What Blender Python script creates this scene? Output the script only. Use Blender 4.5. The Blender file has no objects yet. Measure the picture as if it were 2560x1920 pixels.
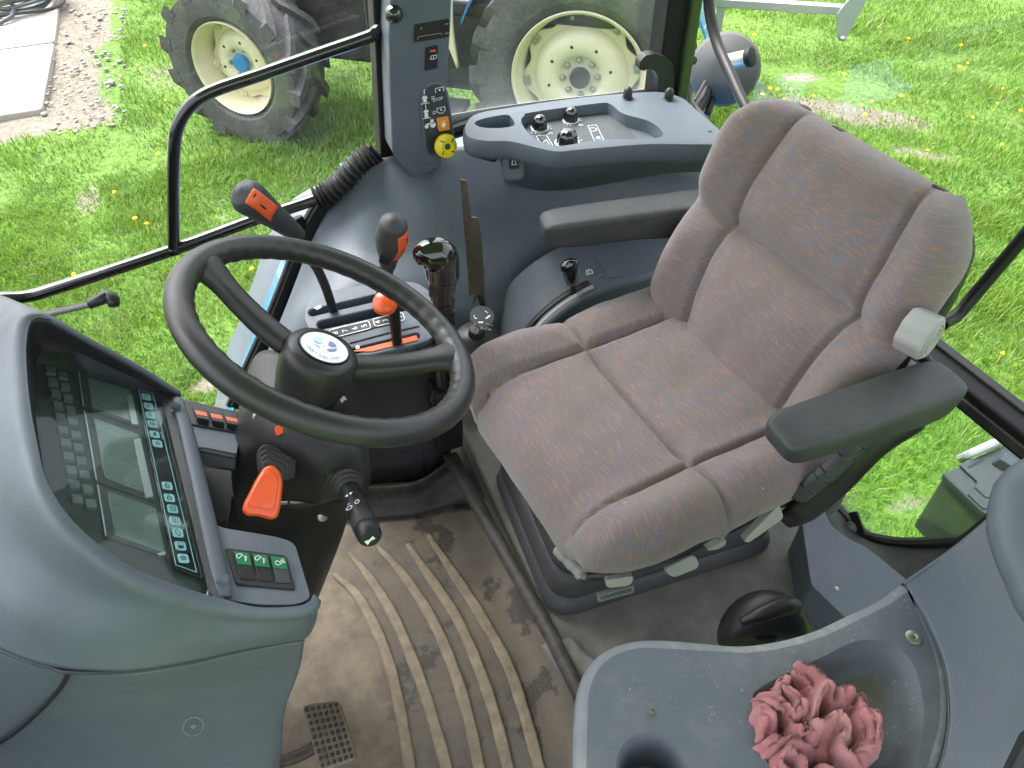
import bpy, bmesh, math, random
import numpy as np
from mathutils import Vector, Matrix
random.seed(7); RNG = np.random.default_rng(7)
sc = bpy.context.scene
C = sc.collection
RAD = math.radians

# ------------------------------------------------------------ camera, sky, sun, exposure
cam = bpy.data.cameras.new('camera'); cam.lens = 28; cam.sensor_width = 36; cam.clip_start = 0.02; cam.clip_end = 400
camo = bpy.data.objects.new('camera', cam); C.objects.link(camo)
camo.location = (0, 0, 1.4); camo.rotation_euler = (RAD(45), 0, RAD(-21))
sc.camera = camo
SUN_EL, SUN_AZ = 62, 330      # elevation; azimuth measured from +Y towards +X
world = bpy.data.worlds.new('World'); sc.world = world; world.use_nodes = True
wn = world.node_tree; wn.nodes.clear()
sky = wn.nodes.new('ShaderNodeTexSky'); sky.sky_type = 'NISHITA'; sky.sun_disc = False
sky.sun_elevation = RAD(SUN_EL); sky.sun_rotation = RAD(SUN_AZ); sky.air_density = 1.0; sky.dust_density = 6.0; sky.ozone_density = 0.6
hsv = wn.nodes.new('ShaderNodeHueSaturation'); hsv.inputs['Saturation'].default_value = 0.30
bg = wn.nodes.new('ShaderNodeBackground'); bg.inputs['Strength'].default_value = 0.15
wo = wn.nodes.new('ShaderNodeOutputWorld')
wn.links.new(sky.outputs[0], hsv.inputs['Color']); wn.links.new(hsv.outputs[0], bg.inputs[0]); wn.links.new(bg.outputs[0], wo.inputs[0])
sun = bpy.data.lights.new('sun', 'SUN'); sun.energy = 0.9; sun.angle = RAD(50); sun.color = (1, .97, .92)
suno = bpy.data.objects.new('sun', sun); C.objects.link(suno)
_sd = Vector((math.sin(RAD(SUN_AZ))*math.cos(RAD(SUN_EL)), math.cos(RAD(SUN_AZ))*math.cos(RAD(SUN_EL)), math.sin(RAD(SUN_EL))))
suno.rotation_euler = _sd.to_track_quat('Z', 'Y').to_euler()
sc.view_settings.view_transform = 'Standard'; sc.view_settings.look = 'None'
sc.view_settings.exposure = 2.4; sc.view_settings.gamma = 1; sc.view_settings.use_curve_mapping = False
sc.cycles.use_denoising = True
sc.cycles.max_bounces = 10; sc.cycles.transparent_max_bounces = 16; sc.cycles.caustics_reflective = False; sc.cycles.caustics_refractive = False

# ------------------------------------------------------------ helpers
class Frame:
    def __init__(s, o, u, v, n): s.o, s.u, s.v, s.n = (Vector(a) for a in (o, u, v, n))
    def p(s, a, b, h=0): return s.o + s.u*a + s.v*b + s.n*h
    def off(s, h): return Frame(s.o+s.n*h, s.u, s.v, s.n)
    def at(s, a, b, h=0): return Frame(s.p(a, b, h), s.u, s.v, s.n)
    def rot(s, deg):
        c, t = math.cos(RAD(deg)), math.sin(RAD(deg)); return Frame(s.o, s.u*c+s.v*t, s.v*c-s.u*t, s.n)
def frame_from(o, n, uref=(1, 0, 0)):
    n = Vector(n).normalized(); u = Vector(uref) - n*Vector(uref).dot(n); u.normalize(); return Frame(o, u, n.cross(u), n)
FR = {k: Frame(*v) for k, v in {'wheel': ((0.059, 0.793, 0.733), (0.0, -1.0, 0.0), (0.87882, 0.0, -0.47716), (0.47716, 0.0, 0.87882)), 'dash': ((-0.221, 0.698, 0.66), (0.12187, -0.99255, 0.0), (0.78214, 0.09603, -0.61566), (0.61107, 0.07503, 0.78801)), 'shelf': ((-0.16, 0.7, 0.608), (0.12187, -0.99255, 0.0), (0.94397, 0.1159, -0.30902), (0.30671, 0.03766, 0.95106)), 'cush': ((0.7, 0.79, 0.455), (0.12187, -0.99255, 0.0), (0.99255, 0.12187, -0.0), (0.0, 0.0, 1.0)), 'back': ((0.7, 0.79, 0.45), (0.12187, -0.99255, 0.0), (0.33947, 0.04168, 0.93969), (-0.93269, -0.11452, 0.34202)), 'pil': ((0.36, 1.42, 0.7), (1.0, 0.0, 0.0), (-0.0, 0.0, 1.0), (0.0, -1.0, 0.0)), 'pod': ((0.6, 1.35, 0.635), (1.0, 0.0, 0.0), (0.0, 1.0, 0.0), (0.0, 0.0, 1.0)), 'gear': ((0.13, 1.13, 0.45), (1.0, 0.0, 0.0), (-0.0, 0.97815, 0.20791), (0.0, -0.20791, 0.97815)), 'tray': ((0.35, 0.25, 0.6), (1.0, 0.0, 0.0), (0.0, 1.0, 0.0), (0.0, 0.0, 1.0)), 'floor': ((0, 0, 0), (1.0, 0.0, 0.0), (0.0, 1.0, 0.0), (0.0, 0.0, 1.0))}.items()}

def crom(P, n, closed=False):
    """Catmull-Rom resample of a list of points to n points"""
    P = np.array([list(p) for p in P], float); m = len(P)
    if m == 2: return P[0]+(P[1]-P[0])*np.linspace(0, 1, n)[:, None]
    t = np.linspace(0, m, n, endpoint=False) if closed else np.linspace(0, m-1, n)
    i = np.floor(t).astype(int)
    if not closed: i = np.minimum(i, m-2)
    f = (t-i)[:, None]
    if closed: g = lambda k: P[(i+k) % m]
    else:
        Q = np.vstack([2*P[0]-P[1], P, 2*P[-1]-P[-2]]); g = lambda k: Q[i+k+1]
    a, b, c_, d = g(-1), g(0), g(1), g(2)
    return .5*((2*b)+(-a+c_)*f+(2*a-5*b+4*c_-d)*f*f+(-a+3*b-3*c_+d)*f**3)

def rrect(w, h, r, cx=0, cy=0, seg=5):
    r = min(r, w/2*.999, h/2*.999); out = []
    for sx, sy, a0 in ((1, 1, 0), (-1, 1, 90), (-1, -1, 180), (1, -1, 270)):
        for k in range(seg+1):
            a = RAD(a0+90*k/seg); out.append((cx+sx*(w/2-r)+r*math.cos(a), cy+sy*(h/2-r)+r*math.sin(a)))
    return out
def roundpoly(P, r, seg=4):
    out = []; n = len(P)
    for i in range(n):
        a, b, c_ = Vector(P[i-1][:2]), Vector(P[i][:2]), Vector(P[(i+1) % n][:2])
        rr = r[i] if isinstance(r, (list, tuple)) else r
        d1, d2 = (a-b), (c_-b); L1, L2 = d1.length, d2.length
        t = min(rr, L1*.45, L2*.45); p1, p2 = b+d1/L1*t, b+d2/L2*t
        for k in range(seg+1):
            f = k/seg; q = p1*(1-f)**2+b*2*f*(1-f)+p2*f*f; out.append((q.x, q.y))
    return out
def area2(P): return sum(P[i-1][0]*P[i][1]-P[i][0]*P[i-1][1] for i in range(len(P)))/2
def circ(r, n=24, cx=0, cy=0): return [(cx+r*math.cos(2*math.pi*k/n), cy+r*math.sin(2*math.pi*k/n)) for k in range(n)]

class MB:
    def __init__(s): s.v = []; s.f = []; s.uv = None
    def add(s, vs, fs):
        b = len(s.v); s.v += [tuple(x) for x in vs]; s.f += [tuple(i+b for i in f) for f in fs]; return s
    def box(s, lo, hi, F=None):
        vs = [(x, y, z) for z in (lo[2], hi[2]) for y in (lo[1], hi[1]) for x in (lo[0], hi[0])]
        if F: vs = [F.p(*q) for q in vs]
        return s.add(vs, [(0, 2, 3, 1), (4, 5, 7, 6), (0, 1, 5, 4), (1, 3, 7, 5), (3, 2, 6, 7), (2, 0, 4, 6)])
    def prism(s, F, poly, h0, h1, top=1.0):
        """polygon in frame F from height h0 to h1; top scales the far end about its centre"""
        if area2(poly) < 0: poly = poly[::-1]
        n = len(poly); cx = sum(p[0] for p in poly)/n; cy = sum(p[1] for p in poly)/n
        lo = [F.p(p[0], p[1], h0) for p in poly]; hi = [F.p(cx+(p[0]-cx)*top, cy+(p[1]-cy)*top, h1) for p in poly]
        return s.add(lo+hi, [tuple(range(n))[::-1], tuple(range(n, 2*n))]+[(i, (i+1) % n, n+(i+1) % n, n+i) for i in range(n)])
    def rings(s, R, cap=True, closed=True):
        """list of rings with the same number of points"""
        n = len(R[0]); fs = []
        for k in range(len(R)-1):
            for i in range(n if closed else n-1):
                j = (i+1) % n; fs.append((k*n+i, k*n+j, (k+1)*n+j, (k+1)*n+i))
        if cap: fs += [tuple(range(n))[::-1], tuple((len(R)-1)*n+i for i in range(n))]
        return s.add([p for r in R for p in r], fs)
    def lathe(s, F, prof, seg=28, cap=True, a0=0, a1=360):
        R = []
        for r, h in prof: R.append([F.p(r*math.cos(RAD(a0+(a1-a0)*k/seg)), r*math.sin(RAD(a0+(a1-a0)*k/seg)), h) for k in range(seg)])
        return s.rings(R, cap)
    def tube(s, path, r, seg=12, n=None, closed=False, flat=None):
        P = crom(path, n, closed) if n else np.array([list(p) for p in path], float)
        m = len(P); rr = np.interp(np.linspace(0, 1, m), np.linspace(0, 1, len(r)), r) if isinstance(r, (list, tuple)) else [r]*m
        T = np.gradient(P, axis=0) if not closed else (np.roll(P, -1, 0)-np.roll(P, 1, 0))
        T /= np.linalg.norm(T, axis=1)[:, None]+1e-12
        up = np.array(flat[0], float) if flat else (np.array([0, 0, 1.]) if abs(T[0][2]) < .9 else np.array([1., 0, 0]))
        R = []; N = up-T[0]*up.dot(T[0]); N /= np.linalg.norm(N)
        for k in range(m):
            N = N-T[k]*N.dot(T[k]); N /= np.linalg.norm(N)+1e-12; B = np.cross(T[k], N)
            sx, sy = (flat[1], flat[2]) if flat else (1, 1)
            R.append([P[k]+rr[k]*(sx*math.cos(2*math.pi*i/seg)*N+sy*math.sin(2*math.pi*i/seg)*B) for i in range(seg)])
        if closed: R.append(R[0])
        return s.rings(R, not closed)
    def patch(s, rows, nu=24, nv=24):
        A = [crom(r, nu) for r in rows]
        G = np.stack([crom([A[k][i] for k in range(len(A))], nv) for i in range(nu)], 1)   # nv x nu
        vs = G.reshape(-1, 3); fs = [(j*nu+i, j*nu+i+1, (j+1)*nu+i+1, (j+1)*nu+i) for j in range(nv-1) for i in range(nu-1)]
        return s.add([tuple(v) for v in vs], fs)
    def stroke(s, F, pts, w, h=0.0006, closed=False):
        pts = [Vector(p[:2]) for p in pts]; n = len(pts)
        for i in range(n if closed else n-1):
            a, b = pts[i], pts[(i+1) % n]; d = (b-a)
            if d.length < 1e-7: continue
            d.normalize(); q = Vector((-d.y, d.x))*w/2; e = d*w*.35
            s.add([F.p(*(a-q-e), h), F.p(*(b-q+e), h), F.p(*(b+q+e), h), F.p(*(a+q-e), h)], [(0, 1, 2, 3)])
        return s
    def flat(s, F, poly, h=0.0006):
        if area2(poly) < 0: poly = poly[::-1]
        return s.add([F.p(p[0], p[1], h) for p in poly], [tuple(range(len(poly)))])
    def mesh(s, name):
        me = bpy.data.meshes.new(name); me.from_pydata([tuple(v) for v in s.v], [], s.f); me.update(); return me
    def build(s, name, mat, parent=None, smooth=True, bevel=0, seg=3, sub=0, solid=0, ang=35, off=-1):
        me = s.mesh(name); return finish(me, name, mat, parent, smooth, bevel, seg, sub, solid, ang, off)

def finish(me, name, mat, parent=None, smooth=True, bevel=0, seg=3, sub=0, solid=0, ang=35, off=-1):
    o = bpy.data.objects.new(name, me); C.objects.link(o)
    if mat: me.materials.append(mat)
    me.validate(); 
    bm = bmesh.new(); bm.from_mesh(me)
    if not solid: bmesh.ops.recalc_face_normals(bm, faces=bm.faces)
    bm.to_mesh(me); bm.free()
    if smooth:
        me.polygons.foreach_set('use_smooth', [True]*len(me.polygons))
        if not bevel and ang < 180: me.set_sharp_from_angle(angle=RAD(ang))
    if solid:
        m = o.modifiers.new('Solidify', 'SOLIDIFY'); m.thickness = solid; m.offset = off
    if bevel:
        m = o.modifiers.new('Bevel', 'BEVEL'); m.width = bevel; m.segments = seg; m.limit_method = 'ANGLE'; m.angle_limit = RAD(30); m.harden_normals = True
    if sub:
        m = o.modifiers.new('Subdivision', 'SUBSURF'); m.levels = sub; m.render_levels = sub
    if parent: put(o, parent)
    return o
def put(o, parent):
    o.parent = parent
    if parent.type == 'EMPTY':
        w, q = Vector(), parent
        while q: w += q.location; q = q.parent
        o.location = -w
    return o
def section(name, parent, loc, label=None):
    """an Empty that is one part of a thing and holds that part's own pieces"""
    o = bpy.data.objects.new(name, None); C.objects.link(o); o.empty_display_size = .03; o.parent = parent; o.location = Vector(loc)-parent.location
    if label: o['label'] = label
    return o
def thing(name, label, cat, loc=(0, 0, 0), group=None):
    o = bpy.data.objects.new(name, None); C.objects.link(o); o.empty_display_size = .05
    o.location = loc; o['label'] = label; o['category'] = cat
    if group: o['group'] = group
    return o
def tag(o, label=None, cat=None, group=None, kind=None):
    if label: o['label'] = label
    if cat: o['category'] = cat
    if group: o['group'] = group
    if kind: o['kind'] = kind
    return o
def cut(o, cutters):
    """subtract closed shapes (MB) from mesh object o for good"""
    tmp = []
    for c_ in cutters:
        me = c_.mesh('cutter'); bm = bmesh.new(); bm.from_mesh(me); bmesh.ops.recalc_face_normals(bm, faces=bm.faces); bm.to_mesh(me); bm.free()
        k = bpy.data.objects.new('cutter', me); C.objects.link(k); k.matrix_basis = o.matrix_basis
        if o.parent: k.parent = o.parent
        m = o.modifiers.new('Cut', 'BOOLEAN'); m.operation = 'DIFFERENCE'; m.solver = 'EXACT'; m.object = k; tmp.append(k)
    keep = [m for m in o.modifiers if m.type != 'BOOLEAN']
    sav = [(m.type, {a: getattr(m, a) for a in ('width', 'segments', 'limit_method', 'angle_limit', 'harden_normals') if hasattr(m, a)}) for m in keep]
    for m in keep: o.modifiers.remove(m)
    dg = bpy.context.evaluated_depsgraph_get(); dg.update()
    me = bpy.data.meshes.new_from_object(o.evaluated_get(dg)); mats = list(o.data.materials)
    o.modifiers.clear(); old = o.data; o.data = me
    if not me.materials:
        for q in mats: me.materials.append(q)
    bm = bmesh.new(); bm.from_mesh(me); bmesh.ops.remove_doubles(bm, verts=bm.verts, dist=1e-5); bmesh.ops.dissolve_limit(bm, angle_limit=RAD(1), verts=bm.verts, edges=bm.edges); bm.to_mesh(me); bm.free()
    me.polygons.foreach_set('use_smooth', [True]*len(me.polygons))
    for t, d in sav:
        m = o.modifiers.new(t.title(), t)
        for a, v in d.items(): setattr(m, a, v)
    if not any(t == 'BEVEL' for t, d in sav): me.set_sharp_from_angle(angle=RAD(35))
    for k in tmp: bpy.data.objects.remove(k)
    return o
def text(F, s, size, mat, name, parent, u=0, v=0, rot=0, h=0.0008, align='CENTER', flipv=False, sx=1.0):
    cu = bpy.data.curves.new('t', 'FONT'); cu.body = s; cu.size = size; cu.align_x = align; cu.align_y = 'CENTER'
    o = bpy.data.objects.new('t', cu); C.objects.link(o)
    dg = bpy.context.evaluated_depsgraph_get(); me = bpy.data.meshes.new_from_object(o.evaluated_get(dg))
    bpy.data.objects.remove(o)
    G = F.at(u, v).rot(rot)
    for q in me.vertices: q.co = G.p(q.co.x*sx, q.co.y, h)
    me.materials.clear()
    return finish(me, name, mat, parent, smooth=False)

from mathutils.bvhtree import BVHTree
def decal(host, F, us, vs, name, mat, lift=.0006, reach=.08):
    """a thin label wrapped onto a host mesh: grid of rays fired along -F.n"""
    t = BVHTree.FromPolygons([v.co for v in host.data.vertices], [p.vertices for p in host.data.polygons]); R_ = []
    for v in vs:
        row = []
        for u in us:
            p = F.p(u, v, reach); h = t.ray_cast(p, -F.n, reach*2); row.append((h[0]+h[1]*0+F.n*lift) if h[0] else F.p(u, v, 0))
        R_.append(row)
    m = MB(); m.rings(R_, cap=False, closed=False); return m.build(name, mat, host, solid=.0006, ang=180, off=0)

# ------------------------------------------------------------ materials
class NT:
    def __init__(s, name):
        s.m = bpy.data.materials.new(name); s.m.use_nodes = True; s.t = s.m.node_tree; s.t.nodes.clear()
        s.out = s.n('ShaderNodeOutputMaterial'); s.co = s.n('ShaderNodeTexCoord')
    def n(s, t, **k):
        q = s.t.nodes.new(t)
        for a, v in k.items():
            if a[0] == '_': setattr(q, a[1:], v)
            else: q.inputs[a.replace('__', ' ')].default_value = v
        return q
    def l(s, a, b): s.t.links.new(a, b); return s
    def noise(s, scale, detail=4, rough=.6, vec=None, dist=0):
        q = s.n('ShaderNodeTexNoise', Scale=scale, Detail=detail, Roughness=rough, Distortion=dist); s.l(vec or s.co.outputs['Object'], q.inputs['Vector']); return q.outputs['Fac']
    def ramp(s, fac, stops):
        q = s.n('ShaderNodeValToRGB'); e = q.color_ramp.elements
        while len(e) < len(stops): e.new(.5)
        for i, (p, c_) in enumerate(stops):
            e[i].position = p; e[i].color = (*c_, 1) if not isinstance(c_, (int, float)) else (c_, c_, c_, 1)
        s.l(fac, q.inputs['Fac']); return q.outputs['Color']
    def mix(s, fac, a, b, mode='MIX'):
        q = s.n('ShaderNodeMix', _data_type='RGBA', _blend_type=mode)
        for k, x in ((0, fac), (6, a), (7, b)):
            if hasattr(x, 'links'): s.l(x, q.inputs[k])
            else: q.inputs[k].default_value = x if k == 0 else ((*x, 1) if len(x) == 3 else x)
        return q.outputs[2]
    def math(s, op, a, b=0, c_=0):
        q = s.n('ShaderNodeMath', _operation=op)
        for k, x in ((0, a), (1, b), (2, c_)):
            if hasattr(x, 'links'): s.l(x, q.inputs[k])
            else: q.inputs[k].default_value = x
        return q.outputs[0]
    def mapping(s, scale=(1, 1, 1), rot=(0, 0, 0), src='Object', loc=(0, 0, 0)):
        q = s.n('ShaderNodeMapping'); q.inputs['Scale'].default_value = scale; q.inputs['Rotation'].default_value = rot; q.inputs['Location'].default_value = loc
        s.l(s.co.outputs[src], q.inputs['Vector']); return q.outputs['Vector']
    def bsdf(s, col, rough=.5, metal=0, bump=None, dist=.001, strength=1, coat=0, spec=.5, sheen=0):
        b = s.n('ShaderNodeBsdfPrincipled')
        for k, x in (('Base Color', col), ('Roughness', rough), ('Metallic', metal), ('Coat Weight', coat), ('Specular IOR Level', spec), ('Sheen Weight', sheen)):
            if hasattr(x, 'links'): s.l(x, b.inputs[k])
            else: b.inputs[k].default_value = (*x, 1) if k == 'Base Color' else x
        if bump is not None:
            q = s.n('ShaderNodeBump', Strength=strength, Distance=dist); s.l(bump, q.inputs['Height']); s.l(q.outputs[0], b.inputs['Normal'])
        s.l(b.outputs[0], s.out.inputs[0]); s.b = b; return s.m

def plastic(name, col, rough=.45, grain=700, gd=.0004, var=.12, dust=None, scratch=0, spec=.4):
    N = NT(name); v = N.noise(9, 5); f = N.noise(60, 3)
    c1 = N.mix(v, tuple(a*(1-var) for a in col), tuple(min(1, a*(1+var)) for a in col))
    if dust:
        m = N.math('MULTIPLY', N.ramp(N.noise(5, 6, .7), [(.42, 0), (.72, 1)]), N.ramp(f, [(.35, .25), (.7, 1)]))
        c1 = N.mix(N.math('MULTIPLY', m, dust[1]), c1, dust[0])
    if scratch:
        w = N.noise(260, 3, .6); k = N.ramp(w, [(.60, 0), (.68, 1)])
        k2 = N.ramp(N.noise(26, 4, .65), [(.50, 0), (.66, 1)]); c1 = N.mix(N.math('MULTIPLY', N.math('MULTIPLY', k, k2), scratch), c1, (.45, .45, .42))
    r = N.math('ADD', N.math('MULTIPLY', f, .18), rough-.09)
    return N.bsdf(c1, r, bump=N.noise(grain, 2), dist=gd, strength=.7, spec=spec)
def plain(name, col, rough=.5, metal=0, coat=0, spec=.5):
    N = NT(name); v = N.noise(40, 3); return N.bsdf(N.mix(v, tuple(a*.88 for a in col), tuple(min(1, a*1.1) for a in col)), N.math('ADD', N.math('MULTIPLY', N.noise(25, 4), .16), max(.02, rough-.08)), metal, coat=coat, spec=spec)
def emis(name, col, s):
    N = NT(name); e = N.n('ShaderNodeEmission', Strength=s); e.inputs['Color'].default_value = (*col, 1); N.l(e.outputs[0], N.out.inputs[0]); return N.m
def glass_mat(name, tint, dust=.06, streak=.1, zlow=None, low=0, refl=.55):
    N = NT(name); tr = N.n('ShaderNodeBsdfTransparent'); tr.inputs['Color'].default_value = (*tint, 1)
    gl = N.n('ShaderNodeBsdfGlossy', Roughness=.01); lw = N.n('ShaderNodeLayerWeight', Blend=.5); fr = N.n('ShaderNodeMath', _operation='MULTIPLY_ADD'); N.l(N.math('POWER', lw.outputs['Facing'], 4.5), fr.inputs[0]); fr.inputs[1].default_value = refl; fr.inputs[2].default_value = .055*refl
    m1 = N.n('ShaderNodeMixShader'); N.l(fr.outputs[0], m1.inputs[0]); N.l(tr.outputs[0], m1.inputs[1]); N.l(gl.outputs[0], m1.inputs[2])
    df = N.n('ShaderNodeBsdfDiffuse'); df.inputs['Color'].default_value = (.62, .66, .66, 1); tl = N.n('ShaderNodeBsdfTranslucent'); tl.inputs['Color'].default_value = (.62, .66, .66, 1)
    ds = N.n('ShaderNodeMixShader', Fac=.5); N.l(df.outputs[0], ds.inputs[1]); N.l(tl.outputs[0], ds.inputs[2])
    a = N.ramp(N.noise(3.2, 6, .65, dist=1.5), [(.38, 0), (.75, 1)]); b = N.ramp(N.noise(260, 2), [(.68, 0), (.74, 1)])
    w = N.ramp(N.noise(1, 5, .6, N.mapping((14, 14, 3.5), (0, .5, 0))), [(.5, 0), (.8, 1)])
    f = N.math('ADD', N.math('MULTIPLY', a, dust), N.math('ADD', N.math('MULTIPLY', b, streak*.8), N.math('MULTIPLY', w, streak)))
    if zlow is not None:
        sp = N.n('ShaderNodeSeparateXYZ'); N.l(N.co.outputs['Object'], sp.inputs[0])
        g = N.n('ShaderNodeMapRange'); N.l(sp.outputs['Z'], g.inputs[0]); g.inputs[1].default_value = zlow[1]; g.inputs[2].default_value = zlow[0]
        f = N.math('ADD', f, N.math('MULTIPLY', N.math('POWER', g.outputs[0], 2), N.math('MULTIPLY', low, N.math('ADD', N.noise(12, 4), .4))))
    m2 = N.n('ShaderNodeMixShader'); N.l(N.math('MINIMUM', f, .8), m2.inputs[0]); N.l(m1.outputs[0], m2.inputs[1]); N.l(ds.outputs[0], m2.inputs[2])
    N.l(m2.outputs[0], N.out.inputs[0]); return N.m

M = {}
M['grey'] = plastic('grey_plastic', (.096, .116, .143), .46, 650, .0005, .10, ((.30, .29, .26), .16))
M['grey_worn'] = plastic('worn_grey_plastic', (.090, .104, .123), .60, 520, .0007, .12, ((.38, .36, .30), .34), .55)
M['grey_light'] = plastic('pale_grey_plastic', (.15, .16, .172), .48, 650, .0005, .08, ((.4, .39, .36), .15))
M['worn_edge'] = plastic('worn_pale_edge', (.16, .175, .19), .55, 420, .0008, .2, ((.46, .46, .42), .75), .9)
M['grey_dark'] = plastic('charcoal_plastic', (.038, .042, .048), .5, 600, .0005, .15, ((.2, .19, .16), .14))
M['black'] = plastic('black_plastic', (.014, .0145, .016), .42, 700, .0003, .2, ((.16, .15, .13), .10))
M['black_dusty'] = plastic('dusty_black_plastic', (.018, .018, .019), .55, 500, .0004, .2, ((.20, .17, .13), .45))
M['vinyl'] = plastic('steering_wheel_vinyl', (.022, .022, .023), .36, 900, .00025, .15, ((.12, .11, .10), .12), spec=.5)
M['arm_vinyl'] = plastic('armrest_vinyl', (.040, .044, .047), .48, 420, .0006, .12, ((.2, .19, .16), .22))
M['rubber'] = plastic('rubber', (.02, .021, .022), .6, 300, .0005, .2, ((.22, .2, .17), .25))
M['gloss'] = plain('black_gloss_paint', (.008, .009, .010), .16, coat=.6)
M['frame_paint'] = plain('black_frame_paint', (.010, .011, .011), .55, spec=.22)
M['shiny'] = plain('shiny_black', (.006, .006, .007), .10, coat=1)
M['tape'] = plain('black_insulating_tape', (.009, .009, .010), .2, coat=.3)
M['satin'] = plain('satin_black_tube', (.012, .012, .013), .42, spec=.3)
M['panel_grey'] = plastic('knob_panel_grey', (.058, .066, .075), .5, 500, .0004, .1, ((.25, .24, .22), .15))
M['olive'] = plain('olive_glass_edge', (.035, .06, .02), .35)
M['orange'] = plain('orange_plastic', (.85, .10, .018), .30, coat=.3)
M['orange_dark'] = plain('orange_print', (.75, .11, .03), .4)
M['amber'] = plain('amber_plastic', (.72, .27, .03), .4)
M['yellow'] = plain('yellow_plastic', (.85, .68, .02), .35, coat=.2)
M['white'] = plain('white_print', (.75, .78, .8), .5)
M['steel'] = plain('bare_steel', (.42, .41, .38), .38, .9)
M['zinc'] = plain('zinc_plated', (.40, .39, .34), .42, .8)
M['lever_grey'] = plastic('light_grey_plastic', (.36, .355, .35), .5, 500, .0003, .1, ((.2, .18, .15), .3))
M['blue_paint'] = plain('blue_paint', (.028, .17, .46), .22, coat=.7)
M['blue_hub'] = plain('blue_hub_paint', (.03, .20, .45), .4)
M['cream'] = plain('cream_paint', (.68, .62, .43), .38, coat=.2)
M['galv'] = plain('galvanised_steel', (.42, .45, .47), .5, .5)
M['lamp_grey'] = plain('lamp_housing_grey', (.07, .073, .073), .6, spec=.25)
M['box'] = plastic('box_plastic', (.040, .047, .052), .7, 300, .0006, .12, ((.3, .3, .28), .2))
M['pink'] = None
M['lcd'] = plain('liquid_crystal_panel', (.17, .205, .18), .28, coat=.5)
M['silver'] = plain('silver_strip', (.55, .56, .58), .35, .6)
M['led'] = plain('pale_blue_window', (.50, .78, .95), .4)
M['green'] = plain('green_lens', (.02, .16, .07), .35)
M['badge'] = plain('badge_white', (.82, .85, .88), .2, coat=.8)
M['badge_blue'] = plain('badge_blue', (.02, .08, .36), .25, coat=.8)
M['badge_pale'] = plain('badge_pale_blue', (.45, .66, .85), .25, coat=.8)
M['headliner'] = plain('pale_headliner', (.62, .62, .60), .9)
M['glass'] = glass_mat('door_glass', (.96, .97, .98), .010, .012)
M['glass_side'] = glass_mat('side_window_glass', (.95, .97, .97), .014, .016, (.60, .74), .10)
M['glass_rear'] = glass_mat('rear_window_glass', (.96, .97, .97), .02, .018)
M['glass_low'] = glass_mat('lower_rear_glass', (.90, .97, .95), .02, .02, (-.15, .02), .3)
M['cover_glass'] = glass_mat('instrument_cover', (.86, .92, .90), .10, .05, refl=.22)

def fabric():
    N = NT('seat_fabric'); u = 'UV'
    base = N.mix(N.noise(7, 5, .6, N.mapping(src=u)), (.172, .138, .133), (.216, .177, .171))
    warp = N.mapping((1, 1, 1), (0, 0, .32), u)
    def streak(off, sx, sy, lo, hi):
        m = N.mapping((sx, sy, 1), (0, 0, .28), u, (off, off*.7, 0)); return N.ramp(N.noise(1, 3, .55, m), [(lo, 0), (hi, 1)])
    fine = N.ramp(N.noise(1, 2, .5, N.mapping((420, 900, 1), (0, 0, .9), u)), [(.35, .25), (.6, 1)])
    bl = N.math('MULTIPLY', streak(0, 46, 250, .50, .60), fine); og = N.math('MULTIPLY', streak(31, 46, 250, .51, .61), fine)
    c1 = N.mix(N.math('MULTIPLY', bl, .52), base, (.10, .165, .33)); c1 = N.mix(N.math('MULTIPLY', og, .40), c1, (.55, .22, .11))
    dirt = N.math('MULTIPLY', N.ramp(N.noise(6, 6, .7, N.mapping(src=u, loc=(3, 1, 0))), [(.46, 0), (.75, 1)]), .55)
    c1 = N.mix(dirt, c1, (.17, .135, .09))
    sp = N.ramp(N.noise(75, 2, .5, N.mapping(src=u, loc=(9, 4, 0))), [(.745, 0), (.76, 1)]); c1 = N.mix(N.math('MULTIPLY', sp, .5), c1, (.6, .58, .55))
    weave = N.noise(1, 2, .6, N.mapping((700, 1500, 1), (0, 0, .9), u))
    return N.bsdf(c1, .92, bump=weave, dist=.0009, strength=.8, spec=.2, sheen=.35)
M['fabric'] = fabric()
def rust_mat():
    N = NT('rusty_steel'); v = N.noise(22, 6, .7); return N.bsdf(N.ramp(v, [(.3, (.030, .026, .024)), (.55, (.062, .050, .043)), (.68, (.14, .062, .028)), (.85, (.20, .09, .04))]), N.math('ADD', N.math('MULTIPLY', v, .3), .35), .35, bump=N.noise(120, 4), dist=.0006)
M['rust'] = rust_mat()
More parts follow.
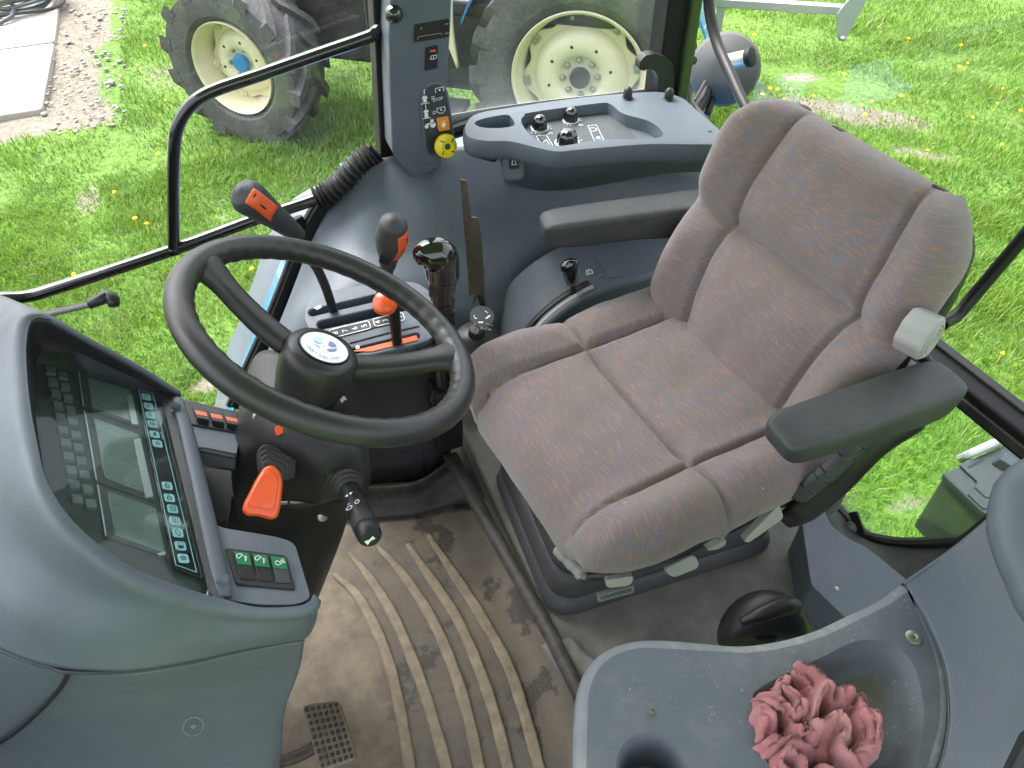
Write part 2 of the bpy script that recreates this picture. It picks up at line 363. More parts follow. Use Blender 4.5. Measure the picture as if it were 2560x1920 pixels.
def mat_floor():
    N = NT('dirty_rubber_mat'); a = N.noise(4.5, 6, .65, dist=.4); b = N.noise(30, 5, .7)
    c1 = N.ramp(a, [(.30, (.055, .047, .038)), (.46, (.112, .090, .064)), (.60, (.185, .146, .100)), (.8, (.25, .205, .145))])
    c1 = N.mix(.35, c1, N.ramp(b, [(.3, (.05, .042, .034)), (.7, (.24, .195, .14))]))
    sp = N.n('ShaderNodeSeparateXYZ'); N.l(N.co.outputs['Object'], sp.inputs[0])
    g = N.n('ShaderNodeMapRange'); N.l(sp.outputs['X'], g.inputs[0]); g.inputs[1].default_value = -.02; g.inputs[2].default_value = .06
    wet = N.math('MULTIPLY', N.ramp(N.noise(9, 5, .6, N.mapping(loc=(2.3, .4, 0))), [(.545, 0), (.585, 1)]), g.outputs[0])
    vo = N.n('ShaderNodeTexVoronoi', Scale=115, Randomness=.55, _feature='DISTANCE_TO_EDGE'); N.l(N.co.outputs['Object'], vo.inputs['Vector'])
    hexa = N.ramp(vo.outputs['Distance'], [(.06, 0), (.22, 1)])
    c1 = N.mix(N.math('MULTIPLY', N.ramp(N.noise(2.1, 3), [(.30, .25), (.62, .75)]), g.outputs[0]), c1, (.066, .058, .048))
    c1 = N.mix(N.math('MULTIPLY', wet, .9), c1, (.022, .018, .014)); c1 = N.mix(N.math('MULTIPLY', N.math('MULTIPLY', wet, hexa), .30), c1, (.085, .07, .052))
    r = N.math('SUBTRACT', .8, N.math('MULTIPLY', wet, .12))
    h = N.math('ADD', N.math('MULTIPLY', hexa, N.math('MULTIPLY', g.outputs[0], .5)), b)
    return N.bsdf(c1, r, bump=h, dist=.0012, strength=.6)
M['mat'] = mat_floor()
def mat_ridge():
    N = NT('dusty_mat_ridge'); b = N.noise(28, 5, .7); return N.bsdf(N.ramp(b, [(.3, (.115, .092, .064)), (.55, (.185, .148, .103)), (.75, (.25, .205, .145))]), .8, bump=N.noise(150, 4), dist=.0008)
M['ridge'] = mat_ridge()
def plinth_mat():
    N = NT('dusty_floor_panel'); b = N.noise(14, 6, .65); return N.bsdf(N.ramp(b, [(.3, (.085, .084, .074)), (.55, (.135, .13, .112)), (.78, (.20, .19, .16))]), .7, bump=N.noise(420, 3), dist=.0008)
M['plinth'] = plinth_mat()
def pink_mat():
    N = NT('pink_cotton'); b = N.noise(18, 5, .6); c1 = N.ramp(b, [(.3, (.29, .105, .118)), (.6, (.42, .175, .18)), (.8, (.48, .25, .235))])
    c1 = N.mix(N.ramp(N.noise(9, 4), [(.58, 0), (.75, .5)]), c1, (.30, .16, .10)); return N.bsdf(c1, .95, bump=N.noise(900, 2), dist=.0006, spec=.15, sheen=.3)
M['pink'] = pink_mat()
def tyre_mat():
    N = NT('dusty_tyre'); a = N.noise(5, 6, .7); b = N.noise(40, 4)
    c1 = N.ramp(a, [(.3, (.050, .052, .055)), (.55, (.085, .086, .086)), (.72, (.15, .135, .11))]); c1 = N.mix(.3, c1, N.ramp(b, [(.35, (.04, .04, .042)), (.7, (.13, .125, .115))]))
    return N.bsdf(c1, .75, bump=b, dist=.004)
M['tyre'] = tyre_mat()
def soil_mat():
    N = NT('lawn_soil'); at = N.n('ShaderNodeAttribute', _attribute_name='soil'); a = N.noise(3, 6, .65); b = N.noise(26, 5, .7)
    g = N.ramp(b, [(.3, (.05, .10, .010)), (.55, (.09, .18, .016)), (.75, (.15, .23, .028))])
    d = N.ramp(b, [(.3, (.10, .085, .06)), (.55, (.19, .165, .125)), (.75, (.28, .25, .20))])
    f = N.ramp(N.math('ADD', at.outputs['Fac'], N.math('MULTIPLY', N.math('SUBTRACT', a, .5), .9)), [(.40, 0), (.62, 1)])
    return N.bsdf(N.mix(f, g, d), .95, bump=b, dist=.02)
M['soil'] = soil_mat()
def grass_mat():
    N = NT('grass_blade'); at = N.n('ShaderNodeAttribute', _attribute_name='tint')
    d = N.n('ShaderNodeBsdfDiffuse'); t = N.n('ShaderNodeBsdfTranslucent'); g = N.n('ShaderNodeBsdfGlossy', Roughness=.45); g.inputs['Color'].default_value = (.5, .55, .5, 1)
    N.l(at.outputs['Color'], d.inputs['Color']); N.l(at.outputs['Color'], t.inputs['Color'])
    m = N.n('ShaderNodeMixShader', Fac=.42); N.l(d.outputs[0], m.inputs[1]); N.l(t.outputs[0], m.inputs[2])
    m2 = N.n('ShaderNodeMixShader', Fac=.05); N.l(m.outputs[0], m2.inputs[1]); N.l(g.outputs[0], m2.inputs[2]); N.l(m2.outputs[0], N.out.inputs[0]); return N.m
M['grass'] = grass_mat()
def concrete_mat():
    N = NT('pale_concrete'); a = N.noise(1.6, 6, .65); b = N.noise(45, 5, .7)
    c1 = N.ramp(a, [(.3, (.33, .305, .25)), (.6, (.44, .41, .345)), (.8, (.5, .47, .41))]); return N.bsdf(N.mix(.25, c1, N.ramp(b, [(.3, (.18, .17, .15)), (.7, (.42, .40, .37))])), .9, bump=b, dist=.004)
M['concrete'] = concrete_mat()
def gravel_mat():
    N = NT('gravel_earth'); b = N.noise(30, 6, .75); return N.bsdf(N.ramp(b, [(.3, (.085, .072, .054)), (.5, (.155, .135, .105)), (.72, (.26, .235, .19))]), .95, bump=b, dist=.02)
M['gravel'] = gravel_mat()
M['pebble'] = plain('pebble', (.24, .22, .195), .9)
M['dandelion'] = plain('dandelion_yellow', (.80, .56, .02), .8)
M['hose'] = plain('hose_rubber', (.05, .065, .065), .5)

# ------------------------------------------------------------ the yard outside
G = -1.5
def bare(x, y):
    """how bare the lawn is at (x, y): worn soil patches"""
    s = np.zeros_like(x)
    for cx, cy, rx, ry, a, k in BARE:
        c_, t = math.cos(a), math.sin(a); X = (x-cx)*c_+(y-cy)*t; Y = -(x-cx)*t+(y-cy)*c_
        s = np.maximum(s, k*np.exp(-((X/rx)**2+(Y/ry)**2)**1.3))
    lim = np.interp(y, [CEY[1], CEY[3]], [CEY[0], CEY[2]]); d = x-lim; w = .50+.12*np.sin(y*3.1)+.07*np.sin(y*7.7+1)
    g = np.clip(1.15-np.maximum(0, d-w*.55)/.22, 0, 1)*np.clip((y-CEY[1]+.55)/.35, 0, 1)
    return np.maximum(s, g*.95)
CEY = (*(-1.2978,6.76,-1.5)[:2], *(-1.1769,9.3423,-1.5)[:2])
BARE = [(*(4.5738,4.5889,-1.5)[:2], .80, .22, -.75, .74), (*(4.6618,3.8585,-1.5)[:2], .4, .12, -.8, .6), (*(4.5928,5.1579,-1.5)[:2], .3, .12, -.6, .6), (*(6.0036,5.0583,-1.5)[:2], .45, .08, -.1, .55),
        (*(-0.4097,3.2618,-1.5)[:2], .13, .10, 0, .95), (*(-0.1728,4.8138,-1.5)[:2], .10, .07, 0, .7), (*(-0.5271,6.1468,-1.5)[:2], .25, .12, .3, .5), (*(2.4166,1.3617,-1.5)[:2], .18, .1, 0, .6), (-1.0, 5.35, .14, .35, -.05, .6), (.35, 4.5, .12, .08, 0, .6), (3.2, 6.3, .6, .25, .2, .5), (-.4, 7.2, .4, .5, 0, .5)]
gx = np.concatenate([np.linspace(-60, -5, 12), np.linspace(-4, 9, 150), np.linspace(10, 60, 12)]); gy = np.concatenate([np.linspace(-40, -2, 10), np.linspace(-1, 12, 150), np.linspace(13, 90, 14)])
X, Y = np.meshgrid(gx, gy); Z = G+.018*np.sin(X*2.1+1)*np.cos(Y*1.7)+.012*np.sin(X*5.3+Y*4.1)
nx, ny = len(gx), len(gy)
me = bpy.data.meshes.new('lawn'); me.from_pydata(np.stack([X, Y, Z], -1).reshape(-1, 3).tolist(), [], [(j*nx+i, j*nx+i+1, (j+1)*nx+i+1, (j+1)*nx+i) for j in range(ny-1) for i in range(nx-1)])
at = me.attributes.new('soil', 'FLOAT', 'POINT'); at.data.foreach_set('value', bare(X, Y).reshape(-1))
lawn = finish(me, 'lawn', M['soil']); tag(lawn, 'green lawn with worn bare patches around the tractors', 'lawn', kind='structure')

# concrete slabs and the gravel strip beside them
CE = [(-1.1769,9.3423,-1.5), (-1.2287,7.9381,-1.5), (-1.2978,6.76,-1.5)]
def on_concrete(x, y, grow=0):
    return (x < np.interp(y, [CE[2][1], CE[0][1]], [CE[2][0], CE[0][0]])+grow) & (y > CE[2][1]-.05-grow)
ymid = (-1.4669,8.1139,-1.5)[1]; sl = thing('concrete_paving', 'pale concrete slabs in the far corner of the yard', 'paving', (CE[1][0]-.8, ymid, G)); sl['kind'] = 'structure'
xe = lambda y: float(np.interp(y, [CE[2][1], CE[0][1]], [CE[2][0], CE[0][0]]))
def slab(y0, y1, x0):
    b = MB(); F0 = Frame((0, 0, 0), (1, 0, 0), (0, 1, 0), (0, 0, 1)); b.prism(F0, roundpoly([(x0, y0), (xe(y0), y0+.02), (xe(y1), y1), (x0, y1)], .03), G-.05, G+.05); b.build('slab', M['concrete'], sl, bevel=.012)
slab(CE[2][1], ymid-.012, -4.5); slab(ymid+.012, CE[0][1]+1.2, -4.5); slab(CE[0][1]+1.225, CE[0][1]+6, -5.5)
ico = bmesh.new(); bmesh.ops.create_icosphere(ico, subdivisions=1, radius=1); iv = np.array([v.co[:] for v in ico.verts]); jf = [[v.index for v in f.verts] for f in ico.faces]; ico.free()
vs, fs = [], []
for k in range(900):
    y = random.uniform(CE[2][1]-.4, CE[0][1]+2.5); x = xe(y)+random.uniform(.0, .6); r = .006+.022*random.random()**3
    q = iv*np.array([r, r*random.uniform(.6, 1.2), r*.6]); a = random.random()*6.3; q = q@np.array([[math.cos(a), -math.sin(a), 0], [math.sin(a), math.cos(a), 0], [0, 0, 1]])
    n0 = len(vs); vs += (q+[x, y, G+.018]).tolist(); fs += [[i+n0 for i in f] for f in jf]
b = MB(); b.add(vs, fs); o = b.build('pebbles', M['pebble']); tag(o, 'loose pebbles lying on the stony strip', 'pebbles', kind='stuff')

# grass blades
def blades(n, x0, x1, y0, y1, h0, h1, w, clump):
    x = RNG.uniform(x0, x1, n); y = RNG.uniform(y0, y1, n)
    cl = np.sin(x*7.3+np.sin(y*5.1)*2)*np.sin(y*6.7+np.sin(x*4.3)*2); cl2 = np.sin(x*2.1+1.3*np.sin(y*1.7))*np.sin(y*2.3+x*.6)
    keep = (RNG.random(n) > bare(x, y)*1.15-.05) & ~on_concrete(x, y, .0) & ~((x < np.interp(y, [CE[2][1], CE[0][1]], [CE[2][0], CE[0][0]])+.55) & (y > CE[2][1]-.3) & (RNG.random(n) > .06))
    x, y, cl, cl2 = x[keep], y[keep], cl[keep], cl2[keep]; n = len(x)
    h = RNG.uniform(h0, h1, n)*(1+clump*cl)*(1+.35*cl2)*(1-.5*bare(x, y)); a = RNG.uniform(0, 2*np.pi, n); lean = RNG.uniform(.25, 1.1, n)*h
    dx, dy = np.cos(a), np.sin(a); px, py = -dy*w*RNG.uniform(.6, 1.4, n), dx*w*RNG.uniform(.6, 1.4, n)
    z = np.full(n, G-.005); B = np.stack([x, y, z], -1); S_ = np.stack([px, py, 0*x], -1)/2; Lm = np.stack([dx*lean*.3, dy*lean*.3, h*.62], -1); Lt = np.stack([dx*lean, dy*lean, h*.95], -1)
    V_ = np.stack([B-S_, B+S_, B+Lm+S_*.75, B+Lm-S_*.75, B+Lt], 1).reshape(-1, 3)
    base = np.array([.122, .275, .012]); yl = np.array([.25, .33, .03]); dk = np.array([.055, .17, .012]); st = np.array([.34, .32, .15])
    t = np.clip(.42+.3*cl2+RNG.normal(0, .22, n), 0, 1)[:, None]; col = dk*(1-t)+base*t; y2 = np.clip(RNG.normal(.18, .28, n)+.15*cl, 0, 1)[:, None]; col = col*(1-y2)+yl*y2
    dead = RNG.random(n) < .03; col[dead] = st
    colv = np.repeat(col, 5, 0).reshape(n, 5, 3); colv = colv.reshape(-1, 3)
    return V_, colv, n
parts_ = [blades(140000, -2.2, 4.2, 2.6, 5.6, .022, .062, .0062, .35), blades(95000, -2.5, 8.0, 5.2, 9.6, .025, .065, .009, .35), blades(75000, 1.3, 5.5, -.6, 3.2, .03, .085, .005, .4), blades(55000, 3.2, 8.0, 2.2, 5.6, .022, .06, .007, .35), blades(45000, -1.8, .6, 1.9, 3.4, .03, .08, .0052, .35), blades(45000, 5.3, 10, -1.0, 3.0, .022, .06, .009, .35), blades(30000, 7.5, 12, 2.5, 9.0, .022, .06, .011, .35)]
Va = np.concatenate([p[0] for p in parts_]); Ca = np.concatenate([p[1] for p in parts_]); nb = sum(p[2] for p in parts_)
me = bpy.data.meshes.new('grass'); me.vertices.add(nb*5); me.vertices.foreach_set('co', Va.astype(np.float32).ravel())
me.loops.add(nb*7); me.polygons.add(nb*2)
base_ = np.arange(nb)[:, None]*5; me.loops.foreach_set('vertex_index', (base_+np.array([0, 1, 2, 3, 3, 2, 4])).astype(np.int32).ravel())
ls = np.empty(nb*2, np.int32); ls[0::2] = np.arange(nb)*7; ls[1::2] = np.arange(nb)*7+4; me.polygons.foreach_set('loop_start', ls)
me.update(calc_edges=True); me.validate()
ca = me.attributes.new('tint', 'FLOAT_COLOR', 'POINT'); ca.data.foreach_set('color', np.concatenate([Ca, np.ones((len(Ca), 1))], 1).astype(np.float32).ravel())
me.materials.append(M['grass']); o = bpy.data.objects.new('grass', me); C.objects.link(o); tag(o, 'short rough grass covering the lawn', 'grass', kind='stuff')

# dandelions
dm = MB()
for k in range(9):
    a = k*2.4; F = frame_from((0, 0, .05), (math.cos(a)*.5, math.sin(a)*.5, 1)); dm.flat(F, circ(.016, 7, .006*math.cos(a), .006*math.sin(a)), .001*k)
dm.tube([(0, 0, -.06), (.004, 0, 0), (0, 0, .05)], .0025, 5)
dme = dm.mesh('dandelion'); dme.materials.append(M['dandelion'])
DP = [(-1.2122,4.0695,-1.45), (-1.3251,3.9764,-1.45), (-0.6838,4.8718,-1.45), (-0.6242,4.7824,-1.45), (-0.5018,5.6733,-1.45), (-0.3864,6.5253,-1.45), (-0.5579,7.2719,-1.45), (-0.4736,7.676,-1.45), (4.6289,5.9889,-1.45), (4.8507,5.0141,-1.45), (5.0218,4.5347,-1.45), (4.0095,4.9492,-1.45), (4.125,5.0189,-1.45), (4.1798,4.9713,-1.45), (4.2764,4.9342,-1.45), (4.0565,5.1529,-1.45), (4.2768,4.8293,-1.45), (4.6297,4.5159,-1.45), (4.5524,4.3742,-1.45), (4.7375,4.5247,-1.45), (5.8394,4.7967,-1.45), (5.9472,4.8335,-1.45), (6.1683,5.1264,-1.45), (5.6183,4.1614,-1.45), (5.1662,3.6529,-1.45), (5.8527,4.3292,-1.45), (5.6963,4.0078,-1.45), (4.6046,3.762,-1.45), (3.4769,1.9292,-1.45), (4.3645,4.7698,-1.45), (4.1108,4.8075,-1.45), (4.0329,4.7868,-1.45), (5.2818,4.0464,-1.45), (5.8371,5.4148,-1.45), (0.0838,4.8671,-1.45), (-0.7976,5.2661,-1.45), (-0.0705,4.0912,-1.45), (-1.0517,4.3963,-1.45)]
for k, p in enumerate(DP):
    o = bpy.data.objects.new('dandelion', dme); C.objects.link(o); o.location = (p[0], p[1], G+.04); s = random.uniform(.45, .8); o.scale = (s, s, .8); o.rotation_euler = (random.uniform(-.2, .3), random.uniform(-.2, .2), random.random()*6)
    zone = 'in the lawn before the parked tractor' if p[0] < 1 and p[1] > 3.4 else ('seen below the right-hand door rail' if p[0] < 1 else ('around the bare patch behind the mudguard lamp' if p[1] > 4.6-.35*p[0]+1.2 and p[0] < 4.3 else 'in the lawn behind the seat backrest'))
    tag(o, 'small yellow dandelion '+zone, 'dandelion', 'dandelions '+zone)

# hose coil on the slab
cp = (-1.5868,9.1595,-1.44); hc = thing('hose_coil', 'heap of coiled dark hose lying on the concrete slab', 'hose', (cp[0], cp[1], G+.05))
for k in range(9):
    r = .26+.08*random.random(); ox, oy = random.uniform(-.1, .1), random.uniform(-.08, .08); h = .02+.022*k
    b = MB(); b.tube([(cp[0]+ox+r*math.cos(a)*1.2, cp[1]+oy+r*math.sin(a)*.9, G+.05+h+.012*math.sin(3*a+k)) for a in np.linspace(0, 2*math.pi, 25)[:-1]], .016, 8, closed=True); b.build('loop', M['hose' if k % 3 else 'rust'], hc)
b = MB(); b.tube([(cp[0]-.3, cp[1]+.2, G+.27), (cp[0]-.05, cp[1]-.1, G+.28), (cp[0]+.02, cp[1]-.35, G+.12), (cp[0]-.12, cp[1]-.47, G+.07)], .02, 8, n=20); b.build('loose_end', M['hose'], hc)

# the other tractor
ot = thing('parked_tractor', 'tractor with cream wheels parked on the lawn beyond the right-hand windows', 'tractor', (1.2, 5.3, G))
TA = Frame((2.13, 4.395, G), Vector((math.cos(RAD(145)), math.sin(RAD(145)), 0)), Vector((math.cos(RAD(55)), math.sin(RAD(55)), 0))*1, (0, 0, 1))  # u forward, v away from the camera
TA.v = Vector((-TA.u.y, TA.u.x, 0)); TA.v = TA.v if TA.v.y > 0 else -TA.v
def tractor_wheel(name, label, c_, phi, rr, tr, wd, front):
    u = Vector((math.cos(RAD(phi)), math.sin(RAD(phi)), 0)); n = Vector((u.y, -u.x, 0)); n = n if n.y < 0 else -n
    F = frame_from(c_, n, u)
    w = bpy.data.objects.new(name, None); C.objects.link(w); w.parent = ot; w.location = Vector(c_)-ot.location; w['label'] = label
    def pw(b, nm, mat, **k):
        o = b.build(nm, mat, None, **k); o.parent = w; o.location = -Vector(c_); return o
    hw = wd/2; hc_ = -hw+.02
    b = MB(); prof = [(rr*.97, hc_+hw*.72), (rr*1.03, hc_+hw*.80), (rr*1.12, hc_+hw*.96), (rr+(tr-rr)*.55, hc_+hw*1.02), (rr+(tr-rr)*.80, hc_+hw*.96), (tr*.925, hc_+hw*.82), (tr*.935, hc_+hw*.4), (tr*.94, hc_)]
    prof = prof+[(r, 2*hc_-h) for r, h in prof[-2::-1]]
    b.lathe(F, prof, 64, cap=False); nl = 17 if not front else 14
    for k in range(nl):
        for sgn in (-1, 1):
            a0 = 360/nl*(k+(.5 if sgn > 0 else 0)); R_ = []
            for t in (0, .25, .5, .75, 1.0):
                ah = a0+ (1-t)*26; hh = hc_+sgn*hw*(.02+1.0*t); top = tr*(1.01 if t < .9 else .995); bot = tr*.91 if t < .9 else tr*.84; aw = 2.6+2.2*t
                R_.append([F.p(r*math.cos(RAD(ah+d)), r*math.sin(RAD(ah+d)), hh) for r, d in ((bot, -aw*1.25), (top, -aw), (top, aw), (bot, aw*1.25))])
            b.rings(R_)
    pw(b, 'tyre', M['tyre'], ang=30)
    b = MB(); d = -.10 if not front else -.15
    b.lathe(F, [(rr*.985, -.03), (rr*1.0, -.005), (rr*.985, .004), (rr*.955, -.004), (rr*.935, -.02), (rr*.925, -.06), (rr*.90, -.075), (rr*.86, d-.03), (rr*.85, d-.10), (rr*.80, d-.16), (rr*.80, d-.17), (rr*.98, d-.16)], 64, cap=False)
    rim = pw(b, 'rim', M['cream'], ang=50)
    ng = 8 if not front else 6
    out = []
    for k in range(160):
        t = k/160*ng % 1; g_ = max(0, math.sin(math.pi*(t-.18)/.64)) if .18 < t < .82 else 0; r = rr*(.862-.085*g_**1.5); a = 2*math.pi*k/160+.2; out.append((r*math.cos(a), r*math.sin(a)))
    b = MB(); b.prism(F, out, d-.035, d-.022); pw(b, 'disc', M['cream'], bevel=.003)
    b = MB(); s = 1 if not front else .8
    b.lathe(F, [(rr*.70, d-.02), (rr*.60, d+.035*s), (rr*.48, d+.05*s), (rr*.34, d+.045*s), (rr*.30, d+.02*s), (.001, d+.02*s)], 48, cap=False); pw(b, 'dish', M['cream'], ang=60)
    b = MB(); hr = rr*(.15 if not front else .20)
    b.lathe(F, [(hr, d-.02), (hr, d+.05*s), (hr*.9, d+.065*s), (hr*.3, d+.07*s), (.001, d+.07*s)], 28, cap=False); pw(b, 'hub', M['black' if not front else 'blue_hub'])
    nb_ = 8 if not front else 6
    for k in range(nb_):
        a = 2*math.pi*k/nb_+.1; b = MB(); Fk = F.at(rr*(.255 if not front else .30)*math.cos(a), rr*(.255 if not front else .30)*math.sin(a), d+.018*s); b.lathe(Fk, [(rr*.048, 0), (rr*.046, .014), (rr*.025, .026), (.001, .027)], 10, cap=False); pw(b, 'wheel_nut', M['zinc'])
        a += .2; b = MB(); Fk = F.at(rr*.47*math.cos(a), rr*.47*math.sin(a), d+.049*s); b.lathe(Fk, [(.011, -.004), (.011, .001), (.001, .0012)], 8, cap=False); pw(b, 'hole', M['black'])
    for k in range(ng):
        a = 2*math.pi*(k)/ng+.2; b = MB(); Fk = F.at(rr*.83*math.cos(a), rr*.83*math.sin(a), d-.022).rot(math.degrees(a)); b.prism(Fk, rrect(.045, .06, .01), 0, .016); b.lathe(Fk, [(.014, .016), (.014, .028), (.001, .029)], 6, cap=False); pw(b, 'rim_lug', M['cream' if front else 'zinc'], bevel=.003)
    return w
tractor_wheel('rear_wheel', 'large cream rear wheel with worn tyre and eight nuts', (2.131, 4.395, -.793), -33.3, .43, .705, .42, False)
tractor_wheel('front_wheel', 'cream front wheel with blue hub turned outwards', (.134, 5.832, -1.016+.03), -43.5, .325, .57, .40, True)
def tpart(name, mat, lo, hi, bevel=.03):
    b = MB(); b.box(lo, hi, TA); return b.build(name, mat, ot, bevel=bevel)
tpart('transmission', M['black_dusty'], (-.3, .45, .35), (1.5, .95, .95)); tpart('engine_block', M['black_dusty'], (1.4, .5, .45), (2.75, .95, 1.15))
tpart('bonnet', M['blue_paint'], (1.3, .38, 1.12), (3.1, 1.05, 1.65), .1); tpart('front_axle', M['black_dusty'], (2.25, .34, .42), (2.5, 1.5, .58)); tpart('fuel_tank', M['black'], (.62, .18, .5), (1.38, .5, 1.0), .06)
tpart('step', M['black_dusty'], (.80, .02, .32), (1.15, .3, .37), .01); tpart('cab_floor', M['black'], (-.2, .1, 1.0), (1.35, 1.3, 1.1), .03)
b = MB(); b.patch([[TA.p(.78, .0, 1.35), TA.p(.80, .0, 1.0), TA.p(.78, .02, .72)], [TA.p(.90, .0, 1.35), TA.p(.87, .0, 1.0), TA.p(.79, .02, .72)]], 14, 6); b.build('mudguard_edge', M['cream'], ot, solid=.03)
b = MB(); R_ = []
for k in range(20):
    a = RAD(20+150*k/19); R_.append([TA.p(.80*math.cos(a), v_, .71+.80*math.sin(a)+d_) for v_, d_ in ((.0, 0), (.45, 0), (.45, .03), (.0, .03))])
b.rings(R_); b.build('mudguard', M['blue_paint'], ot)
b = MB(); b.box((-.6, .2, .9), (-.3, 1.2, 1.4), TA); b.build('rear_linkage', M['black_dusty'], ot, bevel=.02)

# galvanised implement frame at the top right
bl, br = (3.6319,5.1573,-0.75), (4.4002,4.6878,-0.75)
im = thing('field_implement', 'galvanised steel beam with a hanging end plate at the top of the lawn', 'implement', (br[0], br[1], G))
d = (Vector(br)-Vector(bl)).normalized(); Fi = frame_from(br, (0, 0, 1), d)
b = MB(); b.box((-2.6, -.035, -.03), (.02, .035, .03), Fi); b.build('beam', M['galv'], im, bevel=.006)
b = MB(); b.prism(Frame(Fi.p(0, -.04, 0), Fi.u, Fi.n, Fi.v), [(-.02, .12), (.09, .12), (.02, -.20), (-.03, -.20), (-.09, -.02)], -.012, .012); b.build('end_plate', M['galv'], im, bevel=.004)
b = MB(); b.lathe(Frame(Fi.p(-.005, -.055, -.17), Fi.u, Fi.n, Fi.v*-1), [(.022, -.03), (.022, .03), (.012, .05), (.001, .05)], 12, cap=False); b.build('pin', M['steel'], im)
for uu in (-.9, -2.2):
    b = MB(); b.box((uu-.03, -.03, G-br[2]), (uu+.03, .03, -.03), Fi); b.build('leg', M['galv'], im, bevel=.005)
    b = MB(); b.box((uu-.03, .04, -.02), (uu+.03, 1.4, .04), Fi); b.build('cross_beam', M['galv'], im, bevel=.005)

# ------------------------------------------------------------ cab shell
W0 = Frame((0, 0, 0), (1, 0, 0), (0, 1, 0), (0, 0, 1))
cab = thing('tractor_cab', 'black framed tractor cab shell enclosing the seat and controls', 'tractor cab', (.4, .8, -.3))
def bar(name, mat, a, b_, w, d, ref=(0, 1, 0), parent=None, bevel=.006, ext=0):
    a, b_ = Vector(a), Vector(b_); n = (b_-a).normalized(); F = frame_from(a, n, ref); L = (b_-a).length
    m = MB(); m.box((-w/2, -d/2, -ext), (w/2, d/2, L+ext), F); return m.build(name, mat, parent or cab, bevel=bevel)
# right-hand front (B) pillar: rubber edge and post
pb, pt = (0.2889,1.5,0.5517), (0.3239,1.5,0.9018)
bar('door_pillar', M['frame_paint'], (pb[0], 1.505, pb[2]-.10), (pt[0]+(pt[0]-pb[0])*1.6, 1.505, 1.72), .034, .05, (1, 0, 0))
# rear right (C) pillar
ca_, cb = (0.9093,1.47,0.8333), (0.9366,1.47,0.591)
bar('rear_pillar', M['frame_paint'], (cb[0], 1.485, cb[2]-.12), (ca_[0]+.02, 1.485, 1.72), .075, .06, (1, 0, 0))
a, b_ = (0.9451,1.44,0.8384), (0.9586,1.44,0.6101)
bar('pillar_edge', M['olive'], (b_[0], 1.452, b_[2]-.05), (a[0]+.01, 1.452, 1.70), .026, .02, (1, 0, 0))
# window rail under the right-hand rear pane
b = MB(); r0 = [(0.4187,1.5,0.5877),(0.517,1.5,0.601),(0.6551,1.5,0.6016),(0.7882,1.5,0.5955),(0.9037,1.5,0.5909),(0.9524,1.5,0.5805)]; b.tube(r0, .016, 10, n=24); b.build('window_rail', M['frame_paint'], cab)
b = MB(); lo = [(0.4212,1.507,0.5922),(0.5196,1.507,0.6055),(0.6579,1.507,0.6052),(0.7911,1.507,0.6004),(0.9064,1.507,0.5982)]; hi = [(0.4233,1.507,0.6248),(0.5201,1.507,0.6251),(0.6574,1.507,0.62),(0.7902,1.507,0.6112),(0.8937,1.507,0.6057)]; b.patch([lo, hi], 30, 3); b.build('glass_border', M['lever_grey'], cab, solid=.002)
# side window pane
b = MB(); s0 = [(0.4276,1.512,0.5876),(0.9105,1.512,0.5878)]; x0, x1 = s0[0][0]-.09, s0[1][0]+.03; b.box((x0, 1.512, .56), (x1, 1.516, 1.68)); b.build('side_window_pane', M['glass_side'], cab, smooth=False)
# roof with pale lining, front and left posts outside the picture
b = MB(); b.prism(W0, roundpoly([(-.80, -.20), (1.36, -.20), (1.36, 1.70), (-.80, 1.70)], .15), 1.70, 1.86); b.build('roof', M['grey_light'], cab, bevel=.04)  # unseen roof; door-side overhang lengthened to keep skylight off tray and dash
b = MB(); b.prism(W0, roundpoly([(-.75, -.15), (1.30, -.15), (1.30, 1.64), (-.75, 1.64)], .12), 1.675, 1.698); b.build('roof_lining', M['headliner'], cab, bevel=.008)
for p, q in (((-.72, 1.45, .2), (-.62, 1.45, 1.70)), ((-.72, .12, .2), (-.62, .12, 1.70)), ((1.12, .20, .2), (1.16, .20, 1.70))): bar('post', M['frame_paint'], p, q, .05, .06)
bar('front_rail', M['frame_paint'], (-.70, .12, .62), (-.70, 1.45, .62), .05, .05)
b = MB(); b.box((-.715, .15, .66), (-.710, 1.42, 1.66)); b.build('windscreen', M['glass'], cab, smooth=False)
b = MB(); b.box((-.78, .12, -.35), (-.70, 1.46, .60)); b.build('front_bulkhead', M['grey_dark'], cab, bevel=.01)
# rear: middle sill, lower pane, seal
def XS(px, py, x): return None
s1, s2 = (1.12,0.8282,0.3636), (1.12,0.4708,0.392)
d = (Vector(s2)-Vector(s1)); e1 = Vector(s1)-d*1.6; e2 = Vector(s2)+d*.5
bar('rear_sill', M['frame_paint'], e1, e2, .045, .05, (1, 0, 0), bevel=.008)
t1, t2 = (1.145,0.7996,0.3911), (1.145,0.5068,0.4127); dt = Vector(t2)-Vector(t1)
bar('sill_seal', M['rubber'], Vector(t1)-dt*1.6, Vector(t2)+dt*.6, .02, .014, (1, 0, 0), bevel=.003)
t1, t2 = (1.1,0.7781,0.364), (1.1,0.4512,0.3911); dt = Vector(t2)-Vector(t1)
bar('sill_edge', M['black_dusty'], Vector(t1)-dt*1.2, Vector(t2)+dt*.5, .016, .02, (1, 0, 0), bevel=.003)
b = MB(); b.box((1.158, .22, .30), (1.162, 1.46, 1.66)); b.build('rear_window_pane', M['glass_rear'], cab, smooth=False)
lp = [(1.1,0.8648,-0.0659),(1.1,0.7861,-0.1036),(1.1,0.6786,-0.0947),(1.1,0.6347,-0.0631),(1.1,0.5751,0.0061),(1.1,0.5127,0.0996),(1.1,0.486,0.1563),(1.1,0.4534,0.3789)]
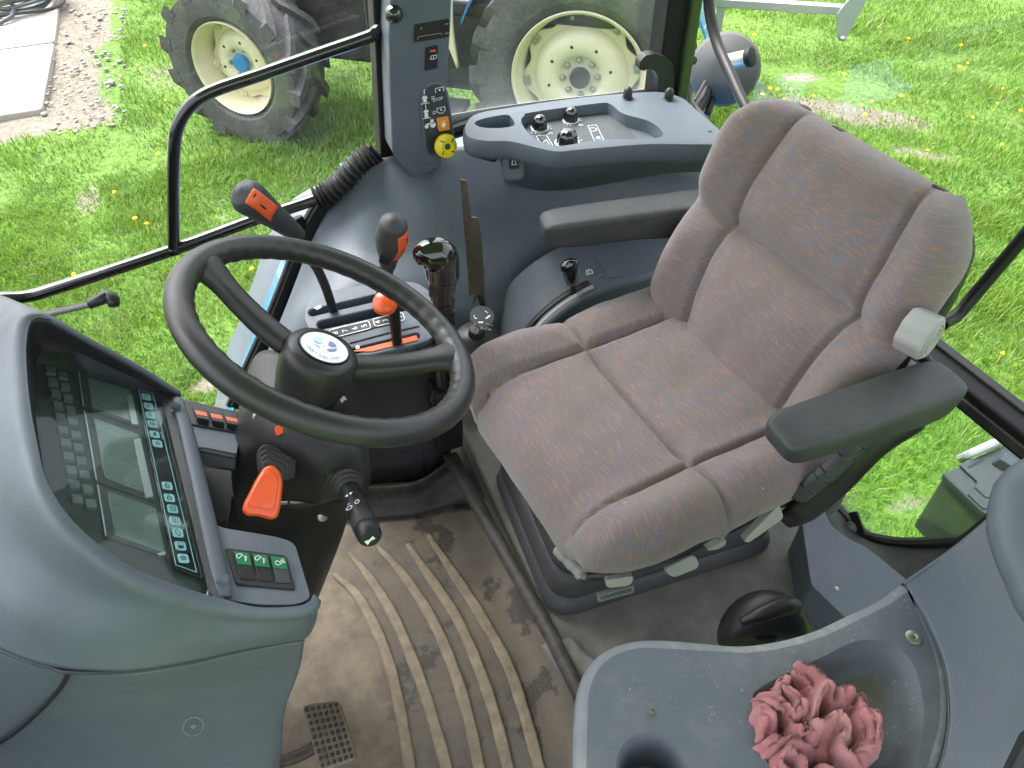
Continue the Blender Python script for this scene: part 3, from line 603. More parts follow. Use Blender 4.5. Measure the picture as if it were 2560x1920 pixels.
b = MB(); b.tube(lp, .011, 8, n=40); b.build('lower_pane_seal', M['rubber'], cab)
ymn, ymx = min(p[1] for p in lp), max(p[1] for p in lp)
FX = Frame((1.102, 0, 0), (0, 1, 0), (0, 0, 1), (1, 0, 0)); poly = [(p[1], p[2]) for p in lp]
b = MB(); b.prism(FX, [(p[1], p[2]) for p in lp]+[(lp[-1][1]-.02, s2[2]), (lp[0][1]+.6, s1[2]+.05), (lp[0][1]+.6, lp[0][2])], 0, .004); b.build('lower_rear_pane', M['glass_low'], cab, smooth=False)
kp = [(1.085,0.6969,-0.0973),(1.085,0.6969,-0.0973)][0]
b = MB(); b.lathe(frame_from(kp, (-.8, -.3, .5)), [(.014, -.01), (.014, .004), (.006, .006), (.006, .012), (.001, .013)], 16, cap=False); b.build('pane_bolt', M['steel'], cab)
bar('bolt_bracket', M['black'], (kp[0]+.01, kp[1]-.035, kp[2]-.005), (kp[0]+.01, kp[1]+.02, kp[2]+.03), .03, .006, bevel=.002)
# dark bodywork under the lower pane
b = MB(); b.patch([[(1.108,0.8645,-0.1767),(1.108,0.7937,-0.1296),(1.108,0.6813,-0.117),(1.108,0.5793,-0.0178),(1.108,0.4839,0.1414),(1.108,0.4463,0.4014)], [(1.05,0.81,-0.1366),(1.05,0.7175,-0.089),(1.05,0.6284,-0.0735),(1.05,0.5347,0.0019),(1.05,0.4409,0.1339),(1.05,0.393,0.4035)], [(0.99,0.7344,-0.1167),(0.99,0.6474,-0.0677),(0.99,0.5597,-0.0272),(0.99,0.4732,0.0211),(0.99,0.3799,0.1407),(0.99,0.3238,0.3822)], [(0.93,0.617,-0.1939),(0.93,0.5459,-0.1152),(0.93,0.4738,-0.0486),(0.93,0.3935,0.0042),(0.93,0.3087,0.129),(0.93,0.2467,0.3475)]], 24, 16); b.build('rear_bodywork', M['black_dusty'], cab, solid=.01)
# grab tube behind, right side; strut; latch
b = MB(); b.tube([(1.13,1.6829,0.7709),(1.13,1.6507,0.6993),(1.13,1.5985,0.6434),(1.12,1.5026,0.6012),(1.11,1.4117,0.5655),(1.1,1.313,0.5314),(1.09,1.2355,0.4729)], .0125, 12, n=40); b.build('grab_tube', M['satin'], cab)
b = MB(); b.tube([(1.1,1.6733,0.7572),(1.1,1.6528,0.6601)], .010, 10); b.tube([(1.1,1.6528,0.6601),(1.1,1.6445,0.5995)], .0055, 10); b.build('gas_strut', M['black'], cab)
q = (1.1,1.6493,0.5864); b = MB(); b.lathe(frame_from(q, (0, -1, .1)), [(.012, -.02), (.014, 0), (.010, .014), (.001, .018)], 14, cap=False); b.tube([q, (q[0]-.035, q[1]-.01, q[2]+.008)], .007, 8); b.build('strut_joint', M['black'], cab)
b = MB(); b.tube([(1.04,1.65,0.7616),(1.04,1.5557,0.564),(1.05,1.5291,0.5342),(1.06,1.4537,0.5098)], .005, 8, n=24); b.build('window_edge_trim', M['rubber'], cab)
FL = Frame((0, 1.455, 0), (1, 0, 0), (0, 0, 1), (0, -1, 0)); lk = [(p[0], p[2]) for p in [(0.8409,1.455,0.6841),(0.8411,1.455,0.6998),(0.8526,1.455,0.7116),(0.8743,1.455,0.7123),(0.8998,1.455,0.7027),(0.9202,1.455,0.6858),(0.9303,1.455,0.651),(0.934,1.455,0.5991),(0.8962,1.455,0.6056),(0.891,1.455,0.6572),(0.8797,1.455,0.6741),(0.863,1.455,0.6826),(0.8526,1.455,0.6783)]]
b = MB(); b.prism(FL, roundpoly(lk, .004), -.012, .010); b.build('window_latch', M['black'], cab, bevel=.004)
b = MB(); b.tube([(1.1,0.6631,0.749),(1.09,0.6678,0.7019),(1.06,0.6723,0.6112),(1.03,0.6672,0.5685),(0.99,0.6582,0.5664)], .0105, 12, n=24); b.build('left_grab_tube', M['satin'], cab)
# floor pan, seat plinth, wheel-arch boxes
b = MB(); b.box((-.72, .02, -.06), (.33, 1.44, -.012)); b.build('floor_pan', M['black_dusty'], cab, bevel=.005)
b = MB(); b.prism(W0, roundpoly([(.315, .02), (.90, .02), (.90, .70), (1.06, .72), (1.06, 1.0), (.90, 1.44), (.315, 1.44)], .02), -.05, .095); b.build('seat_plinth', M['plinth'], cab, bevel=.012)
b = MB(); b.patch([[(0.2505,1.0655,0.1),(0.2664,0.8879,0.1),(0.2836,0.7057,0.1),(0.2926,0.5958,0.1),(0.2974,0.4483,0.1)], [(0.2798,1.0589,0.11),(0.2935,0.8817,0.11),(0.3085,0.7,0.11),(0.3158,0.5999,0.11),(0.3215,0.4347,0.11)]], 20, 3); b.build('plinth_strip', M['black_dusty'], cab, solid=.006)
b = MB(); b.patch([[(0.2824,0.5962,0.098),(0.2896,0.557,0.09),(0.3054,0.5037,0.08),(0.329,0.4448,0.08)], [(0.3013,0.596,0.102),(0.3123,0.5565,0.1),(0.3316,0.5226,0.1),(0.3446,0.4462,0.1)], [(0.3415,0.5876,0.106),(0.3473,0.5579,0.106),(0.363,0.5207,0.106),(0.371,0.4497,0.106)]], 14, 10); b.build('folded_plate', M['plinth'], cab, solid=.006)
# left wheel-arch box behind the seat base
wt = [Vector(p) for p in [(0.7814,0.5942,0.24),(0.8305,0.5987,0.235),(0.8238,0.5638,0.225),(0.8391,0.5288,0.215),(0.8558,0.509,0.208),(0.882,0.4368,0.19),(0.8958,0.374,0.18),(0.7589,0.3666,0.2),(0.7473,0.4124,0.21),(0.7276,0.484,0.225)]]
c0_ = sum(wt, Vector())/len(wt); n_ = Vector((-.12, -.10, 1)).normalized(); Fw = frame_from(c0_, n_, (1, 0, 0)); P2 = [((p-c0_).dot(Fw.u), (p-c0_).dot(Fw.v)) for p in wt]
b = MB(); b.prism(Fw, roundpoly(P2, .008, 3), -.16, 0, 1.0); b.build('wheel_arch_box', M['grey'], cab, bevel=.006)
b = MB(); b.lathe(frame_from(Vector((0.7528,0.4566,0.222)), n_), [(.004, -.003), (.004, .0015), (.001, .002)], 10, cap=False); b.build('box_rivet', M['zinc'], cab)

# right-hand mudguard of this tractor (outside the glass)
fd = thing('right_mudguard', 'blue mudguard with grey edge seen through the glass beside the right-hand console', 'mudguard', (.68, 1.7, -.4))
MG = [(-.24, -.25), (-.16, -.06), (-.09, .06), (.05, .31), (.14, .385), (.30, .41), (.60, .42), (.90, .42), (1.10, .405), (1.24, .355), (1.36, .27), (1.48, .12)]
def guard(i0, i1, y0, y1, dz0, dz1, name, mat, th=.012):
    q = crom([(p[0], 0, p[1]) for p in MG], 80)[i0:i1]; m = MB()
    m.rings([[(p[0], y0, p[2]+dz0), (p[0], y1, p[2]+dz1), (p[0], y1, p[2]+dz1-th), (p[0], y0, p[2]+dz0-th)] for p in q]); return m.build(name, mat, fd, ang=60)
guard(0, 80, 1.535, 1.60, 0, 0, 'painted_skirt', M['blue_paint']); guard(0, 34, 1.601, 1.75, -.004, -.012, 'edge_extension', M['grey']); guard(34, 80, 1.601, 1.86, -.003, -.04, 'painted_top', M['blue_paint'])
# lamp on the mudguard
wl = (1.2997,1.78,0.4772); la = thing('rear_lamp', 'round grey lamp housing with a short tube standing on the blue mudguard', 'lamp', (wl[0], wl[1], .35))
Fl = frame_from(wl, (-.45, -.75, .35), (0, 0, 1))
b = MB(); b.lathe(Fl, [(.001, -.045), (.06, -.045), (.088, -.02), (.095, .005), (.088, .03), (.055, .055), (.03, .06), (.001, .06)], 32, cap=False); b.build('housing', M['lamp_grey'], la, ang=28)
tb = (1.255,1.66,0.5588); b = MB(); b.tube([(1.2469,1.7,0.5371), tb, (1.2691,1.64,0.5703)], .020, 18); b.build('tube', M['zinc'], la)
b = MB(); b.lathe(frame_from((1.2691,1.64,0.5703), Vector((1.2691,1.64,0.5703))-Vector(tb)), [(.021, -.012), (.024, -.008), (.024, .004), (.019, .006), (.001, .006)], 18, cap=False); b.build('end_ring', M['frame_paint'], la)
b = MB(); b.tube([(1.2428,1.76,0.4498),(1.2148,1.73,0.4288),(1.1783,1.7,0.4162)], .016, 8); b.tube([(1.2665,1.76,0.4395),(1.2397,1.73,0.4115),(1.2205,1.71,0.3977)], .010, 8); b.build('bracket', M['frame_paint'], la)
b = MB(); b.tube([(1.2188,1.74,0.4749),(1.1878,1.72,0.4506),(1.1657,1.7,0.4466)], .005, 6); b.build('cable', M['rubber'], la)

# plastic box seen through the lower rear pane
bx = thing('plastic_box', 'grey plastic box with moulded lid and clip below the rear window', 'box', (1.7508,0.8413,-0.45))
bn, bt, bf = Vector((1.42,0.7779,-0.3062)), Vector((1.55,0.8515,-0.2827)), Vector((1.62,0.7192,-0.1007))
# top face corners: near-left, far-left, and along its length
cA, cB, cC = Vector((1.5024,0.8093,-0.22)), Vector((1.5103,0.666,-0.22)), Vector((1.773,0.824,-0.22))
uu = (cC-cA).normalized(); wv = (cB-cA); wv = (wv-uu*wv.dot(uu)); wl_ = wv.length; wv.normalize(); up = uu.cross(wv); up = up if up.z > 0 else -up
Fb = Frame(cA, uu, up.cross(uu), up); sg = 1 if Fb.v.dot(wv) > 0 else -1; Wb = wl_*sg
b = MB(); b.prism(Frame(cA-up*.11-uu*.02, uu, Fb.v, up), roundpoly([(.03, 0), (.42, 0), (.42, Wb), (.03, Wb)], .012), -.13, .085, 1.0); b.build('tub', M['box'], bx, bevel=.008)
b = MB(); b.prism(Frame(cA-up*.022, uu, Fb.v, up), roundpoly([(0, 0), (.42, 0), (.42, Wb), (0, Wb)], .012), 0, .022); b.build('lid', M['box'], bx, bevel=.006)
b = MB(); b.prism(Frame(cA, uu, Fb.v, up), roundpoly([(.055, .0), (.40, 0), (.40, Wb), (.055, Wb), (.055, Wb*.80), (.035, Wb*.74), (.035, Wb*.5), (.055, Wb*.42)], .004), .0015, .008); b.build('raised_panel', M['box'], bx, bevel=.003)
b = MB(); b.prism(Frame(cA, uu, Fb.v, up), roundpoly([(.13, Wb*.22), (.175, Wb*.16), (.19, Wb*.62), (.15, Wb*.66)], .006), .008, .034, .7); b.build('clip', M['grey_dark'], bx, bevel=.004)
b = MB(); b.prism(Frame(cA, uu, Fb.v, up), roundpoly([(.005, Wb*.55), (.03, Wb*.5), (.05, Wb*.72), (.03, Wb*.9), (.005, Wb*.9)], .004), .001, .004); b.build('corner_recess', M['grey_dark'], bx)
b = MB(); b.tube([Fb.p(.10, -Wb*.18, -.02), Fb.p(.11, -Wb*.08, .015), Fb.p(.20, -Wb*.08, .018), Fb.p(.21, -Wb*.18, -.02)], .012, 10, n=16); b.build('hinge', M['lever_grey'], bx)
text(Frame(cA, uu, Fb.v, up), 'E1', .022, M['black'], 'mark', bx, .27, Wb*.25, 0, .0095)
b = MB()
for k in range(4): b.stroke(Frame(cA, uu, Fb.v, up), [(.25+.004*k, Wb*(.42+.10*k)), (.33-.012*k, Wb*(.42+.10*k))], .005, .0095)
b.stroke(Frame(cA, uu, Fb.v, up), [(.07, Wb*.12), (.12, Wb*.10)], .006, .0095); b.build('moulded_lettering', M['black'], bx, smooth=False)

# ------------------------------------------------------------ right-hand door
dr = thing('right_door', 'glass right-hand door with black tubular rail and rubber boot', 'door', (.0, 1.5, .1))
b = MB(); b.prism(Frame((0, 1.522, 0), (1, 0, 0), (0, 0, 1), (0, -1, 0)), [(-.68, .05), (-.10, -.02), (.02, .18), (.10, .38), (.24, .56), (.292, .62), (.30, 1.66), (-.62, 1.66)], 0, .004); b.build('glass_pane', M['glass'], dr, smooth=False)
lt = [(-0.5416,1.47,0.4421),(-0.4883,1.47,0.4357),(-0.4426,1.47,0.4271),(-0.3821,1.47,0.4328),(-0.1646,1.47,0.4638),(-0.0032,1.47,0.494),(0.1418,1.47,0.5165),(0.2125,1.47,0.5388)]
b = MB(); b.tube(lt, .0125, 14, n=60); b.build('lower_rail', M['gloss'], dr)
ut = [(-0.1587,1.47,0.469),(-0.1293,1.47,0.5738),(-0.1013,1.47,0.6652),(-0.0815,1.47,0.7116),(-0.0491,1.47,0.7471),(-0.0054,1.47,0.7672),(0.0791,1.47,0.7824),(0.1999,1.47,0.8051),(0.2787,1.47,0.8196),(0.3006,1.48,0.8229),(0.3184,1.49,0.8335)]
b = MB(); b.tube(ut, .0118, 14, n=80); b.build('upper_rail', M['gloss'], dr)
b = MB(); b.lathe(frame_from((-0.1593,1.47,0.467), (0, 0, 1)), [(.015, -.008), (.0155, 0), (.0135, .004), (.001, .005)], 14, cap=False); b.build('weld_collar', M['gloss'], dr)
bp = crom([(0.1357,1.465,0.5197),(0.1633,1.462,0.5293),(0.1982,1.46,0.5548),(0.2306,1.46,0.5825),(0.2598,1.462,0.5981)], 96)
rr = [.0215+.0045*math.cos(2*math.pi*k/96*13) for k in range(96)]; b = MB(); b.tube(bp, rr, 18); b.build('ribbed_boot', M['rubber'], dr, ang=60)
b = MB(); b.tube([(0.0881,1.475,0.4783),(0.0962,1.48,0.4391),(0.0984,1.485,0.3757),(0.0959,1.485,0.3391)], .011, 8, flat=((0, 1, 0), .5, 1.2)); b.build('rail_bracket', M['frame_paint'], dr)
sl_ = [(0.2733,1.475,0.5888),(0.2255,1.475,0.5546),(0.1632,1.475,0.4945),(0.1193,1.475,0.4366),(0.074,1.475,0.352),(0.0306,1.475,0.2743),(-0.0204,1.47,0.1913),(-0.0766,1.46,0.1094),(-0.1369,1.45,0.0165)]
b = MB(); b.tube(sl_, .020, 10, n=60, flat=((0, 1, 0), .6, 1.2)); b.build('door_seal', M['frame_paint'], cab)
b = MB(); b.tube([(p[0]-.024, p[1]+.012, p[2]+.004) for p in sl_], .009, 8, n=60); b.build('door_gasket', M['rubber'], dr)

# ------------------------------------------------------------ right-hand side console
sp = thing('side_console', 'moulded grey side console under the right-hand window', 'console', (.6, 1.35, .1))
rows = [[(0.2423,1.475,0.5722),(0.3161,1.478,0.5736),(0.3747,1.478,0.5619),(0.4523,1.465,0.5714),(0.5292,1.45,0.5458),(0.7155,1.45,0.5032),(0.9566,1.45,0.455),(1.1156,1.45,0.4171),(1.299,1.45,0.3803)],
        [(0.1692,1.47,0.4961),(0.2441,1.42,0.5031),(0.321,1.4,0.4919),(0.4066,1.4,0.4948),(0.5099,1.4,0.4831),(0.6968,1.4,0.4419),(0.8764,1.4,0.4023),(1.085,1.4,0.3562),(1.2881,1.4,0.298)],
        [(0.1141,1.46,0.4242),(0.1778,1.37,0.4441),(0.2541,1.34,0.433),(0.3524,1.34,0.4195),(0.4689,1.35,0.3952),(0.6269,1.36,0.3613),(0.8708,1.36,0.2873),(1.0838,1.36,0.2475),(1.2897,1.36,0.1962)],
        [(0.0654,1.45,0.3408),(0.114,1.3,0.4178),(0.2026,1.26,0.4165),(0.3051,1.26,0.3815),(0.4314,1.28,0.3182),(0.5861,1.31,0.2781),(0.8604,1.32,0.208),(1.0775,1.32,0.1625),(1.2884,1.32,0.1047)],
        [(0.0133,1.44,0.2533),(0.0503,1.27,0.3769),(0.1679,1.22,0.3688),(0.2892,1.22,0.3314),(0.4157,1.24,0.2631),(0.5758,1.28,0.2089),(0.855,1.29,0.1308),(1.0805,1.29,0.0629),(1.2986,1.29,-0.0027)],
        [(-0.0758,1.42,0.1157),(-0.0191,1.22,0.254),(0.1196,1.19,0.2045),(0.2665,1.19,0.15),(0.3973,1.2,0.0918),(0.5571,1.22,0.0131),(0.8486,1.22,-0.0952),(1.0909,1.22,-0.1851),(1.3282,1.22,-0.2732)]]
b = MB(); b.patch(rows, 60, 50); b.build('wall_panel', M['grey'], sp, solid=.008, ang=180)
b = MB(); b.tube([Vector(p)+Vector((0, -.002, 0)) for p in [(0.4964,1.408,0.5061),(0.4953,1.395,0.4779),(0.4638,1.342,0.3897),(0.4111,1.28,0.3429),(0.3755,1.235,0.3056)]], .0022, 6, n=30); b.build('panel_joint', M['black'], sp)
# pod: tray with climate controls
FP = FR['pod']; H = .03
outer = [(-0.1827,0.0003),(-0.1658,0.0396),(-0.1345,0.0667),(-0.0622,0.0665),(0.0361,0.0614),(0.1345,0.0503),(0.2309,0.0315),(0.2655,0.0159),(0.2877,-0.0175),(0.2883,-0.0573),(0.288,-0.1285),(0.287,-0.1839),(0.2761,-0.2047),(0.2563,-0.214),(0.1917,-0.1892),(0.1272,-0.1645),(0.0669,-0.1506),(-0.0024,-0.137),(-0.045,-0.1279),(-0.0784,-0.0967),(-0.1111,-0.0617),(-0.151,-0.0445),(-0.1765,-0.0252)]
out2 = [tuple(p[:2]) for p in crom([(*p, 0) for p in outer], 90, closed=True)]
b = MB(); cx = sum(p[0] for p in out2)/len(out2); cy = sum(p[1] for p in out2)/len(out2)
pod = None
R_ = []
for h, s, dv in ((.030, .955, 0), (.0295, .975, 0), (.024, .992, 0), (.014, 1.0, 0), (.000, .995, .0), (-.012, .97, .006), (-.018, .92, .015), (-.020, .80, .02)): R_.append([FP.p(cx+(p[0]-cx)*s, cy+(p[1]-cy)*(s if p[1] < cy else 1)+dv, h) for p in out2])
b.rings(R_); pod = b.build('control_pod', M['grey'], sp, ang=50)
rec = [(-0.0588,0.0046),(-0.0444,0.0238),(-0.0265,0.0315),(0.1096,0.02),(0.1322,0.007),(0.1378,-0.0378),(0.1702,-0.0833),(0.173,-0.1304),(0.156,-0.1471),(0.1127,-0.1362),(0.046,-0.1144),(-0.0147,-0.1119),(-0.0389,-0.1026),(-0.0584,-0.0705),(-0.0633,-0.0357)]
rec2 = [tuple(p[:2]) for p in crom([(*p, 0) for p in rec], 60, closed=True)]
cup = [tuple(p[:2]) for p in crom([(*p, 0) for p in [(-0.1465,0.0321),(-0.1199,0.0424),(-0.0796,0.0414),(-0.0735,0.0266),(-0.0794,-0.0037),(-0.1067,-0.0052),(-0.1393,0.0093)]], 40, closed=True)]
c1 = MB(); c1.prism(FP, rec2, .006, .06, 1.04); c2 = MB(); c2.prism(FP, cup, -.012, .06, 1.03)
cut(pod, [c1, c2]); 
b = MB(); pl_ = [(p[0], p[1]) for p in rec2]; cxr = sum(p[0] for p in rec2)/60; cyr = sum(p[1] for p in rec2)/60
FPp = FP.off(.0065)
b.prism(FPp, roundpoly([(-0.0397,0.0347),(-0.0129,0.0689),(0.1296,0.0581),(0.1475,0.0468),(0.1389,-0.1066),(0.0695,-0.0897),(-0.0066,-0.0854),(-0.0348,-0.0612)], .012), 0, .002); b.build('knob_panel', M['panel_grey'], sp, bevel=.001)
def knob(px, py, r, h, name='rotary_knob'):
    pass
for (u_, v_), r in (((-0.0218,0.003), .0135), ((0.0488,0.0111), .0125), ((0.0054,-0.0691), .0185)):
    Fk = FP.at(u_, v_, .009); b = MB()
    b.lathe(Fk, [(r*1.32, 0), (r*1.32, .0012), (.001, .0012)], 28, cap=False); k1 = b.build('knob_scale', M['white'], sp)
    b = MB(); R_ = []
    for rr_, h_ in ((r*1.1, .0012), (r*1.08, .008), (r*.98, .017), (r*.80, .0235), (r*.45, .027), (r*.02, .028)): R_.append([Fk.p(rr_*(1+.05*math.cos(9*a))*math.cos(a), rr_*(1+.05*math.cos(9*a))*math.sin(a), h_) for a in np.linspace(0, 2*math.pi, 54, endpoint=False)])
    b.rings(R_); b.build('rotary_knob', M['shiny'], sp, ang=60)
    b = MB()
    for a0 in (205, 225, 245, -20, 0, 20):
        a = RAD(a0); b.stroke(Fk, [(r*1.5*math.cos(a), r*1.5*math.sin(a)), (r*1.72*math.cos(a), r*1.72*math.sin(a))], .0016, .0002)
    b.stroke(Fk, [(r*.9, -r*1.55), (r*1.25, -r*2.05), (r*.45, -r*2.05)], .0014, .0002, True); b.build('knob_marking', M['white'], sp, smooth=False)
b = MB(); b.stroke(FPp, [(p[0], p[1]) for p in [(-0.04,-0.0222),(-0.02,-0.0259),(-0.0251,-0.0747),(-0.0447,-0.071)]], .0012, .0025, True); b.build('panel_marking', M['white'], sp, smooth=False); b = MB(); b.stroke(FPp, [(0.0719,-0.0207),(0.089,-0.0231),(0.0766,-0.0828),(0.0583,-0.0797)], .0012, .0025, True)
b.stroke(FPp, [(p[0]+.007*math.cos(a), p[1]+.007*math.sin(a)) for p in [(0.0748,-0.0382)] for a in np.linspace(0, 6.28, 12)], .0016, .0025); b.flat(FPp, circ(.0045, 10, *(0.0697,-0.0723)), .0025); b.stroke(FPp, [(-0.0395,-0.0538),(-0.0272,-0.0429),(-0.0292,-0.0616)], .0014, .0025); b.build('panel_marking', M['white'], sp, smooth=False)
for q in [(0.7775,1.37,0.672),(0.8535,1.3364,0.672)]:
    q = Vector(q); b = MB(); Fk = frame_from((q.x, q.y, .664), (0, 0, 1)); b.lathe(Fk, [(.012, 0), (.012, .002), (.0095, .003), (.0095, .011), (.0088, .013), (.0095, .015), (.008, .020), (.004, .024), (.001, .025)], 18, cap=False); b.build('peg_knob', M['black'], sp)
b = MB(); q = (0.2615,-0.1624); b.lathe(FP.at(q[0], q[1], .0301), [(.004, 0), (.004, .0005), (.001, .0005)], 10, cap=False); b.build('screw_hole', M['black'], sp)
b = MB(); g = [(0.5851,1.268,0.603),(0.6336,1.262,0.6053),(0.7006,1.255,0.6035),(0.7652,1.25,0.5983)]; b.tube(g, .0045, 8, n=20); b.build('pod_groove', M['grey_light'], sp)
b = MB(); b.patch([[(0.4789,1.325,0.6302),(0.5067,1.31,0.6196),(0.5494,1.295,0.607),(0.6146,1.285,0.597),(0.7118,1.275,0.5908),(0.826,1.27,0.5799),(0.9857,1.27,0.5515)], [(0.4937,1.34,0.5925),(0.5244,1.33,0.5751),(0.5658,1.32,0.5616),(0.6385,1.31,0.5518),(0.7416,1.305,0.548),(0.8595,1.3,0.5417),(1.0132,1.3,0.5128)], [(0.5115,1.375,0.5493),(0.5455,1.37,0.5277),(0.5909,1.365,0.5121),(0.6695,1.36,0.5003),(0.7803,1.36,0.4948),(0.9074,1.36,0.4867),(1.0633,1.36,0.4571)], [(0.5282,1.42,0.5127),(0.5635,1.415,0.4878),(0.6107,1.41,0.469),(0.6948,1.41,0.4554),(0.8129,1.415,0.4486),(0.9487,1.42,0.4389),(1.112,1.42,0.4077)]], 40, 16); b.build('pod_underside', M['grey'], sp, solid=.006, ang=180)
b = MB(); g = [(0.4421,1.38,0.6342),(0.4632,1.37,0.6213),(0.4924,1.365,0.6102)]; b.tube(g, .026, 10, n=12); b.build('pod_bracket', M['black'], sp)
# rocker switch under the pod
Fs = frame_from((0.5029,1.3,0.6157), (-.25, -1, .15), (1, 0, 0)); 
b = MB(); b.prism(Fs, rrect(.042, .085, .012), -.03, -.002); b.build('switch_housing', M['grey'], sp, bevel=.006)
b = MB(); b.prism(Fs, rrect(.019, .042, .002, 0, .006), -.004, .002); sw = b.build('rocker_switch', M['black'], sp, bevel=.001)
b = MB(); 
for s in (-1, 1): b.stroke(Fs, [(-.004, .010+.011*s-.004), (-.003, .010+.011*s+.004), (.001, .010+.011*s+.004), (.004, .010+.011*s-.003)], .0012, .0026); b.stroke(Fs, [(-.005, .010+.011*s-.005), (.005, .010+.011*s-.005)], .0012, .0026)
b.build('switch_symbol', M['white'], sw, smooth=False)

# ------------------------------------------------------------ pillar trim with its switches
pl = thing('pillar_trim', 'grey trim on the door pillar carrying switches and a yellow knob', 'trim', (.36, 1.42, .55))
FPi = FR['pil']
front = [(-0.0335,0.2407),(0.075,0.2283),(0.0664,0.1353),(0.0566,0.0602),(0.0462,-0.0203),(0.0339,-0.1068),(0.0289,-0.139),(-0.0185,-0.1524),(-0.0344,-0.1448),(-0.0562,-0.1113),(-0.0668,-0.0869),(-0.058,0.0343),(-0.0493,0.1351)]
def rib(poly, h0, h1): 
    m = MB(); m.prism(FPi, poly, h0, h1); return m
top_ = [(p[0]*1.0+(.02 if p[1] > .25 else 0)*0, p[1]) for p in front]
b = rib(roundpoly(front, .006), -.07, .0); pb_ = b.build('trim_body', M['grey'], pl, bevel=.010, seg=4)
# upper extension of the trim to the roof
b = MB(); u0, u1 = (-0.0319,0.2332)[0], (0.0729,0.221)[0]; z0 = (0.0101,0.2283)[1]; b.prism(FPi, [(u0, z0), (u1, z0), (u1+.02, .98), (u0+.01, .98)], -.07, -.001); b.build('trim_top', M['grey'], pl, bevel=.010)
def pq(poly, h0, h1, name, mat, r=.002, bev=.001, parent=None):
    m = MB(); m.prism(FPi, roundpoly(poly, r), h0, h1); return m.build(name, mat, parent or pl, bevel=bev)
sc_ = pq([(-0.0011,0.1502),(0.0629,0.1521),(0.062,0.1211),(-0.0046,0.1206)], -.002, .004, 'display_unit', M['black'])
pq([(0.0014,0.1491),(0.0524,0.1503),(0.0511,0.1309),(-0.0003,0.1298)], .0042, .005, 'display_glass', M['black'], parent=sc_)
b = MB(); b.stroke(FPi, [(0.001,0.1255),(0.004,0.13),(0.045,0.1309),(0.0474,0.1273)], .0012, .0056); b.flat(FPi, circ(.0018, 8, *(0.0095,0.1439)), .0056); b.stroke(FPi, [(0.0536,0.1289),(0.0589,0.129)], .002, .0056); b.stroke(FPi, [(0.0547,0.1451),(0.0599,0.1452)], .002, .0056); b.build('display_marking', M['zinc'], sc_, smooth=False)
s_ = pq([(0.0161,0.1076),(0.0391,0.1085),(0.0353,0.0671),(0.0109,0.0656)], -.004, .003, 'wiper_switch', M['black'])
pq([(0.0236,0.1023),(0.0342,0.1024),(0.0339,0.0983),(0.0225,0.0991)], .003, .0036, 'switch_lamp', M['orange_dark'], .0005, .0002, s_)
b = MB(); b.stroke(FPi, [(0.0255,0.0919),(0.0353,0.0921),(0.0349,0.087),(0.0294,0.0853),(0.0224,0.0863)], .0012, .0036, True); b.stroke(FPi, [(0.0289,0.0905),(0.0294,0.0844)], .001, .0036); b.build('switch_symbol', M['white'], s_, smooth=False)
dec = [(0.007,0.028),(0.0159,0.0374),(0.0297,0.0396),(0.0403,0.0343),(0.0487,0.0211),(0.0526,-0.0073),(0.0567,-0.0511),(0.0574,-0.091),(0.0505,-0.108),(0.0097,-0.106),(0.0011,-0.0922),(-0.0005,-0.0406),(-0.0007,0.0019)]
dm_ = pq(dec, -.002, .005, 'switch_panel', M['grey_dark'], .008, .003)
b = MB(); e = [FPi.p(p[0], p[1], .001) for p in dec]; b.tube([tuple(p) for p in e], .0035, 8, n=80, closed=True); b.build('panel_rim', M['grey'], pl)
W_ = MB()
def ps(pts, w=.0012): W_.stroke(FPi, pts, w, .0058)
def pf(pts): W_.flat(FPi, pts, .0058)
for dy, flip in ((0, 0), (1, 1)):
    cx_, cy_ = [(0.0057,0.0128),(0.0061,-0.0171)][dy]; ps([(cx_, cy_+.019), (cx_, cy_+.011)], .0018)
    if not flip: pf([(cx_-.006, cy_+.002), (cx_-.003, cy_+.007), (cx_+.003, cy_+.007), (cx_+.006, cy_+.002), (cx_+.003, cy_+.001), (cx_+.004, cy_-.006), (cx_-.004, cy_-.006), (cx_-.003, cy_+.001)])
    else: pf([(cx_-.006, cy_+.005), (cx_-.003, cy_+.009), (cx_+.003, cy_+.009), (cx_+.006, cy_+.005), (cx_+.003, cy_+.004), (cx_+.004, cy_-.008), (cx_-.004, cy_-.008), (cx_-.003, cy_+.004)])
    ps([(cx_-.008, cy_-.008+.0), (cx_+.008, cy_-.008)], .0014); 
    ps([(cx_+.013, cy_+.002), (cx_+.019, cy_+.003)], .0013); ps([(cx_+.013, cy_-.002), (cx_+.019, cy_-.001)], .0013)
    px_, py_ = cx_+.030, cy_+.0135*(1-dy)+.004*dy; ps([(px_-.008, py_-.004), (px_-.008, py_+.004), (px_+.008, py_+.005), (px_+.008, py_-.003)], .0014); pf(circ(.002, 8, px_, py_))
    if flip: ps([(px_-.008, py_-.003), (px_-.003, py_-.007), (px_+.003, py_-.007), (px_+.008, py_-.003)], .0014)
tx_, ty_ = (0.0128,-0.0392); pf(circ(.0042, 10, tx_-.008, ty_-.003)); pf(circ(.0058, 12, tx_+.005, ty_-.002)); pf([(tx_-.009, ty_+.003), (tx_+.0, ty_+.003), (tx_+.001, ty_+.010), (tx_+.007, ty_+.010), (tx_+.007, ty_+.001), (tx_-.009, ty_+.0)])
W_.build('panel_symbols', M['white'], dm_, smooth=False)
text(FPi, 'STOP', .0085, M['white'], 'lettering', dm_, *(0.0312,0.0085), 6, .0058)
pq([(0.0249,-0.028),(0.0495,-0.0276),(0.0516,-0.056),(0.0277,-0.0555)], .005, .009, 'amber_button', M['amber'], .003, .0015)
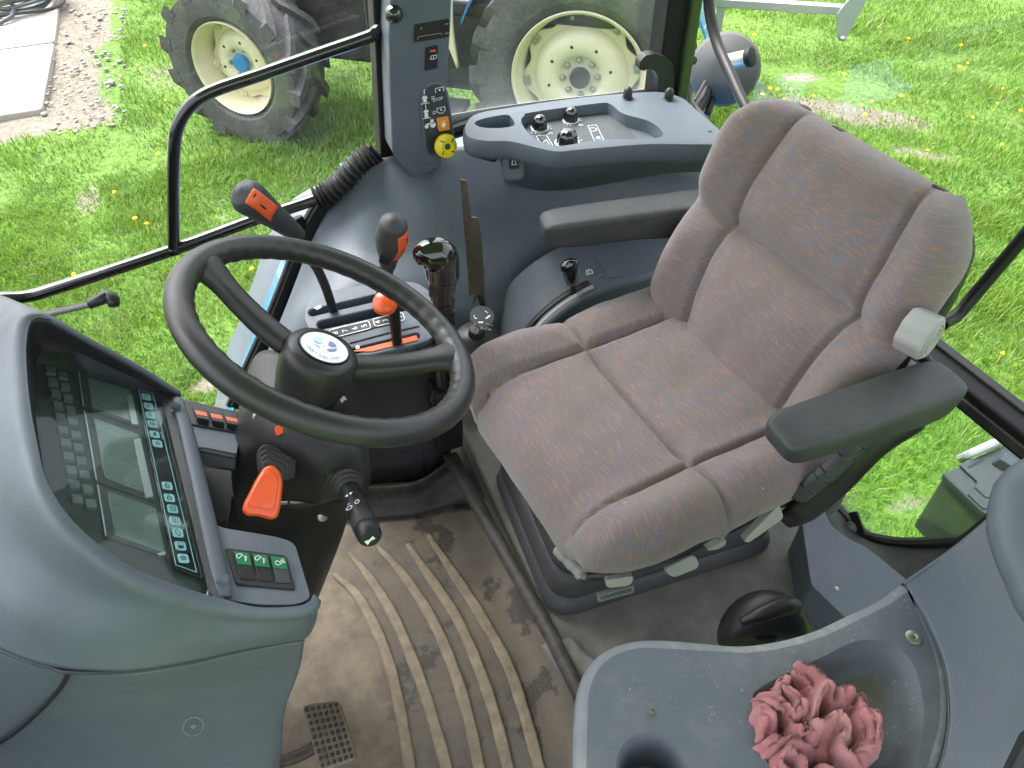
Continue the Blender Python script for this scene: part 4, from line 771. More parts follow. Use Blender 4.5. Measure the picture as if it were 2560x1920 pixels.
b = MB(); q = (0.0382,-0.0419); b.flat(FPi, [(q[0]+.0055*math.cos(a)*.8, q[1]-.001+.0055*math.sin(a)) for a in np.linspace(0, 6.28, 14)], .0096); b.stroke(FPi, [(q[0]-.006, q[1]+.006), (q[0]+.006, q[1]+.0075)], .001, .0096); b.build('button_symbol', M['white'], dm_, smooth=False)
# yellow push-pull knob
q = (0.0305,-0.0848); Fy = frame_from(FPi.p(q[0], q[1], .004), (.18, -1, .28), (1, 0, 0))
b = MB(); b.lathe(Fy, [(.012, -.004), (.014, .012), (.010, .022), (.001, .022)], 20, cap=False); b.build('knob_stem', M['black'], pl)
b = MB(); b.lathe(Fy, [(.010, .018), (.0225, .020), (.0235, .026), (.0215, .032), (.012, .034), (.010, .0325), (.001, .0325)], 36, cap=False); yk = b.build('yellow_knob', M['yellow'], pl)
b = MB(); b.lathe(Fy, [(.0062, .0328), (.0058, .0335), (.001, .0335)], 16, cap=False)
for k in range(4):
    a = RAD(35+90*k); b.stroke(Fy, [(.012*math.cos(a), .012*math.sin(a)), (.019*math.cos(a+.15), .019*math.sin(a+.15))], .0022, .0342)
b.build('knob_marking', M['olive'], yk, smooth=False)
q = (0.3257,1.43,0.871); b = MB(); b.lathe(frame_from(q, (-.2, -1, .2)), [(.008, -.02), (.008, .0), (.013, .003), (.016, .012), (.012, .022), (.005, .027), (.001, .0275)], 20, cap=False); b.build('black_knob', M['shiny'], pl)

# ------------------------------------------------------------ gear lever console
gc = thing('gear_console', 'grey slotted gear lever console beside the driver', 'gear console', (.13, 1.1, .0))
FG = FR['gear']
plate = [(-0.0861,0.0406),(-0.0779,0.0663),(-0.0622,0.0903),(-0.0365,0.0966),(0.05,0.0893),(0.1353,0.0707),(0.1614,0.022),(0.1487,-0.0321),(0.1277,-0.0704),(0.0913,-0.0754),(0.0065,-0.0734),(-0.0433,-0.0725),(-0.0673,-0.0523),(-0.0785,-0.0113)]
b = MB(); b.prism(FG, roundpoly(plate, .02, 5), -.05, 0); gp = b.build('slot_plate', M['grey'], gc, bevel=.009, seg=4)
def slot(p, q, w):
    a, c_ = Vector(p), Vector(q); d = (c_-a).normalized(); n = Vector((-d.y, d.x)); P = []
    for k in range(9): t = RAD(90+180*k/8); P.append(tuple(a+(d*math.cos(t)+n*math.sin(t))*w))
    for k in range(9): t = RAD(-90+180*k/8); P.append(tuple(c_+(d*math.cos(t)+n*math.sin(t))*w))
    return P
sA = ((-0.0675,0.0517), (0.0507,0.0523)); sB = ((-0.0571,0.0193), (0.1012,0.017)); sC = ((-0.0248,-0.055), (0.0973,-0.0553))
cs = []
for (p, q), w, dp in ((sA, .0075, -.020), (sB, .0095, -.030), (sC, .006, -.025)):
    m = MB(); m.prism(FG, slot(p, q, w), dp, .02); cs.append(m)
cut(gp, cs)
b = MB(); b.prism(FG, roundpoly([sB[0], sB[1], (sB[1][0], sB[1][1]-.012), (sB[0][0], sB[0][1]-.012)], .004), -.028, -.018); b.build('slot_floor', M['black'], gc)
b = MB(); b.prism(FG, [sC[0], sC[1], (sC[1][0]+.0, sC[1][1]-.0115), (sC[0][0]+.035, sC[0][1]-.0115)], .0008, .0018); b.build('orange_strip', M['orange_dark'], gc, bevel=.0004)
b = MB(); b.prism(FG, roundpoly([(-0.0561,0.0024),(0.0804,0.0004),(0.081,-0.0157),(-0.0531,-0.0171)], .003), .0006, .002); gl_ = b.build('gear_label', M['grey_dark'], gc, bevel=.0005)
ang_ = math.degrees(math.atan2((0.0203,-0.0058)[1]-(-0.0473,-0.0069)[1], (0.0203,-0.0058)[0]-(-0.0473,-0.0069)[0]))
Fg2 = FG.rot(ang_)
b = MB()
def lab(p0, p1, w=.0185):
    a, c_ = Vector(p0), Vector(p1); d = (c_-a); L = d.length; cc = (a+c_)/2; F2 = FG.at(cc.x, cc.y).rot(math.degrees(math.atan2(d.y, d.x))); R_ = rrect(L, w, .004); b.stroke(F2, R_, .0016, .0026, True); return F2, L
L1, n1 = lab((-0.0502,-0.0082), (0.0234,-0.0068)); L2, n2 = lab((0.0315,-0.0059), (0.0873,-0.0063))
b.stroke(L1, [(-n1*.4, .0100), (-n1*.05, .0100)], .003, .0026); b.build('label_outline', M['white'], gl_, smooth=False)
for k, ch in enumerate('8765'): text(L1, ch, .014, M['white'], 'gear_number', gl_, -n1*.36+n1*.24*k, -.0005, 90, .0026)
for k, ch in enumerate('4321'): text(L2, ch, .014, M['white'], 'gear_number', gl_, -n2*.36+n2*.24*k, -.0005, 90, .0026)
for q in [(0.1481,0.0085),(-0.0101,-0.05)]:
    b = MB(); b.lathe(FG.at(q[0], q[1]), [(.004, .0003), (.004, .0014), (.0022, .0016), (.0018, .0006), (.001, .0006)], 14, cap=False); b.build('screw', M['zinc'], gc)
b = MB(); b.stroke(FG, [(-0.0613,0.0601),(-0.0521,0.063)], .003, .0008); b.stroke(FG, [(-0.0597,0.0561),(-0.0505,0.059)], .0014, .0008); b.build('plate_symbol', M['white'], gc, smooth=False)
b = MB(); b.tube([FG.p(*p, .0005) for p in [(-0.0218,-0.0367),(0.0425,-0.0349),(0.1075,-0.0363)]], .0018, 6); b.build('plate_groove', M['grey_dark'], gc)
# side of the console towards the driver
rows = [[FG.p(*(-0.0668,-0.0503), -.012), FG.p(*(-0.039,-0.0717), -.012), FG.p(*(0.0068,-0.0724), -.012), FG.p(*(0.0577,-0.0724), -.012), FG.p(*(0.0964,-0.0726), -.012), FG.p(*(0.145,-0.0713), -.012)],
        [(0.0462,1.1328,0.3),(0.0943,1.1113,0.29),(0.1392,1.1075,0.29),(0.1932,1.1004,0.29),(0.2349,1.0981,0.29),(0.2869,1.1093,0.3)], [(0.0253,1.1539,0.15),(0.0859,1.1264,0.14),(0.1324,1.1153,0.14),(0.1854,1.1087,0.14),(0.2326,1.0949,0.15),(0.2805,1.116,0.16)], [(-0.0015,1.154,-0.01),(0.0668,1.1347,-0.01),(0.1274,1.1252,-0.01),(0.1869,1.1093,-0.01),(0.246,1.1062,0.0),(0.2825,1.1319,0.02)]]
b = MB(); b.patch(rows, 24, 20); b.build('tunnel_side', M['grey_dark'], gc, solid=.006)
b = MB(); b.tube([(p[0], p[1]-.002, p[2]+.001) for p in [(0.2223,1.0492,0.44),(0.227,1.0963,0.292),(0.2196,1.0959,0.147),(0.2142,1.0993,0.006)]], .0016, 6, n=20); b.build('side_joint', M['black'], gc)
# lower rubber skirt of the tunnel
b = MB(); b.patch([[(-0.0002,1.0945,0.07),(0.0915,1.0658,0.07),(0.1861,1.0452,0.07),(0.2532,1.0617,0.08),(0.2801,1.0631,0.09)], [(-0.0168,1.0944,0.03),(0.0756,1.0628,0.03),(0.1706,1.0394,0.03),(0.2454,1.0517,0.04),(0.2885,1.047,0.05)], [(-0.0359,1.0707,0.004),(0.0656,1.0356,0.004),(0.1696,1.0084,0.004),(0.2504,1.0012,0.01),(0.2924,0.9693,0.03)]], 24, 10); b.build('rubber_skirt', M['black_dusty'], gc, solid=.004)

def lever(name, label, knob_fn, loc): 
    t = thing(name, label, 'lever', loc); knob_fn(t); return t
# lever with the long knob at the far left
def kA(t):
    base = Vector(FG.p(*(-0.0301,0.0436), -.01)); mid = Vector((0.0856,1.14,0.5727)); tip = Vector((0.0503,1.1,0.6995)); end = Vector((0.0036,1.085,0.7719))
    b = MB(); b.tube([base, mid, tip], .0085, 8, n=16, flat=((1, 0, 0), 1.0, .5)); b.build('shaft', M['black'], t, bevel=.001)
    ax = (tip-end).normalized(); b = MB(); b.tube([tip+ax*.028, tip, tip+(end-tip)*.35, tip+(end-tip)*.7, end, end-ax*.012, end-ax*.022], [.011, .016, .019, .024, .027, .022, .006], 20, n=40); kb = b.build('knob', M['grey_dark'], t, ang=180)
    F = frame_from(tip+(end-tip)*.64, (-.05, -.70, .70), -ax)
    lb = decal(kb, F, np.linspace(-.020, .016, 9), np.linspace(-.012, .013, 9), 'knob_label', M['orange_dark'])
    decal(kb, F, np.linspace(-.010, -.002, 4), np.linspace(.002, .0045, 3), 'label_mark', M['black'], .0014); decal(kb, F, np.linspace(.008, .010, 3), np.linspace(-.006, .000, 4), 'label_mark', M['black'], .0014)
lever('range_lever', 'lever with long grey knob and orange label nearest the door', kA, (0.1009,1.1839,0.45))
def kB(t):
    base = Vector(FG.p(*(0.0483,0.024), -.02)); mid = Vector((0.1927,1.12,0.5477)); neck = Vector((0.198,1.09,0.6063)); end = Vector((0.2074,1.06,0.6936))
    b = MB(); b.tube([base, mid, neck], [.012, .012, .015], 10, n=16, flat=((0, 1, 0), .6, 1)); b.build('shaft', M['black_dusty'], t)
    ax = (end-neck).normalized(); b = MB(); b.tube([neck-ax*.02, neck, neck+ax*.03, neck+ax*.055, end, end+ax*.012], [.013, .015, .023, .027, .022, .006], 20, n=40); kb = b.build('knob', M['grey_dark'], t, ang=180)
    F = frame_from(neck+ax*.046, (.66, -.74, .12), ax)
    decal(kb, F, np.linspace(-.028, .026, 10), np.linspace(-.014, .016, 9), 'knob_label', M['orange_dark'])
    decal(kb, F, np.linspace(.006, .014, 4), np.linspace(-.004, -.001, 3), 'label_mark', M['black'], .0014); decal(kb, F, np.linspace(-.018, -.016, 3), np.linspace(-.004, .003, 4), 'label_mark', M['black'], .0014)
    F2 = frame_from(neck+ax*.035, (-.55, -.85, .1), ax)
    for s in (0, 1):
        b = MB(); b.prism(F2, rrect(.020, .018, .004, -.012+.024*s, 0), .012, .0265); b.build('button', M['black'], kb, bevel=.003)
lever('gear_lever', 'upright lever with black button knob and orange side label', kB, (0.1812,1.1718,0.44))
def kC(t):
    base = Vector(FG.p(*(0.0601,-0.058), -.02)); top = Vector((0.1796,1.0,0.5858))
    b = MB(); b.tube([base, (base+top)/2, top], .0095, 8, n=10, flat=((1, 0, 0), 1.0, .5)); b.build('shaft', M['black'], t)
    tip = Vector((0.1663,1.0,0.5897)); b = MB(); b.lathe(frame_from(tip, (-.3, -.5, .9)), [(.006, -.014), (.018, -.008), (.021, .0), (.018, .008), (.010, .012), (.001, .013)], 20, cap=False); b.build('orange_tip', M['orange'], t)
lever('short_lever', 'short black lever with orange tip behind the steering wheel rim', kC, (0.1917,1.0822,0.43))
def kD(t):
    base = Vector((0.2701,1.07,0.2778)); low = Vector((0.2701,1.06,0.3863)); mid = Vector((0.2726,1.05,0.5154)); neck = Vector((0.2766,1.05,0.5649)); top = Vector((0.2659,1.045,0.621))
    b = MB(); b.tube([base, low, mid, neck], [.020, .020, .019, .020], 16, n=60); o = b.build('taped_shaft', M['tape'], t)
    for k in range(7):
        c_ = low+(neck-low)*(k+.3)/7; b = MB(); F = frame_from(c_, (neck-low).normalized()+Vector((.12*math.sin(k*2), .1*math.cos(k), 0))); b.lathe(F, [(.0203, -.007), (.0212, -.005), (.0214, .004), (.0205, .007)], 18, cap=False); b.build('tape_wrap', M['tape'], t)
    b = MB(); ax = (neck-mid).normalized(); b.tube([mid+ax*.01, neck, neck+ax*.020, top+Vector((.006, 0, .004)), top+Vector((-.020, -.004, .012)), top+Vector((-.034, -.006, .006))], [.020, .024, .030, .031, .024, .008], 22, n=44); b.build('grip', M['shiny'], t, ang=180)
    F = frame_from(neck+Vector((-.02, -.012, -.005)), (-.8, -.6, .1), (0, 0, 1)); b = MB(); b.prism(F, rrect(.026, .016, .004), -.004, .004); b.build('trigger', M['rust'], t, bevel=.002)
    F = frame_from(base, (low-base).normalized(), (1, 0, 0)); b = MB(); b.prism(F, rrect(.062, .055, .010), -.02, .028, .9); b.build('gaiter', M['rubber'], t, bevel=.006)
    b = MB(); b.prism(F, rrect(.058, .05, .008), -.16, -.015); b.build('bracket', M['black'], t, bevel=.004)
    b = MB(); b.tube([(0.2414,1.04,0.3233),(0.2324,1.03,0.3174),(0.2378,1.03,0.2899),(0.2456,1.04,0.2506),(0.2571,1.05,0.2016)], .004, 6, n=20); b.build('cable', M['rubber'], t)
lever('loader_lever', 'glossy black grip on a shaft wrapped in black tape', kD, (0.261,1.037,0.3))
# rusty bar on a bent rod
rb = thing('steel_bar_lever', 'flat rusty steel bar welded to a bent rod', 'lever', (0.3511,1.0734,0.43))
Fbar = frame_from((0.3478,1.11,0.6075), (-.35, -.93, .12), (0, 0, 1)); 
outl = [(0.3342,1.11,0.7093), (0.3453,1.11,0.7061), (0.3516,1.11,0.6395), (0.3624,1.11,0.6379), (0.3692,1.11,0.609), (0.3737,1.11,0.4817), (0.3421,1.11,0.4841), (0.3393,1.11,0.5855), (0.3374,1.11,0.6195)]
P2 = [((Vector(p)-Fbar.o).dot(Fbar.u), (Vector(p)-Fbar.o).dot(Fbar.v)) for p in outl]
b = MB(); b.prism(Fbar, P2, -.0025, .0025); b.build('flat_bar', M['rust'], rb, bevel=.0006)
b = MB(); b.tube([(0.3536,1.105,0.5038),(0.3566,1.1,0.4831),(0.3598,1.09,0.4646),(0.3573,1.085,0.4414)], .006, 10, n=20); b.build('rod', M['frame_paint'], rb)
b = MB(); b.lathe(frame_from((0.3541,1.106,0.5072), (0, -.3, -1)), [(.003, -.012), (.008, -.004), (.0085, .004), (.006, .01)], 10, cap=False); b.build('weld', M['zinc'], rb)
dq = Vector((0.3423,1.0425,0.475)); Fd = frame_from(dq, (-.05, -.35, .94), (1, 0, 0)); b = MB(); b.lathe(Fd, [(.001, -.002), (.022, -.002), (.022, .001), (.001, .001)], 28, cap=False); ds = b.build('marked_disc', M['grey_dark'], rb)
b = MB(); b.stroke(Fd, [(-.013, .006), (-.013, -.001), (-.010, -.001)], .0016, .0014); b.stroke(Fd, [(.009, .009), (.012, .004)], .0016, .0014); b.stroke(Fd, [(-.009, -.010), (-.003, -.012)], .003, .0014); b.stroke(Fd, [(.006, -.006), (.014, -.003)], .003, .0014); b.build('disc_marking', M['white'], ds, smooth=False)
b = MB(); b.lathe(frame_from(dq+Vector((-.010, .004, -.042)), (-.05, -.2, 1)), [(.044, -.05), (.044, -.03), (.040, -.012), (.030, -.004), (.016, .002), (.012, .016), (.001, .017)], 28, cap=False); b.build('rubber_boot', M['black'], rb)

# lift lever quadrant on the console
lq = thing('lift_lever', 'small black lift lever in its curved quadrant under the right armrest', 'lever', (.62, 1.16, .25))
def arch(y0, y1, dz, name, mat, bev, x0=-1, x1=1):
    prof = [(.43, .20), (.455, .27), (.50, .335), (.55, .372), (.60, .392), (.66, .402), (.74, .405), (.84, .400), (.90, .38)]
    q = crom([(*p, 0) for p in prof], 40); P = [(p[0], p[1]+dz) for p in q]+[(.92, .10), (.42, .10)]
    m = MB(); m.prism(Frame((0, y0, 0), (1, 0, 0), (0, 0, 1), (0, -1, 0)), P, -(y1-y0), 0); return m.build(name, mat, lq, bevel=bev)
arch(1.12, 1.30, 0, 'quadrant_cover', M['grey'], .012); arch(1.085, 1.1195, -.045, 'cover_edge', M['grey_dark'], .010)
b = MB(); prof = [(.445, .262), (.48, .318), (.53, .363), (.58, .389), (.61, .398)]; b.tube([(p[0], 1.155, p[1]-.001) for p in prof], .006, 8, n=24, flat=((0, 1, 0), 1.2, .6)); b.build('slot', M['black'], lq)
b = MB(); b.tube([(p[0]+.004, 1.138, p[1]-.001) for p in prof], .006, 8, n=24, flat=((0, 1, 0), .9, .5)); b.build('slot_edge', M['lever_grey'], lq)
kb0, kb1 = Vector((0.5741,1.15,0.396)), Vector((0.553,1.13,0.4699)); b = MB(); b.tube([kb0-Vector((0, 0, .03)), kb0, kb0+(kb1-kb0)*.5], .006, 8); b.build('shaft', M['black'], lq)
b = MB(); ax = (kb1-kb0).normalized(); b.tube([kb0+ax*.015, kb0+ax*.025, kb1, kb1+ax*.012, kb1+ax*.018], [.008, .013, .019, .015, .004], 18, n=28, flat=((0, 1, 0), .7, 1)); b.build('knob', M['shiny'], lq, ang=180)
Fq = frame_from((.655, 1.17, .4035), (0, 0, 1), (1, 0, 0)); b = MB(); b.prism(Fq, roundpoly([(.0, -.028), (.0, .05), (.17, .06), (.17, -.02)], .006), -.002, .0015); b.build('cover_plate', M['grey'], lq, bevel=.001)
b = MB(); b.stroke(Fq, [(-.042, .0), (-.036, .014), (-.026, .012), (-.028, .0)], .002, .0012, True); b.stroke(Fq, [(-.036, .002), (-.030, .016)], .0015, .0012); b.build('lift_symbol', M['white'], lq, smooth=False)
b = MB(); b.lathe(Fq.at(-.018, -.012, .0), [(.0045, 0), (.0045, .0012), (.002, .0014), (.001, .0004)], 12, cap=False); b.build('screw', M['zinc'], lq)

# ------------------------------------------------------------ steering wheel and column
FW = FR['wheel']
swt = thing('steering_wheel', 'two-spoke black steering wheel with a white round badge on its hub', 'steering wheel', FW.p(0, 0, -.08))
b = MB(); n_ = 180; R_ = []
for k in range(n_):
    a = 2*math.pi*k/n_; c_ = FW.p(.1825*math.cos(a), .1825*math.sin(a), 0); rad = (FW.u*math.cos(a)+FW.v*math.sin(a)); ring = []
    for i in range(16):
        t = 2*math.pi*i/16; r = .0175
        if math.cos(t) < -.35: r -= .0016*(.5+.5*math.cos(k*2*math.pi/n_*46))*(-math.cos(t))
        ring.append(c_+rad*(r*math.cos(t))+FW.n*(r*.95*math.sin(t)))
    R_.append(ring)
R_.append(R_[0]); b.rings(R_, cap=False); b.build('rim', M['vinyl'], swt, ang=180)
for q in [(-0.0908,-0.1303),(0.0099,0.1436)]:
    a = math.atan2(q[1], q[0]); d = Vector((math.cos(a), math.sin(a))); R_ = []
    for t, w, th, h in ((.030, .022, .014, -.052), (.07, .020, .0135, -.046), (.12, .0185, .013, -.028), (.15, .0190, .0135, -.012), (.166, .025, .0145, -.003), (.178, .036, .0150, 0)):
        R_.append([FW.p(*(d*t+Vector((-d.y, d.x))*w*cx_), h+th*cy_) for cx_, cy_ in ((-1, -.5), (-.98, .3), (-.72, .85), (-.3, 1), (.3, 1), (.72, .85), (.98, .3), (1, -.5), (.6, -.95), (-.6, -.95))])
    b = MB(); b.rings(R_); b.build('spoke', M['vinyl'], swt, sub=1, ang=180)
b = MB(); FW = FW.off(-.036); b.lathe(FW, [(.034, -.075), (.041, -.070), (.0465, -.045), (.0495, -.02), (.0495, -.010), (.0475, .002), (.043, .007), (.0345, .0085), (.0335, .0065), (.001, .0065)], 48, cap=False); b.build('hub', M['vinyl'], swt, ang=45)
b = MB(); b.lathe(FW, [(.0335, .007), (.0335, .0105), (.0322, .0112), (.031, .0095)], 40, cap=False); b.build('badge_ring', M['black'], swt)
b = MB(); b.lathe(FW, [(.0312, .007), (.0312, .0098), (.001, .0104)], 40, cap=False); bd = b.build('badge', M['badge'], swt)
# badge print: lettering along one edge and a three-leaf emblem
tA, tB = (-0.0049,0.0119), (-0.0144,-0.0131); ang_ = math.degrees(math.atan2(tB[1]-tA[1], tB[0]-tA[0]))
# which way is up for the print
Ft = FW.rot(ang_); cc = Vector(((tA[0]+tB[0])/2, (tA[1]+tB[1])/2)); flip = 0
txt = 'NEW HOLLAND'; 
for k, ch in enumerate(txt):
    if ch == ' ': continue
    a = RAD(90-(k-5)*-11.5*-1); x_, y_ = .0228*math.cos(a), .0228*math.sin(a); text(Ft, ch, .0068, M['badge_blue'], 'lettering', bd, x_, -y_ if False else y_, math.degrees(a)-90, .0111)
e_ = [[(-.013, -.003), (-.012, .004), (-.006, .009), (-.002, .009), (-.005, .004), (-.010, .001)], [(-.012, -.006), (-.008, -.002), (-.003, -.001), (-.003, -.011), (-.008, -.010)], [(.004, -.011), (.003, -.002), (.008, .002), (.013, -.002), (.011, -.008)], [(.003, .009), (.008, .008), (.012, .003), (.008, .003)]]
for k, P in enumerate(e_):
    b = MB(); b.flat(Ft, [(p[0]*1.25, p[1]*1.15-.004) for p in roundpoly(P, .002)], .0112); b.build('emblem_leaf', M['badge_blue' if k in (0, 1) else 'badge_pale'], bd, smooth=False)

col = thing('steering_column', 'black plastic steering column shroud with orange shuttle lever and indicator stalk', 'steering column', (-.05, .79, .0))
b = MB(); b.lathe(FW, [(.022, -.12), (.022, -.08), (.026, -.070), (.026, -.06)], 24, cap=False); b.build('shaft_collar', M['rubber'], col)
# shroud: upper cowl behind the wheel hub and the boxy lower part
rows = [[(-0.0841,0.8368,0.58),(-0.0537,0.9074,0.6),(-0.0324,0.9246,0.61),(-0.008,0.8984,0.62),(0.0116,0.8602,0.62),(0.0364,0.821,0.62),(0.0533,0.7868,0.61),(0.0646,0.7566,0.58),(0.0661,0.7386,0.55)],
        [(-0.0974,0.8011,0.57),(-0.0664,0.8234,0.61),(-0.0406,0.821,0.63),(-0.0156,0.7917,0.64),(0.007,0.765,0.64),(0.0284,0.7396,0.635),(0.0445,0.7262,0.62),(0.0593,0.7095,0.59),(0.062,0.7138,0.55)],
        [(-0.1052,0.7867,0.55),(-0.084,0.7821,0.585),(-0.0637,0.7645,0.605),(-0.0404,0.7463,0.615),(-0.0186,0.7336,0.615),(0.008,0.7196,0.61),(0.0311,0.7071,0.6),(0.053,0.6999,0.57),(0.0579,0.7024,0.54)],
        [(-0.1143,0.7723,0.52),(-0.0979,0.7708,0.545),(-0.0789,0.7634,0.565),(-0.0475,0.7467,0.58),(-0.0268,0.7304,0.575),(-0.002,0.7085,0.565),(0.0219,0.7077,0.56),(0.0434,0.7037,0.54),(0.0527,0.6997,0.52)],
        [(-0.1324,0.7583,0.46),(-0.1187,0.771,0.47),(-0.0998,0.7733,0.48),(-0.0653,0.7644,0.48),(-0.0406,0.7549,0.48),(-0.0105,0.743,0.475),(0.0128,0.7388,0.48),(0.0349,0.7321,0.48),(0.049,0.7205,0.48)]]
b = MB(); b.patch(rows, 48, 36); b.build('shroud', M['black'], col, solid=.006, ang=180)
b = MB(); b.patch([[(-0.1238,0.7751,0.5),(-0.0922,0.7739,0.47),(-0.0429,0.763,0.46),(-0.0036,0.7568,0.46),(0.0286,0.7408,0.47)], [(-0.162,0.7849,0.38),(-0.1108,0.783,0.38),(-0.0588,0.7703,0.37),(-0.024,0.766,0.37),(0.0172,0.7657,0.38)], [(-0.2068,0.7737,0.22),(-0.1445,0.7643,0.24),(-0.1011,0.7566,0.24),(-0.0628,0.7601,0.24),(-0.0215,0.7802,0.27)], [(-0.2523,0.7494,0.05),(-0.1805,0.7606,0.08),(-0.1288,0.7576,0.1),(-0.0907,0.769,0.12),(-0.0631,0.7915,0.16)]], 30, 24); b.build('lower_cover', M['black'], col, solid=.006, ang=180)
b = MB(); b.tube([(p[0], p[1]-.002, p[2]+.002) for p in [(-0.0485,0.766,0.47),(-0.066,0.773,0.43),(-0.0795,0.7763,0.385),(-0.1068,0.7788,0.32)]], .0018, 6, n=20); b.build('cover_joint', M['zinc'], col)
b = MB(); b.tube([(p[0], p[1]-.002, p[2]+.002) for p in [(0.0076,0.7221,0.612),(0.0097,0.7078,0.58),(0.0072,0.7041,0.566),(-0.0097,0.743,0.48)]], .0025, 6, n=20); b.build('shroud_joint', M['rubber'], col)
b = MB(); b.lathe(frame_from(Vector((-0.0154,0.7634,0.415))+Vector((.003, -.006, .004)), (.5, -.7, .5)), [(.009, -.006), (.009, .001), (.006, .003), (.001, .0032)], 18, cap=False); b.build('dome_screw', M['zinc'], col)
b = MB(); b.lathe(frame_from(Vector((-0.0583,0.7941,0.618))+Vector((0, -.003, .002)), (-.2, -.7, .7)), [(.007, -.006), (.007, .001), (.004, .002), (.003, .0), (.001, 0)], 16, cap=False); b.build('shroud_screw', M['zinc'], col)
b = MB(); Fsm = frame_from((0.0493,0.7763,0.62), (.3, -.3, .9), (.6, .6, 0)); b.stroke(Fsm, [(-.010, -.002), (-.005, .003)], .0025, .003); b.stroke(Fsm, [(.0, 0), (.010, .001)], .004, .003); b.stroke(Fsm, [(.004, .003), (.009, -.003)], .002, .003); b.build('column_marking', M['white'], col, smooth=False)
# red reflector bit under the rim
b = MB(); Fr_ = frame_from((-0.0182,0.7556,0.628), (.2, -.6, .75), (.8, .3, 0)); b.prism(Fr_, roundpoly([(-.025, -.005), (.024, -.006), (.024, .006), (-.022, .006)], .003), -.002, .004); b.build('warning_label', M['orange'], col, bevel=.001)
# gaiter and orange lever
def plane_poly(o_, n_, pts, uref=(1, 0, 0)):
    F = frame_from(o_, n_, uref); return F, [((Vector(p)-F.o).dot(F.u), (Vector(p)-F.o).dot(F.v)) for p in pts]
LN = Vector((.15, -.62, .78)).normalized()
gq = [(-0.0718,0.7581,0.592), (-0.0586,0.7577,0.6), (-0.0264,0.7308,0.602), (-0.0235,0.7232,0.596), (-0.0354,0.7105,0.568), (-0.0789,0.738,0.565)]
Fg_, gp_ = plane_poly(sum((Vector(p) for p in gq), Vector())/6+LN*.014, LN, gq); mx, my = (0.2389,-0.1088)
gcx = sum(p[0] for p in gp_)/6; gcy = sum(p[1] for p in gp_)/6
for k in range(4):
    s_ = 1-.13*k; b = MB(); b.prism(Fg_, roundpoly([(gcx+(p[0]-gcx)*s_-.003*k, gcy+(p[1]-gcy)*s_-.004*k) for p in gp_], .010), .007*k-.03*(k == 0), .007*k+.0052); b.build('gaiter_fold', M['rubber'], col, bevel=.0025)
o_ = Vector((-0.0764,0.6882,0.585))
def lpx(pts): return pts
lv = [o_+d_ for d_ in ()]
lev = []
for px_ in ((-0.0543,0.7104,0.61), (-0.0468,0.699,0.604), (-0.0479,0.687,0.597), (-0.0591,0.6639,0.578), (-0.0649,0.6571,0.572), (-0.0729,0.6571,0.57), (-0.0881,0.6675,0.572), (-0.1007,0.6723,0.572), (-0.1053,0.6794,0.575), (-0.1015,0.6863,0.58), (-0.0783,0.7041,0.6), (-0.0663,0.712,0.607)): lev.append(Vector(px_))
Fl_, lp_ = plane_poly(o_, LN, lev)
b = MB(); b.prism(Fl_, roundpoly(lp_, .006, 4), .008, .027); ol = b.build('shuttle_lever', M['orange'], col, bevel=.006, seg=4)
lcx = sum(p[0] for p in lp_)/len(lp_); lcy = sum(p[1] for p in lp_)/len(lp_)
b = MB(); b.prism(Fl_, roundpoly([(lcx+(p[0]-lcx)*.74, lcy+.004+(p[1]-lcy)*.72) for p in lp_], .006, 4), .026, .0292); b.build('raised_panel', M['orange'], ol, bevel=.003)
# indicator stalk
s0, s1 = Vector((0.0291,0.7008,0.555)), Vector((0.0374,0.5773,0.585)); ax = (s1-s0).normalized(); L = (s1-s0).length
for k in range(5):
    b = MB(); Fk = frame_from(s0+ax*(.004+.0065*k-.008), ax); r = .030-.0032*k; b.lathe(Fk, [(r*.86, -.004), (r, -.001), (r*.98, .002), (r*.8, .004)], 24, cap=False); b.build('stalk_boot_fold', M['rubber'], col)
b = MB(); Fs_ = frame_from(s0, ax, (0, 0, 1)); b.lathe(Fs_, [(.011, .0), (.0125, .02), (.0140, .035), (.0155, L*.70), (.0155, L*.72)], 24, cap=False); stk = b.build('indicator_stalk', M['black'], col)
b = MB(); b.lathe(Fs_, [(.0155, L*.72), (.0163, L*.725), (.0163, L*.86), (.0155, L*.865)], 24, cap=False); b.build('dial_ring', M['rubber'], stk)
b = MB(); b.lathe(Fs_, [(.0155, L*.865), (.0162, L*.875), (.0150, L*.99), (.0125, L*1.02), (.001, L*1.025)], 24, cap=False); b.build('horn_button', M['black'], stk)
sn_ = Vector((-.1, -.75, .65)); sn_ = sn_-ax*sn_.dot(ax); side = frame_from(s0+ax*L*.52, sn_, ax); side.o = side.o+side.n*.0162
b = MB()
b.flat(side, [(-.0145, .0015), (-.0095, .0015), (-.012, .0060)], .0002); b.flat(side, [(-.0145, -.0015), (-.0095, -.0015), (-.012, -.0060)], .0002)
b.stroke(side, [(.003*math.cos(a)+.010, .006+.003*math.sin(a)) for a in np.linspace(0, 6.28, 10)], .001, .0006)
b.stroke(side, [(.003*math.cos(a)+.012, -.006+.004*math.sin(a)) for a in np.linspace(0, 6.28, 10)], .001, .0006)
for k in range(3): b.stroke(side, [(.006-.001*k, -.004-.002*k), (.004, -.004-.002*k)], .0009, .0006)
b.build('stalk_symbols', M['white'], stk, smooth=False)
Fh = frame_from(s1+ax*.0036, ax, (.8, .2, .3)); b = MB(); b.flat(Fh, [(-.008, -.004), (-.002, -.0015), (.004, -.003), (.004, .003), (-.002, .0015), (-.008, .004)], .001); b.build('horn_symbol', M['white'], stk, smooth=False)

